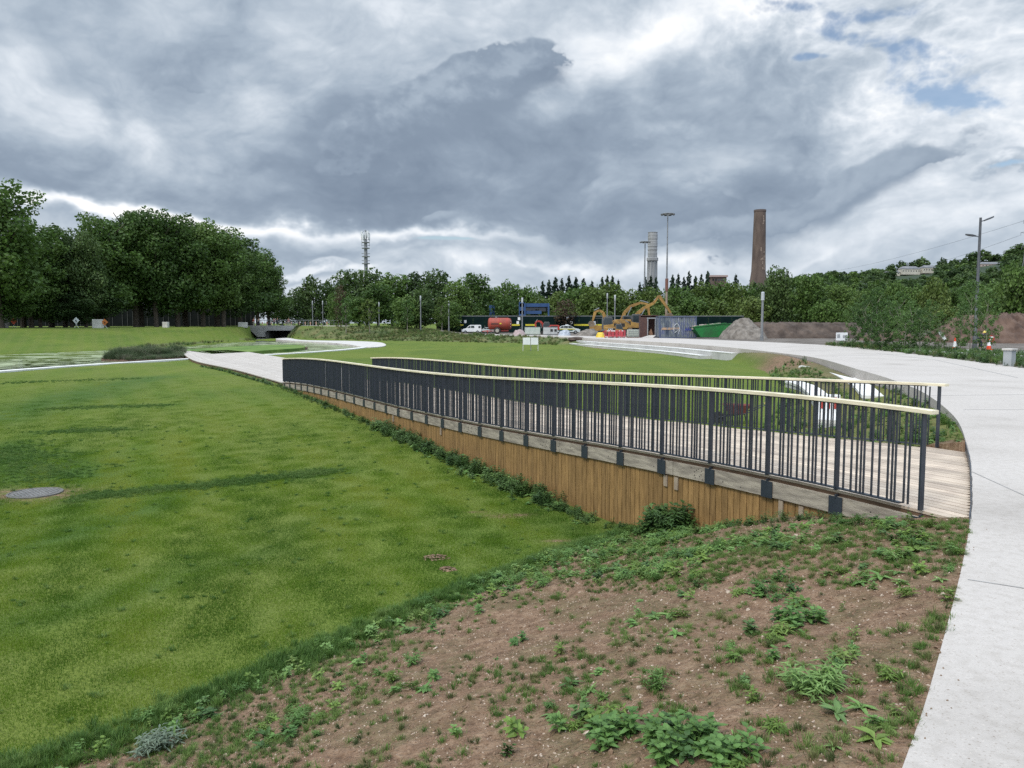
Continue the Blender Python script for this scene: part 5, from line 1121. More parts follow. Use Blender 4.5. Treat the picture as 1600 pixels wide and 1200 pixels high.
# grey concrete tower wrapped in scaffold
d = 520.; k = d/1200.; p = P(1020,363,d); h = p.z; e = empty('concrete_tower', (p.x, d, 0), 0, 'grey scaffold-wrapped concrete tower, shorter than the brick chimney', 'tower')
zr = P(0,405,d).z; mb = MB(); mb.lathe([(8.2*k,0),(7.4*k,P(0,430,d).z),(6.6*k,zr-1)], n=20); mb.build('lower_shaft', M_greyt, e, True)
mb = MB(); mb.lathe([(7.0*k,zr-1.6),(8.9*k,zr-1),(8.9*k,zr+.8),(7.6*k,zr+1.2)], n=20); mb.build('collar', M_greyt, e)
mb = MB(); rng2 = random.Random(3)
mb.lathe([((7.35+rng2.uniform(-.35,.35))*k, zr+1+(h-zr-1)*i/22) for i in range(23)], n=18)
mb.build('scaffold_sheeting', M_greyt, e)
for i in range(10):
    a = i*2*math.pi/10; mb = MB(); mb.beam((math.cos(a)*7.9*k, math.sin(a)*7.9*k, 0),(math.cos(a)*7.2*k, math.sin(a)*7.2*k, zr-1.2), .5,.5); mb.build('scaffold_leg', M_steelg, e)
# brick chimney
d = 620.; k = d/1200.; p = P(1188.5,328,d); h = p.z; e = empty('brick_chimney', (p.x-1*k, d, 0), 0, 'tall brown brick chimney standing above the trees, with pale worn streaks', 'chimney')
zz = lambda py: P(0,py,d).z
mb = MB(); mb.lathe([(17*k,0),(12.6*k,zz(438)),(10.8*k,zz(424)),(10.1*k,zz(400)),(9.4*k,zz(360)),(8.8*k,zz(333)),(8.7*k,h-.6)], n=28); mb.build('shaft', M_brick, e, True)
mb = MB(); mb.lathe([(8.95*k,zz(331.5)),(9.2*k,zz(331)),(9.2*k,h),(8.0*k,h),(7.6*k,h-2)], n=28); mb.build('crown', mat('chimney_crown', (.10,.075,.065), None, rough=.9), e)
M_pale = mat('pale_patch_brick', (.34,.27,.22), (.26,.2,.16), .8, .9)
rr3 = random.Random(2)
for i, (px, py, hh) in enumerate([(1190.5,339,1.6),(1190.3,342.5,1.2),(1190.6,346,1.8),(1189.5,350,1.2)]+[(rr3.choice((1186,1188.5,1191,1193)), rr3.uniform(386,420), rr3.uniform(1.2,3)) for _ in range(14)]):
    q = P(px, py, d); dx = q.x-e.location.x; rad = float(np.interp(py, [333,360,400,425], [8.8,9.4,10.1,10.8]))*k; yy = -math.sqrt(max(.1, rad*rad-dx*dx))-.0
    mb = MB(); mb.box((dx, yy, q.z), (.62, .16, hh), math.atan2(dx, -yy)); mb.build('pale_streak', M_pale, e)
# flat-topped building between the towers
d = 700.; a, b = P(1108,430,d), P(1132,430,d); e = empty('distant_building', ((a.x+b.x)/2, d, 0), 0, 'flat-topped brown building showing over the conifers between the two towers', 'building')
mb = MB(); mb.box((0,0,a.z/2-1), (b.x-a.x, 14, a.z-2)); mb.build('wall', M_brick, e); mb = MB(); mb.box((0,0,a.z-1.2), (b.x-a.x+2, 16, 1.6)); mb.build('roof', mat('pinkish_roof', (.33,.25,.23), None, rough=.9), e)
for i in range(5): mb = MB(); mb.box((0,0,0), (1.4,.2,1.8)); o = mb.build('window', M_glass, e); o.location = (-5+2.5*i, -7.1, a.z-4.5)
# houses on the hill
def house(px0, px1, pyt, pyb, d, label, wins, hip=True, wall=None):
    a, b = P(px0,pyb,d), P(px1,pyt,d); w_ = b.x-a.x; H = b.z-a.z; e = empty('hillside_house', ((a.x+b.x)/2, d, a.z-2), .12, label, 'house')
    mb = MB(); mb.box((0,0,(H*.62+2)/2), (w_, 9, H*.62+2)); mb.build('wall', wall or mat('cream_render', (.42,.39,.33), (.50,.47,.40), .2, .8), e)
    z0 = H*.62+2; z1 = H+2; i_ = 4 if hip else .1
    mb = MB(); mb.add([(-w_/2-.6,-5.1,z0),(w_/2+.6,-5.1,z0),(w_/2+.6,5.1,z0),(-w_/2-.6,5.1,z0),(-w_/2+i_,0,z1),(w_/2-i_,0,z1)], [(0,1,5,4),(1,2,5),(2,3,4,5),(3,0,4),(3,2,1,0)]); mb.build('roof', mat('slate_roof', (.13,.135,.15), (.19,.19,.2), .3, .8), e)
    for i in range(wins):
        mb = MB(); mb.box((0,0,0), (1.3,.15,1.5)); o = mb.build('window', M_glass, e); o.location = (-w_/2+w_*(i+.5)/wins, -4.56, 2+H*.30)
house(1405,1436,416,427,1050,'long pale house with a grey hipped roof, leftmost on the wooded hill',7)
house(1438,1463,414.5,425,1050,'pale house on the wooded hill with two rows of windows, second from the left',6)
house(1528,1563,409.5,418,1050,'low long house with a grey roof on the wooded hill right of the street lamp',6,True,mat('pink_render', (.40,.32,.29), (.46,.38,.34), .2, .8))
house(1383,1404,424,429,1050,'low flat pale building at the left end of the hillside houses',4,False)
# pylon and its cables
d = 520.; k = d/1200; e = empty('electricity_pylon', (at(1602,d), d, 0), .35, 'steel lattice electricity pylon cut by the right picture edge', 'pylon'); zt_ = P(0,330,d).z
mb = MB(); wv = lambda z: 4.2*(1-z/zt_)**1.2+.5
for i in range(12):
    z0, z1 = zt_*i/12, zt_*(i+1)/12
    for sx, sy in ((1,1),(1,-1),(-1,-1),(-1,1)):
        a, b = wv(z0), wv(z1); mb.beam((sx*a,sy*a,z0),(sx*b,sy*b,z1),.28,.28); sx2, sy2 = (-sy, sx); mb.beam((sx*a,sy*a,z0),(sx2*b,sy2*b,z1),.14,.14); mb.beam((sx*b,sy*b,z1),(sx2*b,sy2*b,z1),.12,.12)
mb.build('lattice_body', M_steelg, e)
arms = []
for py, w_ in ((345,6.5),(364,8.5),(385,7)):
    z = P(0,py,d).z
    for s in (-1,1):
        mb = MB(); mb.beam((0,0,z+1.2),(s*w_,0,z),.2,.2); mb.beam((0,0,z-.6),(s*w_,0,z),.2,.2); mb.beam((s*w_*.5,0,z-.3),(s*w_*.5,0,z+.6),.12,.12); mb.beam((s*w_,0,z),(s*w_,0,z-2.2),.16,.16); mb.build('cross_arm', M_steelg, e)
M_wire = mat('cable_grey', (.13,.14,.16), None, rough=.5)
for i, ((a, b), (c, dd)) in enumerate((((1593,368),(1395,425)),((1600,345),(1300,424)))):
    A = P(a, b, d); B_ = P(c, dd, 1050.); pts = [A.lerp(B_, t)-Vector((0,0,14*t*(1-t))) for t in np.linspace(0,1,14)]
    mb = MB(); mb.tube([p_-pts[0] for p_ in pts], .09, 5); o = mb.build('power_cable', M_wire); o.location = pts[0]; tag(o, ('lower power cable running from the pylon down to the left','upper power cable running from the pylon far to the left')[i], 'cable')
# blue frame building in the trees
d = 168.; k = d/1200; x0 = at(812,d); e = empty('blue_building', (at(835,d), d, 0), 0, 'blue steel frame building with open dark floor behind the hoarding', 'building'); M_blue = mat('blue_steel', (.018,.055,.15), (.025,.075,.20), .6, .7)
zf = lambda py: P(0,py,d).z
for nm, xa, xb, ya, yb_, dp_ in (('roof_beam',812,858,474,479.5,5),('floor_beam',812,846,485.5,490.5,5),('end_wall',811,819,472,494,5),('back_wall',819,857,479,486,.3)):
    mb = MB(); z0, z1 = zf(yb_), zf(ya); mb.box(((at(xa,d)+at(xb,d))/2-e.location.x, dp_/2 if nm != 'back_wall' else 4.6, (z0+z1)/2), (at(xb,d)-at(xa,d), dp_, z1-z0)); mb.build(nm, M_blue if nm != 'back_wall' else M_glass, e)
for px in (820,857): mb = MB(); mb.box((0,0,zf(474)/2), (.35,.35,zf(474))); o = mb.build('column', M_blue, e); o.location = (at(px,d)-e.location.x, -.1, 0)
mb = MB(); d2_ = 176; mb.box((0,0,3.0), (1.3,3,3.6)); o = mb.build('blue_kiosk', M_blue, bevel=.04); o.location = (at(769,d2_), d2_, 1.2); tag(o, 'small blue cabin glimpsed between trees left of the blue frame building', 'cabin')
# hoarding
d = 160.; xa, xb = at(684,d), at(1162,d); e = empty('site_hoarding', (xa, d, 0), 0, 'long dark green site hoarding with a yellow band, behind the parked vehicles', 'hoarding'); W_ = xb-xa; zt_ = P(0,494.3,d).z
npan = 26
for i in range(npan):
    mb = MB(); mb.box((0,0,zt_/2-.25), (W_/npan-.06, .08, zt_+.5)); o = mb.build('panel', M_hoard, e); o.location = (W_*(i+.5)/npan, 0, 0)
mb = MB(); mb.box((W_/2,0,zt_+.06), (W_,.16,.12)); mb.build('capping', M_steelg, e)
for i, (a, b) in enumerate(((704,724),(797,812),(821,838),(897,945),(1066,1080))):
    mb = MB(); z0, z1 = P(0,509,d).z, P(0,506.5,d).z; mb.box(((at(a,d)+at(b,d))/2-xa,-.06,(z0+z1)/2), (at(b,d)-at(a,d),.03,z1-z0)); mb.build('yellow_band', M_hyel, e)
for i, (px, py) in enumerate(((719,502),(727,502.5),(809,504),(811,498),(893,504),(887,497))):
    mb = MB(); q = P(px,py,d); mb.box((0,0,0), (.5,.03,.6)); o = mb.build('notice', M_white, e); o.location = (q.x-xa,-.06,q.z)
# vehicles
def wheel(root, x, y, r, w=.2, name='wheel', rim=None):
    mb = MB(); o_ = Vector((x, y, r)); mb.tube([(0,-w/2,0),(0,-w*.42,0),(0,w*.42,0),(0,w/2,0)], [r*.9,r,r,r*.9], 18); t = mb.build(name, M_black, root, True); t.location = o_
    mb = MB(); mb.tube([(0,-w/2-.015,0),(0,w/2+.015,0)], r*.55, 12); q = mb.build('rim', rim or M_steelg, t, True); return t
def van(px0, px1, d, face, paint, label, kind='van', base_y=None):
    L_ = at(px1,d)-at(px0,d); e = empty('parked_van' if kind == 'van' else 'parked_car', ((at(px0,d)+at(px1,d))/2, d, 0), 0 if face > 0 else math.pi, label, kind); s = L_/4.2; hgt = 1.85 if kind == 'van' else 1.5
    if kind == 'van': prof_ = [(-2.08,.35),(-2.12,.9),(-2.05,1.72),(-1.9,1.84),(.25,1.84),(.55,1.72),(1.15,1.12),(1.95,.92),(2.1,.72),(2.12,.35)]
    else: prof_ = [(-2.1,.35),(-2.12,.8),(-2.0,1.02),(-1.6,1.12),(-1.2,1.42),(-.9,1.52),(.2,1.54),(.5,1.46),(1.15,1.05),(1.95,.88),(2.1,.68),(2.12,.35)]
    mb = MB(); mb.side([(a*s,b*s) for a, b in prof_], -.82*s, .82*s); mb.build('body', paint, e, bevel=.05*s)
    G_ = [[(.22,1.18),(.22,1.68),(.48,1.62),(.95,1.18)],[(-.62,1.18),(-.62,1.68),(.12,1.68),(.12,1.18)]] if kind == 'van' else [[(.02,1.08),(.02,1.44),(.42,1.40),(.9,1.08)],[(-.75,1.08),(-.75,1.44),(-.06,1.44),(-.06,1.08)],[(-1.5,1.1),(-1.15,1.36),(-.83,1.42),(-.83,1.1)]]
    if 'white small' in label: G_.append([(-1.95,1.15),(-1.95,1.62),(-1.5,1.62),(-1.5,1.15)])
    for g in G_:
        for y_ in (-.83,.81): mb = MB(); mb.side([(a*s,b*s) for a, b in g], y_*s, (y_+.02)*s); mb.build('side_window', M_glass, e)
    mb = MB(); q = [(.62,1.66),(1.12,1.14)] if kind == 'van' else [(.54,1.43),(1.12,1.07)]; mb.add([((q[0][0]+.03)*s,-.68*s,(q[0][1]+.03)*s),((q[0][0]+.03)*s,.68*s,(q[0][1]+.03)*s),((q[1][0]+.03)*s,.74*s,(q[1][1]+.04)*s),((q[1][0]+.03)*s,-.74*s,(q[1][1]+.04)*s)], [(0,1,2,3)]); mb.build('windscreen', M_glass, e)
    for x_ in (-1.3,1.3):
        for y_ in (-.74,.74): wheel(e, x_*s, y_*s, .33*s, .2)
    for y_ in (-.6,.6): mb = MB(); mb.box((2.1*s,y_*s,.72*s), (.06,.25*s,.14*s)); mb.build('headlight', M_white, e); mb = MB(); mb.box((-2.11*s,y_*1.2*s,.95*s), (.05,.12*s,.35*s)); mb.build('tail_light', M_red, e)
    mb = MB(); mb.box((2.1*s,0,.42*s), (.1,1.5*s,.16*s)); mb.box((-2.1*s,0,.42*s), (.1,1.5*s,.16*s)); mb.build('bumper', M_black, e)
    return e, s
van(722,752,150,-1,M_white,'white small panel van parked left of the red tanker')
van(748,772,155,-1,mat('silver_paint', (.45,.5,.5), (.5,.55,.55), 1, .35),'silver car half hidden between the white van and the red tanker','car')
e, s = van(869,906,141,1,mat('silver_green_paint', (.50,.54,.54), (.55,.6,.6), 1, .35),'silver estate car with a yellow and green stripe, right of the red mini digger','car')
mb = MB(); mb.box((-.3*s,-.835*s,.88*s), (3.0*s,.02,.14*s)); mb.build('stripe', M_hyel, e); mb = MB(); mb.box((-.5*s,-.842*s,.70*s), (2.6*s,.02,.16*s)); mb.build('stripe', mat('dark_green_band', (.01,.07,.05), None), e); mb = MB(); mb.box((-.2*s,0,1.62*s), (.5*s,.8*s,.12*s)); mb.build('light_bar', M_white, e)
# red tanker trailer
d = 142.; k = d/1200; e = empty('tanker_trailer', (at(783,d), d, 0), .0, 'rusty red slurry tanker trailer on big wheels in front of the hoarding', 'tanker')
zc = P(0,506,d).z; R_ = 9.3*k; xa, xb = -18.5*k, 11*k
mb = MB(); mb.tube([(xa-.22,0,zc),(xa-.08,0,zc),(xa+.1,0,zc),(xb,0,zc),(xb+.45,-.1,zc),(xb+.6,-.12,zc)], [R_*.55,R_*.9,R_,R_,R_*.86,R_*.5], 28); mb.build('tank', M_rust, e, True)
for x_ in (xa+.3, -.4, xb-.2): mb = MB(); mb.tube([(x_-.05,0,zc),(x_+.05,0,zc)], R_*1.03, 28); mb.build('band', M_red, e, True)
mb = MB(); mb.box((-1.0,-R_-.0,zc+.0), (1.9,.05,.18)); mb.build('dark_lettering_band', M_black, e)
mb = MB(); mb.box((-.1,-R_-.02,zc+.05), (.35,.06,.22)); mb.build('yellow_label', M_hyel, e)
for y_ in (-.95,.95): wheel(e, -.7, y_, .62, .4, rim=mat('pale_rim', (.35,.33,.28), None, rough=.7))
mb = MB(); mb.beam((-3.0,-.4,.55),(1.4,-.4,.6),.12,.16); mb.beam((-3.0,.4,.55),(1.4,.4,.6),.12,.16); mb.beam((-3.0,-.4,.55),(-3.4,0,.5),.12,.14); mb.beam((-3.0,.4,.55),(-3.4,0,.5),.12,.14); mb.box((-2.5,0,.35), (.14,.14,.7)); mb.build('chassis', M_red, e)
mb = MB(); mb.lathe([(.18,R_-.05),(.22,R_+.12),(.2,R_+.2)], (-.9,0,zc), 12); mb.build('filler_cap', M_steelg, e)
for a_ in range(8):
    a = a_*math.pi/4; mb = MB(); mb.box((xb+.45,-.1+math.sin(a)*R_*.66,zc+math.cos(a)*R_*.66), (.10,.12,.12)); mb.build('door_clamp', M_white, e)
# cabinets in front of the digger
def cabinet(px0, px1, pyt, d, n, label, vents):
    w_ = at(px1,d)-at(px0,d); h = P(0,pyt,d).z; e = empty('equipment_cabinet', ((at(px0,d)+at(px1,d))/2, d, 0), 0, label, 'cabinet')
    mb = MB(); mb.box((0,0,h/2+.06), (w_,.9,h-.12)); mb.build('body', M_plastic if not vents else mat('grey_genset', (.33,.34,.34), (.42,.43,.43), 2, .6), e, bevel=.02)
    mb = MB(); mb.box((0,0,.06), (w_*.94,.8,.12)); mb.box((0,0,h+.03), (w_+.06,.96,.05)); mb.build('plinth', M_steelg, e)
    for i in range(n): mb = MB(); mb.box((0,0,0), (w_/n-.08,.03,h-.3)); o = mb.build('door', M_plastic, e) if not vents else mb.build('door', MATS['grey_genset'], e); o.location = (-w_/2+w_*(i+.5)/n, -.46, h/2+.05)
    if vents:
        for i in range(2): mb = MB(); mb.box((0,0,0), (.4,.03,.4)); o = mb.build('vent', M_black, e); o.location = (w_*.08+i*w_*.28, -.49, h*.62)
cabinet(820,844,511.3,128,3,'pale green equipment cabinet with three doors, left of the grey generator',False)
cabinet(849,871,511.5,127,2,'grey boxy generator below the red mini digger',True)
# excavators
M_cabg = mat('cab_grey', (.06,.065,.07), (.1,.1,.1), 3, .5)
def excavator(x, d, face, s, paint, label, boom, stick, bucket_a, logo=None, counter=None):
    e = empty('excavator', (x, d, 0), 0 if face > 0 else math.pi, label, 'excavator')
    for y_ in (-1.1, 1.1):
        mb = MB(); mb.side([(-1.9*s,.15*s),(-1.75*s,.02),(1.75*s,.02),(1.95*s,.15*s),(2.0*s,.55*s),(1.7*s,.85*s),(-1.7*s,.85*s),(-2.0*s,.55*s)], (y_-.28)*s, (y_+.28)*s); t = mb.build('track', M_black, e)
        for x_ in (-1.4,-.7,0,.7,1.4): mb = MB(); mb.tube([(x_*s,(y_-.3)*s,.3*s),(x_*s,(y_+.3)*s,.3*s)], .2*s, 10); mb.build('roller', M_steelg, t)
    mb = MB(); mb.box((0,0,.8*s), (2.0*s,1.5*s,.35*s)); mb.build('undercarriage', M_black, e)
    mb = MB(); mb.side([(-2.3*s,1.05*s),(-2.45*s,1.3*s),(-2.4*s,2.1*s),(-2.15*s,2.25*s),(-.2*s,2.25*s),(-.1*s,1.9*s),(1.35*s,1.7*s),(1.35*s,1.05*s)], -1.3*s, 1.3*s); mb.build('engine_housing', paint, e, bevel=.06*s)
    mb = MB(); mb.side([(-.05*s,1.1*s),(-.05*s,2.85*s),(.15*s,3.0*s),(1.15*s,3.0*s),(1.55*s,2.1*s),(1.5*s,1.1*s)], -1.28*s if face > 0 else .5*s, -.5*s if face > 0 else 1.28*s); cb = mb.build('cab', M_cabg, e, bevel=.04*s)
    y0 = -1.3*s if face > 0 else 1.29*s
    mb = MB(); mb.side([(.1*s,1.9*s),(.1*s,2.8*s),(1.08*s,2.8*s),(1.38*s,2.1*s),(1.35*s,1.9*s)], y0-.01, y0+.02); mb.build('window', M_glass, cb)
    mb = MB(); mb.box((-1.1*s, y0, 1.72*s), (1.7*s,.03,.55*s)); mb.build('dark_panel', M_black, e)
    if logo: text_obj(logo, .56*s, M_white, e, (-1.35*s, y0-.03*face, 1.72*s), (math.pi/2, 0, 0 if face > 0 else math.pi), 'lettering')
    # boom, stick, bucket in the plane y = .25
    def plate(pts, w0, w1, name, wd=.34):
        mb = MB(); n = len(pts)
        for i in range(n-1):
            f0, f1 = i/(n-1), (i+1)/(n-1); g = lambda f: (w0+(w1-w0)*f)*(1 if n < 3 else .7+.3*math.sin(math.pi*min(1, f+.1)))
            mb.beam((pts[i][0]*s,0,pts[i][1]*s), (pts[i+1][0]*s,0,pts[i+1][1]*s), wd*s, g(f0)*s, Vector((0,1,0)).cross(Vector((pts[i+1][0]-pts[i][0],0,pts[i+1][1]-pts[i][1]))).normalized(), wd*s, g(f1)*s)
        return mb.build(name, paint, e)
    plate(boom, .55, .36, 'boom'); plate([boom[-1], stick], .46, .26, 'stick', .28)
    mb = MB(); mb.beam((boom[0][0]*s+.5*s,-.22*s,boom[0][1]*s-.1*s),(boom[2][0]*s,-.22*s,boom[2][1]*s-.15*s),.12*s,.12*s); mb.beam((boom[-2][0]*s,0,boom[-2][1]*s+.4*s),(boom[-1][0]*s*.6+stick[0]*s*.4,0,boom[-1][1]*s+.25*s),.13*s,.13*s); mb.build('hydraulic_ram', M_galv, e)
    bx_, bz_ = stick; c, sn = math.cos(bucket_a), math.sin(bucket_a); pr = [(0,0),(.55,.15),(.95,-.15),(.9,-.7),(.35,-.95),(-.05,-.6)]
    mb = MB(); mb.side([((bx_+(a*c-b*sn)*.9)*s, (bz_+(a*sn+b*c)*.9)*s) for a, b in pr], -.45*s, .45*s); mb.build('bucket', mat('worn_steel', (.10,.07,.05), (.2,.15,.1), 3, .6), e)
    return e
d = 124.; 
excavator(at(955,118), 118, -1, .98, M_yel, 'yellow excavator on the left with its short arm folded down and lettering on its tail', [(.9,1.8),(1.0,2.9),(1.3,3.7),(1.9,4.0),(2.5,3.8)], (2.9,2.4), -.5, None)
excavator(at(986,126), 126, 1, 1.15, M_yel, 'tallest yellow excavator, its long arm raised high and reaching over the blue container', [(.3,1.9),(.9,3.1),(1.9,3.9),(3.2,4.6),(3.9,5.6)], (5.6,3.2), -1.2, 'CAT')
excavator(at(972,134), 134, 1, 1.1, M_yel, 'yellow excavator behind the two others with a lower arched arm', [(-.2,2.0),(.4,3.5),(1.4,4.5),(2.8,5.0),(4.0,4.8)], (4.3,2.9), -.6, None)
excavator(at(962,113), 113, 1, .62, M_yel, 'small low yellow excavator in front with white lettering, behind the red barriers', [(-.2,2.0),(.4,2.9),(1.2,3.4),(2.3,3.5),(3.0,3.1)], (3.3,2.2), -.6, 'CAT')
excavator(at(858,136), 136, -1, .74, M_red, 'red mini excavator with curled arm in front of the hoarding', [(1.3,1.6),(1.6,2.6),(2.1,3.1),(2.8,3.2),(3.3,2.7)], (3.2,1.6), -.8)
# grey and yellow roller at the left of the diggers
d = 128.; s = 1.; e = empty('road_roller', (at(934,d), d, 0), 0, 'small grey and yellow roller left of the yellow excavators', 'roller')
mb = MB(); mb.side([(-1.3,.7),(-1.35,1.5),(-.3,1.6),(1.0,1.6),(1.2,.7)], -.7, .7); mb.build('body', M_yel, e, bevel=.05)
mb = MB(); mb.side([(-1.25,1.62),(-1.2,2.25),(-.4,2.3),(-.35,1.62)], -.6, .6); mb.build('hood', mat('pale_grey_paint', (.38,.38,.40), None, rough=.5), e, bevel=.05)
for x_ in (-.95,.95): mb = MB(); mb.tube([(x_,-.75,.55),(x_,.75,.55)], .55, 20); mb.build('drum', M_steelg, e, True)
for x_ in (-.1,.9):
    for y_ in (-.55,.55): mb = MB(); mb.beam((x_,y_,1.6),(x_,y_,2.75),.06,.06); mb.build('roof_post', M_black, e)
mb = MB(); mb.box((.4,0,2.8), (1.5,1.4,.08)); mb.build('roof', M_cabg, e)
# containers
def corr_side(x0, x1, z0, z1, y, pitch=.28, dp_=.05):
    V = []; F = []; xs = []; x = x0; i = 0
    while x < x1-1e-6:
        for f, o in ((0,0),(.2,dp_),(.5,dp_),(.7,0)): xs.append((min(x+f*pitch, x1), o))
        x += pitch
    xs.append((x1, 0)); V = [(a, y+o, z0) for a, o in xs]+[(a, y+o, z1) for a, o in xs]; n = len(xs); return V, [(i, i+1, n+i+1, n+i) for i in range(n-1)]
m = bpy.data.materials.new('painted_container'); nt, N, L = nodes_of(m); b = N['Principled BSDF']; b.inputs['Roughness'].default_value = .65; tc = N.new('ShaderNodeTexCoord')
def n_(sc, st, det=6): mp = N.new('ShaderNodeMapping'); mp.inputs['Scale'].default_value = st; L.new(tc.outputs['Object'], mp.inputs[0]); x = N.new('ShaderNodeTexNoise'); x.inputs['Scale'].default_value = sc; x.inputs['Detail'].default_value = det; L.new(mp.outputs[0], x.inputs[0]); return x.outputs['Fac']
r = N.new('ShaderNodeValToRGB'); e_ = r.color_ramp.elements
cs = [(.30,(.03,.045,.08)),(.42,(.09,.11,.14)),(.50,(.17,.19,.19)),(.58,(.08,.10,.19)),(.68,(.27,.28,.28))]
while len(e_) < 5: e_.new(.5)
for q, (p_, c_) in enumerate(cs): e_[q].position = p_; e_[q].color = (*c_, 1)
L.new(n_(1.3, (1.6,1,.45), 8), r.inputs[0]); L.new(r.outputs[0], b.inputs['Base Color'])
M_cont = m
d = 104.; xa, xb = at(1027.5,d), at(1085,d); w_ = xb-xa; h = P(0,494.3,d).z
e = empty('shipping_container', ((xa+xb)/2, d, 0), 0, 'blue-grey corrugated shipping container covered in graffiti', 'container')
V, F = corr_side(-w_/2+.1, w_/2-.1, .14, h-.1, -1.2); to_obj('graffiti_side', V, F, M_cont, e, True)
V, F = corr_side(-w_/2+.1, w_/2-.1, .14, h-.1, 1.2); to_obj('side_wall', V, F, M_cont, e, True)
mb = MB()
for x_ in (-w_/2+.06, w_/2-.06):
    for y_ in (-1.2,1.2): mb.box((x_,y_,h/2), (.14,.14,h))
for z_ in (.08, h-.06):
    for y_ in (-1.2,1.2): mb.box((0,y_,z_), (w_-.26,.12,.14))
mb.build('frame', mat('container_frame', (.05,.07,.13), (.08,.1,.16), 2, .6), e)
mb = MB(); mb.box((0,0,h-.02), (w_-.3,2.24,.05)); mb.box((-w_/2+.08,0,h/2), (.05,2.2,h-.3)); mb.box((w_/2-.08,0,h/2), (.05,2.2,h-.3)); mb.build('roof_and_ends', M_cont, e)
# tags sprayed on it
mb = MB(); mb.tube([(-.15+.38*math.cos(a), -1.225, 1.15+.75*math.sin(a)) for a in np.linspace(-.4, 3.5, 16)], .045, 5); mb.tube([(-.4,-1.225,.7),(.1,-1.225,1.1),(.15,-1.225,.5)], .04, 5); mb.build('spray_tag', mat('pale_spray', (.5,.52,.55), None), e)
mb = MB(); mb.box((-1.0,-1.215,1.25), (2.4,.03,.28)); mb.build('spray_tag', mat('orange_spray', (.42,.26,.15), (.15,.17,.2), 3, .7), e)
mb = MB()
for i in range(5): mb.tube([(1.0+.32*i,-1.225,1.0),(1.1+.32*i,-1.225,1.45),(1.22+.32*i,-1.225,1.05)], .05, 5)
mb.build('spray_tag', mat('blue_spray', (.03,.05,.35), None), e)
# second container with open doorway and ramp, to its left
d = 106.; xa, xb = at(1001,d), at(1027,d); w_ = xb-xa; h2 = P(0,492.5,d).z
e = empty('open_container', ((xa+xb)/2, d, 0), 0, 'dark container with an open doorway and a ramp, left of the graffiti container', 'container')
M_cf = mat('grey_frame', (.24,.25,.27), (.32,.33,.34), 2, .6); M_dk = mat('dark_rust', (.06,.03,.03), (.1,.05,.04), 3, .8)
mb = MB(); mb.box((-w_*.28,0,h2*.46), (w_*.42,.06,h2*.9)); mb.build('corrugated_wall', M_dk, e); 
mb = MB(); mb.box((0,1.3,h2*.5), (w_,.06,h2)); mb.box((-w_/2,.65,h2*.5), (.06,1.3,h2)); mb.box((w_/2,.65,h2*.5), (.06,1.3,h2)); mb.box((0,.65,h2-.05), (w_+.1,1.5,.1)); mb.build('shell', M_dk, e)
for x_ in (-.08*w_, .38*w_): mb = MB(); mb.box((x_,-.06,h2*.42), (.12,.12,h2*.84)); mb.build('door_frame', M_cf, e)
mb = MB(); mb.box((.15*w_,-.06,h2*.87), (.58*w_,.12,.14)); mb.build('lintel', M_cf, e)
mb = MB(); mb.box((.46*w_,-.1,h2*.45), (.2,.06,h2*.8)); mb.build('door', M_cf, e)
mb = MB(); mb.add([(.02*w_,-.1,.34),(.44*w_,-.1,.34),(.1*w_,-1.8,.02),(-.6*w_,-1.8,.02)],[(0,1,2,3)]); mb.add([(.02*w_,-.1,.28),(.44*w_,-.1,.28),(.1*w_,-1.8,-.04),(-.6*w_,-1.8,-.04)],[(3,2,1,0)]); mb.build('ramp', M_conc, e)
mb = MB(); mb.side([(.0,0),(.0,.7),(.4,1.2),(.6,.5),(.6,0)], .3, .9); mb.build('stacked_timber', mat('old_timber', (.28,.16,.10), None, rough=.9), e)
# green skips
def skip(px, d, rz, s, label):
    e = empty('rubbish_skip', (at(px,d), d, 0), rz, label, 'skip', None)
    prof_ = [(-1.25,.12),(1.0,.12),(2.15,1.05),(2.15,1.35),(-1.9,1.55),(-2.2,1.9),(-1.9,.9)]; pr = [(-1.15,.12),(1.1,.12),(2.0,1.3),(-2.0,1.75)]
    for y_ in (-.95,.92): mb = MB(); mb.side([(a*s,b*s) for a, b in pr], y_*s, (y_+.03)*s); mb.build('side', M_green, e)
    mb = MB(); 
    for a, b in (((-1.15,.12),(1.1,.12)),((1.1,.12),(2.0,1.3)),((-1.15,.12),(-2.0,1.75))): mb.add([(a[0]*s,-.92*s,a[1]*s),(a[0]*s,.92*s,a[1]*s),(b[0]*s,.92*s,b[1]*s),(b[0]*s,-.92*s,b[1]*s)],[(0,1,2,3)]); mb.add([(a[0]*s,-.92*s,a[1]*s-.04),(a[0]*s,.92*s,a[1]*s-.04),(b[0]*s,.92*s,b[1]*s-.04),(b[0]*s,-.92*s,b[1]*s-.04)],[(3,2,1,0)])
    mb.build('base_and_ends', M_green, e)
    mb = MB()
    for y_ in (-.97,.97): mb.beam((-2.05*s,y_*s,1.78*s),(2.05*s,y_*s,1.32*s),.1*s,.12*s)
    mb.build('rim', M_green, e)
    for x_ in (-.6,.2,1.0): mb = MB(); mb.beam((x_*s,-1.0*s,.2*s),(x_*s,-1.0*s,1.35*s),.1*s,.08*s); mb.build('rib', M_green, e)
    mb = MB(); rg = random.Random(int(px))
    for i in range(50): x_ = rg.uniform(-1.7,1.8); mb.box((x_*s,rg.uniform(-.75,.75)*s,(1.35-.1*x_+rg.uniform(-.1,.22))*s), (rg.uniform(.2,.6),rg.uniform(.2,.5),rg.uniform(.1,.3)), rg.uniform(0,3), rg.uniform(-.5,.5))
    mb.build('rubble', mat('skip_rubble', (.42,.38,.33), (.25,.2,.17), 2, .9), e)
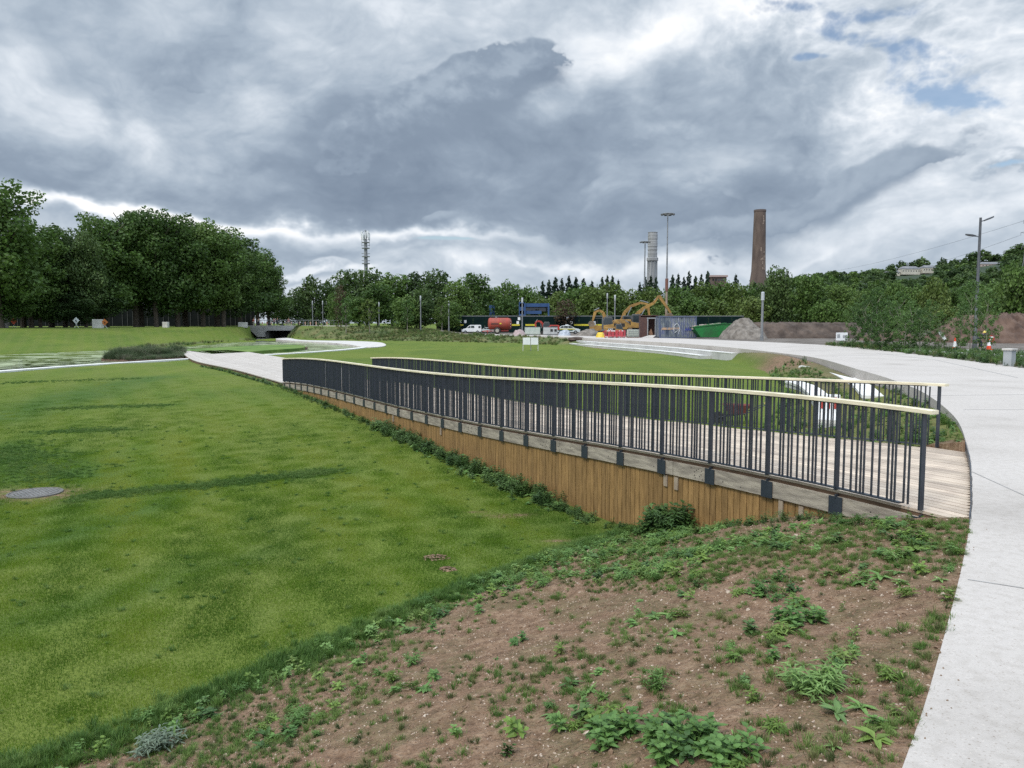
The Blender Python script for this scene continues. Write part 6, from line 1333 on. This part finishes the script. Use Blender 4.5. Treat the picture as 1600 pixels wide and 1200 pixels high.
skip(1104,103,math.pi+.15,1.12,'bright green rubbish skip full of rubble, right against the graffiti container')
skip(1124,112,math.pi-.5,1.1,'bright green rubbish skip behind the other, nearer the gravel heap')
# heaps of earth and gravel
def heap(px0, px1, pyt, d, depth, m, label, cat, seed, flat=.0, rough=.12, name='earth_heap', group=None, lean=0., zb=0.):
    w_ = at(px1,d)-at(px0,d); h = P(0,pyt,d).z-zb; nx, ny = 260, 90; X, Y = np.meshgrid(np.linspace(-1,1,nx), np.linspace(-1,1,ny))
    r = np.sqrt((np.abs(X)**(2+flat*4))+Y**2); H = np.clip(1-r, 0, 1); H = np.minimum(H*(1+flat*2.2), 1.)**(.9) if flat else H**.95
    H = H*(1+lean*X); Z = H*h+((fbm(X*w_*.7+seed, Y*depth*.7, 6)*rough*1.3+np.abs(fbm(X*w_*2.2+seed, Y*depth*2.2, 4))*.10)*np.minimum(1, H*4))*h
    Z = np.where(r >= 1, -.3, Z)-.02
    V = np.stack([X*w_/2, Y*depth/2, Z], -1).reshape(-1,3); i = np.arange((ny-1)*nx).reshape(ny-1, nx)[:, :-1].ravel(); F = np.stack([i, i+1, i+nx+1, i+nx], 1)
    o = np_mesh(name, V, F, m, smooth=True); o.location = ((at(px0,d)+at(px1,d))/2, d, zb); tag(o, label, cat, group); return o
M_gravel = mat('grey_gravel', (.105,.090,.076), (.22,.195,.17), 1.5, .95, .8, 5, detail=9)
M_soilh = mat('dug_earth', (.040,.028,.022), (.105,.078,.062), .8, .95, .9, 3, detail=9)
M_soilr = mat('red_dug_earth', (.062,.036,.026), (.13,.082,.060), .8, .95, .9, 3, detail=9)
heap(1126,1196,499,99,9,M_gravel,'grey gravel heap with a pointed top, behind the green skips','gravel heap',3, .1, .10,'gravel_heap')
heap(1132,1352,506,106,12,M_soilh,'long flat-topped bank of brown dug earth beside the path','earth bank',9,.75,.16,'earth_bank')
heap(1345,1440,518,88,7,M_soilr,'low reddish earth heap behind the sapling thicket','earth heap',15,.2,.12)
heap(1452,1720,494,82,14,M_soilr,'big reddish brown earth heap at the right picture edge','earth heap',22,.35,.16,lean=.12)
heap(898,944,514.5,122,7,M_gravel,'low grey gravel heap left of the red barriers','gravel heap',31,.1,.1,'gravel_heap')
heap(1072,1160,520,118,5,M_soilh,'low brown spoil heap behind the green skips','earth heap',36,.1,.2)
heap(888,915,526,106,3,M_soilh,'small brown earth heap at the left end of the terraced steps','earth heap',41,.1,.2)
# red barriers, cones, sacks
def barrier(x, d, rz, label, group):
    e = empty('plastic_barrier', (x, d, 0), rz, label, 'barrier', group)
    mb = MB(); mb.box((0,0,.95), (1.15,.05,.14)); mb.box((0,0,.25), (1.15,.05,.12))
    for i in range(6): mb.box((-.5+.2*i,0,.6), (.06,.04,.58))
    for x_ in (-.57,.57): mb.box((x_,0,.52), (.08,.06,1.0))
    mb.build('panel', mat('barrier_red', (.52,.07,.09), (.42,.05,.06), 2, .5), e)
    for x_ in (-.4,.4): mb = MB(); mb.box((x_,0,.05), (.12,.55,.07)); mb.build('foot', M_black, e)
    mb = MB(); mb.box((0,-.032,.95), (.6,.01,.10)); mb.build('reflective_strip', M_white, e)
for i, (px, rz) in enumerate(((951.5,.1),(958,.0),(964.5,-.15),(970.5,.2),(955,.9),(968,-.8))): barrier(at(px,104+(i > 3)*1.6), 104+(i > 3)*1.6, rz, 'red plastic pedestrian barrier in the cluster in front of the yellow excavators', 'red barriers by the excavators')
e = empty('wire_crate', (at(989,105), 105, 0), .1, 'pale mesh crate standing between the red barriers and the open container', 'crate')
mb = MB(); mb.box((0,0,.62), (1.45,1.0,.95)); mb.build('white_sack', mat('white_sack', (.50,.52,.45), (.40,.44,.36), 3, .8), e, bevel=.08)
mb = MB()
for i in range(9): mb.beam((-.75+i*.1875,-.54,.12),(-.75+i*.1875,-.54,1.14),.03,.03)
for z_ in (.12,.36,.62,.88,1.14): mb.beam((-.75,-.545,z_),(.75,-.545,z_),.03,.03)
mb.build('cage', M_galv, e); mb = MB(); mb.box((0,0,.06), (1.5,1.1,.12)); mb.build('pallet', M_joist, e)
def cone(x, d, z, s, label, group=None, full=False):
    e = empty('traffic_cone', (x, d, z), 0, label, 'traffic cone', group); mb = MB(); mb.box((0,0,.03*s), (.42*s,.42*s,.06*s)); mb.build('base', M_orange, e)
    M_o = mat('cone_red', (.68,.06,.02), None, rough=.5)
    mb = MB(); mb.lathe([(.16*s,.06*s),(.123*s,.30*s)], n=16); mb.build('lower_cone', M_o, e, True); mb = MB(); mb.lathe([(.124*s,.30*s),(.067*s,.68*s)], n=16); mb.build('reflective_sleeve', M_white, e, True); mb = MB(); mb.lathe([(.067*s,.68*s),(.03*s,.92*s)], n=16); mb.build('upper_cone', M_o, e, True)
cone(at(1493.5,54), 54, 0, 1.05, 'orange and white traffic cone left of the double street lamp, standing alone')
cone(at(1547,57), 57, 0, 1.05, 'orange and white traffic cone just right of the worker in the hard hat')
cone(at(942.5,110), 110, 0, .9, 'small orange cone beside the yellow sacks, left of the red barriers')
e = empty('road_sign', (at(1548.5,60), 60, 0), -.2, 'red and white roadworks sign board right of the worker', 'sign'); mb = MB(); mb.lathe([(.30,0),(.30,.02)], n=20); o = mb.build('plate', M_red, e); o.rotation_euler = (math.pi/2,0,0); o.location = (0,0,.75)
mb = MB(); mb.box((0,-.03,.75), (.12,.02,.40), 0, .5); mb.box((.05,-.045,.9), (.3,.02,.1)); mb.build('white_mark', M_white, e); mb = MB(); mb.beam((-.15,0,0),(-.15,.2,.6),.04,.04); mb.beam((.15,0,0),(.15,.2,.6),.04,.04); mb.build('stand', M_steelg, e)
e = empty('leaning_board', (at(1475,58), 58, 0), 0, 'thin white and yellow board leaning in the thicket, left of the lone cone', 'board'); mb = MB(); mb.beam((-.35,0,1.35),(.15,0,.75),.06,.22); mb.build('board', M_white, e); mb = MB(); mb.beam((.1,.03,.0),(.1,.03,.85),.05,.05); mb.build('stake', M_stem, e)
heap(931,946,518.5,108,2,mat('yellow_sack', (.65,.45,.04), (.5,.35,.03), 2, .6),'heap of bright yellow sacks beside the small cone','sacks',51,.3,.3,'yellow_sacks')
heap(872,892,516,124,2.4,mat('white_sheeting', (.4,.43,.48), (.25,.28,.33), 2, .7),'crumpled pale blue sheeting on the ground below the silver estate car','sheeting',55,.3,.5,'plastic_sheeting')
heap(801,822,517.2,126,2.4,mat('pinkish_rubble', (.40,.30,.30), (.25,.2,.2), 2, .7),'small pinkish rubble pile just right of the red tanker','rubble pile',58,.3,.5,'rubble_pile')
# white blocks at the bend, kerb beyond the bed, box pillar
e = empty('site_notice', (at(1316,86), 86, 0), .05, 'white painted low board at the left end of the sapling thicket', 'board'); mb = MB(); mb.box((0,0,.48), (1.3,.12,.9)); mb.build('panel', M_white, e, bevel=.02); mb = MB(); mb.box((-.4,-.07,.55), (.3,.02,.4)); mb.box((.3,-.07,.5), (.4,.02,.3)); mb.build('grey_marks', M_cf, e)
ln = px_line(((1395,544.5),(1420,546),(1480,550.5),(1540,553),(1600,556.5),(1700,566)), .12, 1.); mb = MB(); band(mb, ln, -.22, .22, .14, .35); tag(mb.build('kerb', M_kerb), kind='structure')
sl_ = px_line(((1395,543.5),(1480,547.5),(1600,552.5),(1760,563)), .02, 1.5); mb = MB(); band(mb, sl_, .0, 3.2, .02, .2); tag(mb.build('side_road', M_conc), kind='structure')
e = empty('concrete_pillar', (at(1580,35.5), 35.5, 0), .5, 'short square grey concrete pillar with a wider cap at the path edge', 'pillar'); mb = MB(); mb.box((0,0,.33), (.37,.37,.80)); mb.build('shaft', mat('blue_grey_concrete', (.30,.32,.33), (.36,.38,.39), 2, .8), e, bevel=.01); mb = MB(); mb.box((0,0,.775), (.47,.47,.09)); mb.build('cap', M_conc, e, bevel=.01)
# sign board on the lawn
p = GL(829,548.5); z = tz(*p); d = p[1]; k = d/1200; e = empty('sign_board', (p[0], d, z), .05, 'blank white double sign board on thin posts on the far lawn', 'sign'); h = P(0,527.5,d).z-z; hb = P(0,538.5,d).z-z; w_ = 24*k
for s_ in (-1,1): mb = MB(); mb.box((s_*w_*.255,0,(h+hb)/2), (w_*.47,.05,h-hb)); mb.build('panel', M_white, e)
for x_ in (-w_*.49,w_*.02,w_*.49): mb = MB(); mb.box((x_,.06,h/2), (.07,.07,h)); mb.build('post', M_steelg if x_ == w_*.02 else mat('pale_post', (.45,.45,.43), None), e)
# manhole cover
p = GL(55,771); z = tz(*p); e = empty('manhole_cover', (p[0], p[1], z+.0), 0, 'round grey chequered manhole cover in worn earth on the lawn', 'manhole cover')
mb = MB(); mb.lathe([(.50,-.15),(.50,.022),(.46,.026),(.455,.014),(.0,.014)], n=40); mb.build('rim', mat('iron_cover', (.09,.085,.08), (.15,.14,.13), 6, .7), e)
mb = MB()
for i in range(-9,10):
    for j in range(-9,10):
        if (i+j) % 2 == 0 and math.hypot(i,j)*.047 < .42: mb.box((i*.047,j*.047,.020), (.036,.036,.012), .78)
mb.build('tread_plate', mat('iron_tread', (.15,.15,.145), (.25,.245,.235), 9, .55), e)
# wheelbarrow behind the boardwalk
z = -1.2; p = G(1150,662,z); z = tz(p.x,p.y); e = empty('wheelbarrow', (p.x, p.y, z), -.25, 'rusty red wheelbarrow on the grass behind the far railing', 'wheelbarrow')
mb = MB(); V_ = [(-.42,-.3,.62),(.42,-.3,.62),(.42,.3,.62),(-.42,.3,.62),(-.22,-.2,.32),(.26,-.2,.32),(.26,.2,.32),(-.22,.2,.32)]; mb.add(V_, [(0,1,5,4),(1,2,6,5),(2,3,7,6),(3,0,4,7),(4,5,6,7)]); mb.build('tray', mat('rusty_tray', (.20,.05,.04), (.12,.04,.03), 6, .7), e)
for y_ in (-.22,.22): mb = MB(); mb.tube([(-.55,y_*.3,.2),(.3,y_,.36),(.95,y_*1.2,.70)], .016, 8); mb.build('handle', M_metal, e); mb = MB(); mb.tube([(.25,y_,.34),(.32,y_,.0)], .014, 6); mb.build('leg', M_metal, e); mb = MB(); mb.tube([(.85,y_*1.18,.64),(1.0,y_*1.22,.73)], .022, 8); mb.build('grip', mat('yellow_grip', (.5,.42,.1), None), e)
mb = MB(); mb.tube([(-.55,-.05,.19),(-.55,.05,.19)], .19, 18); mb.build('wheel', M_black, e, True)
# red and white chevron board
z = -.9; p = G(1293,655,z); z = tz(p.x,p.y); e = empty('chevron_barrier', (p.x-.1, p.y-.3, z+.05), -.3, 'white plastic barrier with red stripes against the lower seat wall', 'barrier')
mb = MB(); mb.box((0,0,.38), (.62,.10,.7)); mb.build('body', M_white, e, bevel=.02)
for i in range(3): mb = MB(); mb.box((-.18+.18*i,-.056,.48), (.07,.012,.34)); mb.build('red_stripe', M_red, e)
for x_ in (-.25,.25): mb = MB(); mb.box((x_,0,.03), (.12,.4,.06)); mb.build('foot', M_black, e)
# left bank: dark fence, blocks, diamond signs
d = 172.; xa, xb = at(-160,d), at(398,d); e = empty('site_fence', (xa, d, 1.2), 0, 'long dark fence of vertical boards and poles behind the left trees', 'fence'); W_ = xb-xa; n = 26
for i in range(n):
    mb = MB(); mb.box((0,0,2.2), (W_/n-.005,.06,4.6)); o = mb.build('panel', mat('dark_fence', (.005,.007,.007), (.009,.011,.011), 1, .9, spec=.1), e); o.location = (W_*(i+.5)/n, 0, 0)
rg = random.Random(6)
for i in range(52): mb = MB(); mb.box((0,0,2.25), (.10,.07,4.8)); o = mb.build('pole', mat('fence_pole', (.03,.033,.033), (.05,.05,.048), 2, .8), e); o.location = (W_*(i+.5)/52+rg.uniform(-.5,.5), -.12, 0)
for i, (px0, px1, pyt, pyb, lab) in enumerate(((-14,11,496,510.5,'large pale concrete block at the left picture edge'),(146,160,499,510.5,'pale concrete block with a dark mark, between the signs on the left bank'),(255,263,503,509,'small white block under the left stand of trees'),(373,386,503.5,509.5,'pale block near the left end of the road bridge'))):
    d = 116. if i < 2 else (130. if i == 2 else 150.); zb = tz(at(px0,d), d); h = P(0,pyt,d).z-zb; w_ = at(px1,d)-at(px0,d); mb = MB(); mb.box((0,0,h/2-.1), (w_,.8,h+.2)); o = mb.build('concrete_block', M_conc, bevel=.03); o.location = ((at(px0,d)+at(px1,d))/2, d, zb); tag(o, lab, 'concrete block')
def diamond(px, py, d, m, inner, label):
    zb = tz(at(px,d), d); h = P(0,py,d).z-zb; e = empty('road_sign', (at(px,d), d, zb), 0, label, 'road sign'); mb = MB(); mb.box((0,0,0), (.72,.04,.72), 0, math.pi/4); o = mb.build('plate', m, e); o.location = (0,0,max(h,.6))
    mb = MB(); mb.box((0,-.03,0), (.30,.02,.12), 0, .6); mb.box((.05,-.03,-.1), (.1,.02,.28)); o2 = mb.build('symbol', inner, e); o2.location = (0,0,max(h,.6))
    for s_ in (-1,1): mb = MB(); mb.beam((s_*.35,.05,-.05),(-s_*.1,.05,.6),.04,.04); mb.build('leg', M_white, e)
diamond(21.5,502,116,M_orange,M_red,'orange diamond road sign near the left picture edge')
diamond(119,501,116,M_white,M_black,'white diamond road sign under the left trees')
diamond(163.5,503.5,116,mat('dull_orange', (.45,.14,.03), None),M_black,'dull orange diamond road sign right of the pale concrete block')
# ---------------------------------------------------------------- clouds: thickness and light computed over azimuth and elevation
_ga = np.random.default_rng(5).random((256, 256))*2*np.pi
_gx, _gy = np.cos(_ga), np.sin(_ga)
def perlin(x, y):
    xi = np.floor(x).astype(np.int32); yi = np.floor(y).astype(np.int32); fx = (x-xi).astype(np.float32); fy = (y-yi).astype(np.float32)
    u = fx*fx*fx*(fx*(fx*6-15)+10); v = fy*fy*fy*(fy*(fy*6-15)+10)
    def g(i, j):
        a = (xi+i) & 255; b = (yi+j) & 255; return _gx[a, b]*(fx-i)+_gy[a, b]*(fy-j)
    return (g(0,0)*(1-u)+g(1,0)*u)*(1-v)+(g(0,1)*(1-u)+g(1,1)*u)*v
def pf(x, y, o=5, ga=.5, off=0.):
    r = 0; a = 1.
    for i in range(o): r = r+a*perlin(x*2**i+31.7*i+off, y*2**i+11.3*i+off*.7); a *= ga
    return r*1.4
def billow(x, y, o=5, ga=.5, off=0.):
    r = 0; a = 1.; s = 0
    for i in range(o): r = r+a*(1-2.2*np.abs(perlin(x*2**i+13.7*i+off, y*2**i+19.3*i+off*.7))); s += a; a *= ga
    return r/s-.35
def azel(px, py):
    t = (np.asarray(px, float)-800)/1200; k = (600-np.asarray(py, float))/1200
    Y = CT+k*ST; Z = k*CT-ST; return np.arctan2(t, Y), np.arctan2(Z, np.hypot(t, Y))
def make_sky(AZ, EL):
    """linear colour and blue-gap mask over the given directions"""
    K = 1200.
    def B(lst, U, V, soft=1.):
        r = np.zeros(U.shape, np.float32)
        for px, py, rx, ry, ang, am in lst:
            a, e = azel(px, py); c, s = math.cos(math.radians(ang)), math.sin(math.radians(ang))
            dx, dy = (U-a)*K, (V-e)*K; p = (dx*c+dy*s)/rx; q = (-dx*s+dy*c)/ry; d2 = p*p+q*q
            r += am*np.exp(-d2*soft)
        return r
    el = np.maximum(EL, 0)
    # plane coordinates of a cloud deck, foreshortened to the horizon
    h = 1/(np.tan(el)+.17); X = np.sin(AZ)*h; Y = np.cos(AZ)*h
    wx = pf(AZ*4, EL*6, 5)*.055; wy = pf(AZ*4, EL*6, 5, off=50)*.030
    f1 = pf(AZ*26, EL*38, 4, .6, 9)*.007
    U, V = AZ+wx+f1, EL+wy+f1*.8
    fade = sst(.02, .16, el)
    deck1 = pf(X*1.1, Y*1.1, 7, .55, 3); 
    puff = billow(AZ*6+wx*9, EL*10+wy*12, 7, .55, 21)
    puffs = billow(AZ*6+wx*9+.03, EL*10+wy*12+.14, 7, .55, 21)
    fine = billow(AZ*21+wx*14, EL*33+wy*20, 5, .58, 41)
    base = [(250,290,520,75,2,.20),(900,300,500,70,-2,.15),(650,260,460,70,6,.04),(300,90,70,75,-60,.20),(40,70,140,40,0,.05),(470,90,80,40,0,.03),(1240,110,150,50,-12,.16),
        (1000,170,250,45,8,.19),(1290,230,170,55,-8,.12),(1090,320,210,60,10,.14),(1290,180,140,30,0,.06),(560,330,400,22,-4,.08),
        (150,195,200,55,-12,-.20),(420,150,150,50,0,-.12),(380,240,160,30,0,-.05),(560,95,150,25,-12,-.14),(690,60,170,30,-10,-.16),(930,60,150,42,16,-.34),(800,20,260,26,0,-.16),
        (1180,30,140,50,0,-.20),(1500,150,170,140,0,-.22),(1180,250,110,30,0,-.13),(1420,370,290,38,8,-.22),(1560,300,110,60,0,-.20),(1010,400,260,30,0,-.02),(1350,330,100,20,25,-.05),
        (100,20,160,30,0,.0),(1110,285,150,25,5,-.07)]
    D = .38+B(base, U, V)+deck1*.12*fade+puff*.31+(puffs-puff)*.26+fine*.10+pf(AZ*8, EL*15, 6, .55, 71)*.11
    mott = billow(AZ*24+wx*10, EL*40+wy*10, 6, .6, 91); D = D-B([(1480,110,210,150,0,1.),(1250,30,160,50,0,.8)], U, V)*mott*.30
    # clear light band low in the west and small clouds in it
    band = B([(60,322,170,12,-5,.9),(260,345,190,10,-6,.9),(470,362,210,10,-5,1.),(690,378,160,12,-4,.8),(860,385,120,8,0,.3)], U, V)
    D = D-band*(.40+.2*puff)
    low = sst(.125, .075, EL)*sst(.9, -.1, AZ)
    D = D*(1-low)+low*(.25+puff*.34+fine*.10+.5*B(base, U, V)+B([(480,385,120,14,0,.14),(700,400,200,12,0,.10),(900,375,220,14,0,.16),(640,398,60,6,4,-.25),(760,402,70,6,-3,-.22),(560,382,70,5,0,-.2),(1290,404,70,7,14,-.2),(600,425,80,10,0,.1),(1010,395,120,14,0,.12),(1160,380,100,25,0,.12),(1110,415,70,12,0,-.28),(740,425,100,10,0,-.2),(500,440,80,12,0,-.16),(1300,420,200,15,0,-.02),(900,422,90,9,0,-.22)], U, V))
    D = D-B([(450,470,900,22,0,.10)], AZ, EL)
    stops = np.array([-.1,.06,.20,.36,.52,.68,.95])
    cols = np.array([(.98,.98,.97),(.88,.90,.92),(.69,.74,.80),(.50,.565,.64),(.36,.43,.515),(.262,.325,.41),(.18,.232,.31)])
    def shade(D): return np.stack([np.interp(D, stops, cols[:, k]) for k in range(3)], -1)
    col = shade(D)
    # crisp heaped clouds in front: (blobs, threshold, edge hardness, tone at the sunlit rim, tone inside)
    def ragged(du=0., dv=0.): return billow((AZ+du)*13+wx*6, (EL+dv)*17+wy*8, 6, .58, 5)*.8+pf((AZ+du)*7, (EL+dv)*10, 6, .58, 33)*.75
    bil = ragged()
    def heap(col, lst, th, hard, rim, inner, amp=.30, up=.012, side=0.):
        b0 = B(lst, AZ+wx*.5, EL+wy*.6); ev = sst(.22, .60, b0); m = b0+bil*amp*ev
        m2 = B(lst, AZ+wx*.5+side, EL+wy*.6+up)+ragged(side, up)*amp*ev
        lit = np.clip((m-m2)*1.8, -.35, 1)          # faces turned up to the light
        crisp = sst(-.10, .10, m-m2)
        wd = hard*(crisp+(1-crisp)*3.5)
        a = np.clip((m-th)/wd, 0, 1); a = a*a*(3-2*a)
        depth = np.clip((m-th)/.5, 0, 1)
        Dn = inner+(rim-inner)*np.clip((1-depth)**2*.45*crisp+np.maximum(lit, -.2)*.9, -.25, 1)+fine*.06+puff*.10+bil*-.05
        return col*(1-a[..., None])+shade(Dn)*a[..., None]
    col = heap(col, [(600,222,100,45,25,.85),(700,185,110,50,32,1.),(790,135,85,42,38,1.),(835,95,45,30,20,.8),(860,120,40,28,-40,.5)], .48, .26, .52, .74, .72, .010, -.006)
    col = heap(col, [(1100,365,110,28,8,.85),(1240,345,150,36,22,.9),(1340,300,130,32,30,.95),(1420,262,80,20,28,.8)], .50, .42, .52, .64, .62, .010, -.004)
    col = heap(col, [(683,348,33,11,0,1.)], .42, .30, .50, .62, .5, .006)
    col = heap(col, [(285,95,34,46,-20,.9),(312,130,30,30,0,.8)], .42, .5, .50, .62, .7, .010)
    col = heap(col, [(1110,300,80,20,-20,.9),(1090,190,120,30,5,.8)], .42, .7, .46, .60, .8, .010)
    for l in ([(492,418,30,18,25,1.),(470,434,40,12,0,.9),(530,424,46,10,0,.8)], [(1545,248,26,16,0,1.),(1590,262,40,22,0,1.),(1530,275,30,14,0,.7)]):
        col = heap(col, l, .40, .45, .10, .44, .95, .009)
    g = B([(1245,8,90,13,0,.9),(1285,94,30,7,0,1.),(1330,48,80,10,-8,.5),(1490,150,90,12,-14,.6),(1520,20,60,14,0,.3),(1400,70,70,10,-15,.5),(1560,258,30,7,0,1.1),(1505,140,50,24,0,.3),(1440,110,110,30,-20,.35),(670,381,45,4,0,1.3),(735,384,40,3,0,1.1),(1420,10,60,14,0,.6),(1470,180,60,20,0,.5),(1450,95,90,24,-15,.4),(1340,20,60,12,0,.5)], AZ+wx*.5, EL+wy*.5)
    gap = sst(.30, .85, g-np.clip(billow(AZ*30, EL*44, 5, .6, 77), -.6, .6)*.55-puff*.15)*.85
    return np.clip(col, 0, 1).astype(np.float32), gap.astype(np.float32)
# ---------------------------------------------------------------- camera, sun, sky
cam = bpy.data.cameras.new('camera'); co = bpy.data.objects.new('camera', cam); C.objects.link(co)
cam.sensor_fit = 'HORIZONTAL'; cam.sensor_width = 36; cam.lens = 27; cam.clip_end = 20000; cam.clip_start = .05
co.location = (0, 0, CAMZ); co.rotation_euler = (math.pi/2-TH, 0, 0); SC.camera = co
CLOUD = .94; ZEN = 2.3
SUN_AZ, SUN_EL = math.radians(-142), math.radians(50)      # azimuth from +y towards +x
sl = bpy.data.lights.new('sun', 'SUN'); sl.energy = 1.9; sl.angle = math.radians(16); sl.color = (1, .92, .80)
so = bpy.data.objects.new('sun', sl); C.objects.link(so)
sd = Vector((math.sin(SUN_AZ)*math.cos(SUN_EL), math.cos(SUN_AZ)*math.cos(SUN_EL), math.sin(SUN_EL)))
so.rotation_euler = sd.to_track_quat('Z', 'Y').to_euler(); so.location = sd*50
w = bpy.data.worlds.new('World'); SC.world = w; w.use_nodes = True; nt = w.node_tree; N, L = nt.nodes, nt.links; N.clear()
out = N.new('ShaderNodeOutputWorld')
sky = N.new('ShaderNodeTexSky'); sky.sky_type = 'NISHITA'; sky.sun_disc = False; sky.sun_elevation = SUN_EL; sky.sun_rotation = SUN_AZ
bg1 = N.new('ShaderNodeBackground'); bg1.inputs['Strength'].default_value = .1; L.new(sky.outputs[0], bg1.inputs['Color'])
geo = N.new('ShaderNodeTexCoord'); sep = N.new('ShaderNodeSeparateXYZ'); L.new(geo.outputs['Generated'], sep.inputs[0])
def M(op, a, b=None):
    x = N.new('ShaderNodeMath'); x.operation = op
    for i, s in enumerate((a, b)):
        if s is None: continue
        if isinstance(s, (int, float)): x.inputs[i].default_value = s
        else: L.new(s, x.inputs[i])
    return x.outputs[0]
def MR(v, a, b, c=0, d=1):
    x = N.new('ShaderNodeMapRange'); x.inputs['From Min'].default_value = a; x.inputs['From Max'].default_value = b; x.inputs['To Min'].default_value = c; x.inputs['To Max'].default_value = d
    L.new(v, x.inputs['Value']); return x.outputs[0]
az = M('ARCTAN2', sep.outputs['X'], sep.outputs['Y']); el = M('ARCSINE', sep.outputs['Z'])
def sky_layer(a0, a1, e0, e1, w_, h_):
    A, E = np.meshgrid(np.linspace(a0, a1, w_), np.linspace(e0, e1, h_)); col, gap = make_sky(A, E)
    im = bpy.data.images.new('cloud_cover', w_, h_, alpha=True, float_buffer=True); im.colorspace_settings.name = 'Non-Color'
    im.pixels.foreach_set(np.concatenate([col, gap[..., None]], -1).astype(np.float32).ravel()); im.pack()
    cv = N.new('ShaderNodeCombineXYZ'); L.new(MR(az, a0, a1), cv.inputs[0]); L.new(MR(el, e0, e1), cv.inputs[1])
    t = N.new('ShaderNodeTexImage'); t.image = im; t.extension = 'EXTEND'; t.interpolation = 'Cubic'; im.alpha_mode = 'CHANNEL_PACKED'; L.new(cv.outputs[0], t.inputs[0]); return t
T1 = sky_layer(-math.pi, math.pi, 0, math.pi/2, 1400, 420); T2 = sky_layer(-.95, .95, -.01, .55, 2300, 700)
msk = M('MULTIPLY', MR(M('ABSOLUTE', az), .95, .85), MR(el, .55, .48))
mc = N.new('ShaderNodeMix'); mc.data_type = 'RGBA'; L.new(msk, mc.inputs[0]); L.new(T1.outputs[0], mc.inputs[6]); L.new(T2.outputs[0], mc.inputs[7])
gap = M('ADD', M('MULTIPLY', T1.outputs[1], M('SUBTRACT', 1, msk)), M('MULTIPLY', T2.outputs[1], msk))
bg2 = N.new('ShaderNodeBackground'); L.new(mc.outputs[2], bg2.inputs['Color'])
zen = M('ADD', M('ADD', MR(el, .50, .95, 0, ZEN), MR(sep.outputs['Y'], .25, -.5, 0, .7)), 1.0)      # extra brightness added to the unseen sky overhead and behind, to light the scene
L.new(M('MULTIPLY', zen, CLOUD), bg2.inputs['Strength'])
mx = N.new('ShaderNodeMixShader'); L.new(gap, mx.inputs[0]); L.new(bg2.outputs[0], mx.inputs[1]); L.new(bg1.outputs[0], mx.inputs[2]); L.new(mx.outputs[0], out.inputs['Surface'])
SC.view_settings.view_transform = 'Standard'; SC.view_settings.look = 'None'; SC.view_settings.exposure = 0.27; SC.view_settings.gamma = 1
SC.view_settings.use_curve_mapping = False
SC.cycles.max_bounces = 6; SC.cycles.diffuse_bounces = 3; SC.cycles.transparent_max_bounces = 8
SC.cycles.use_denoising = False; SC.cycles.denoiser = 'OPENIMAGEDENOISE'; SC.cycles.denoising_prefilter = 'ACCURATE'
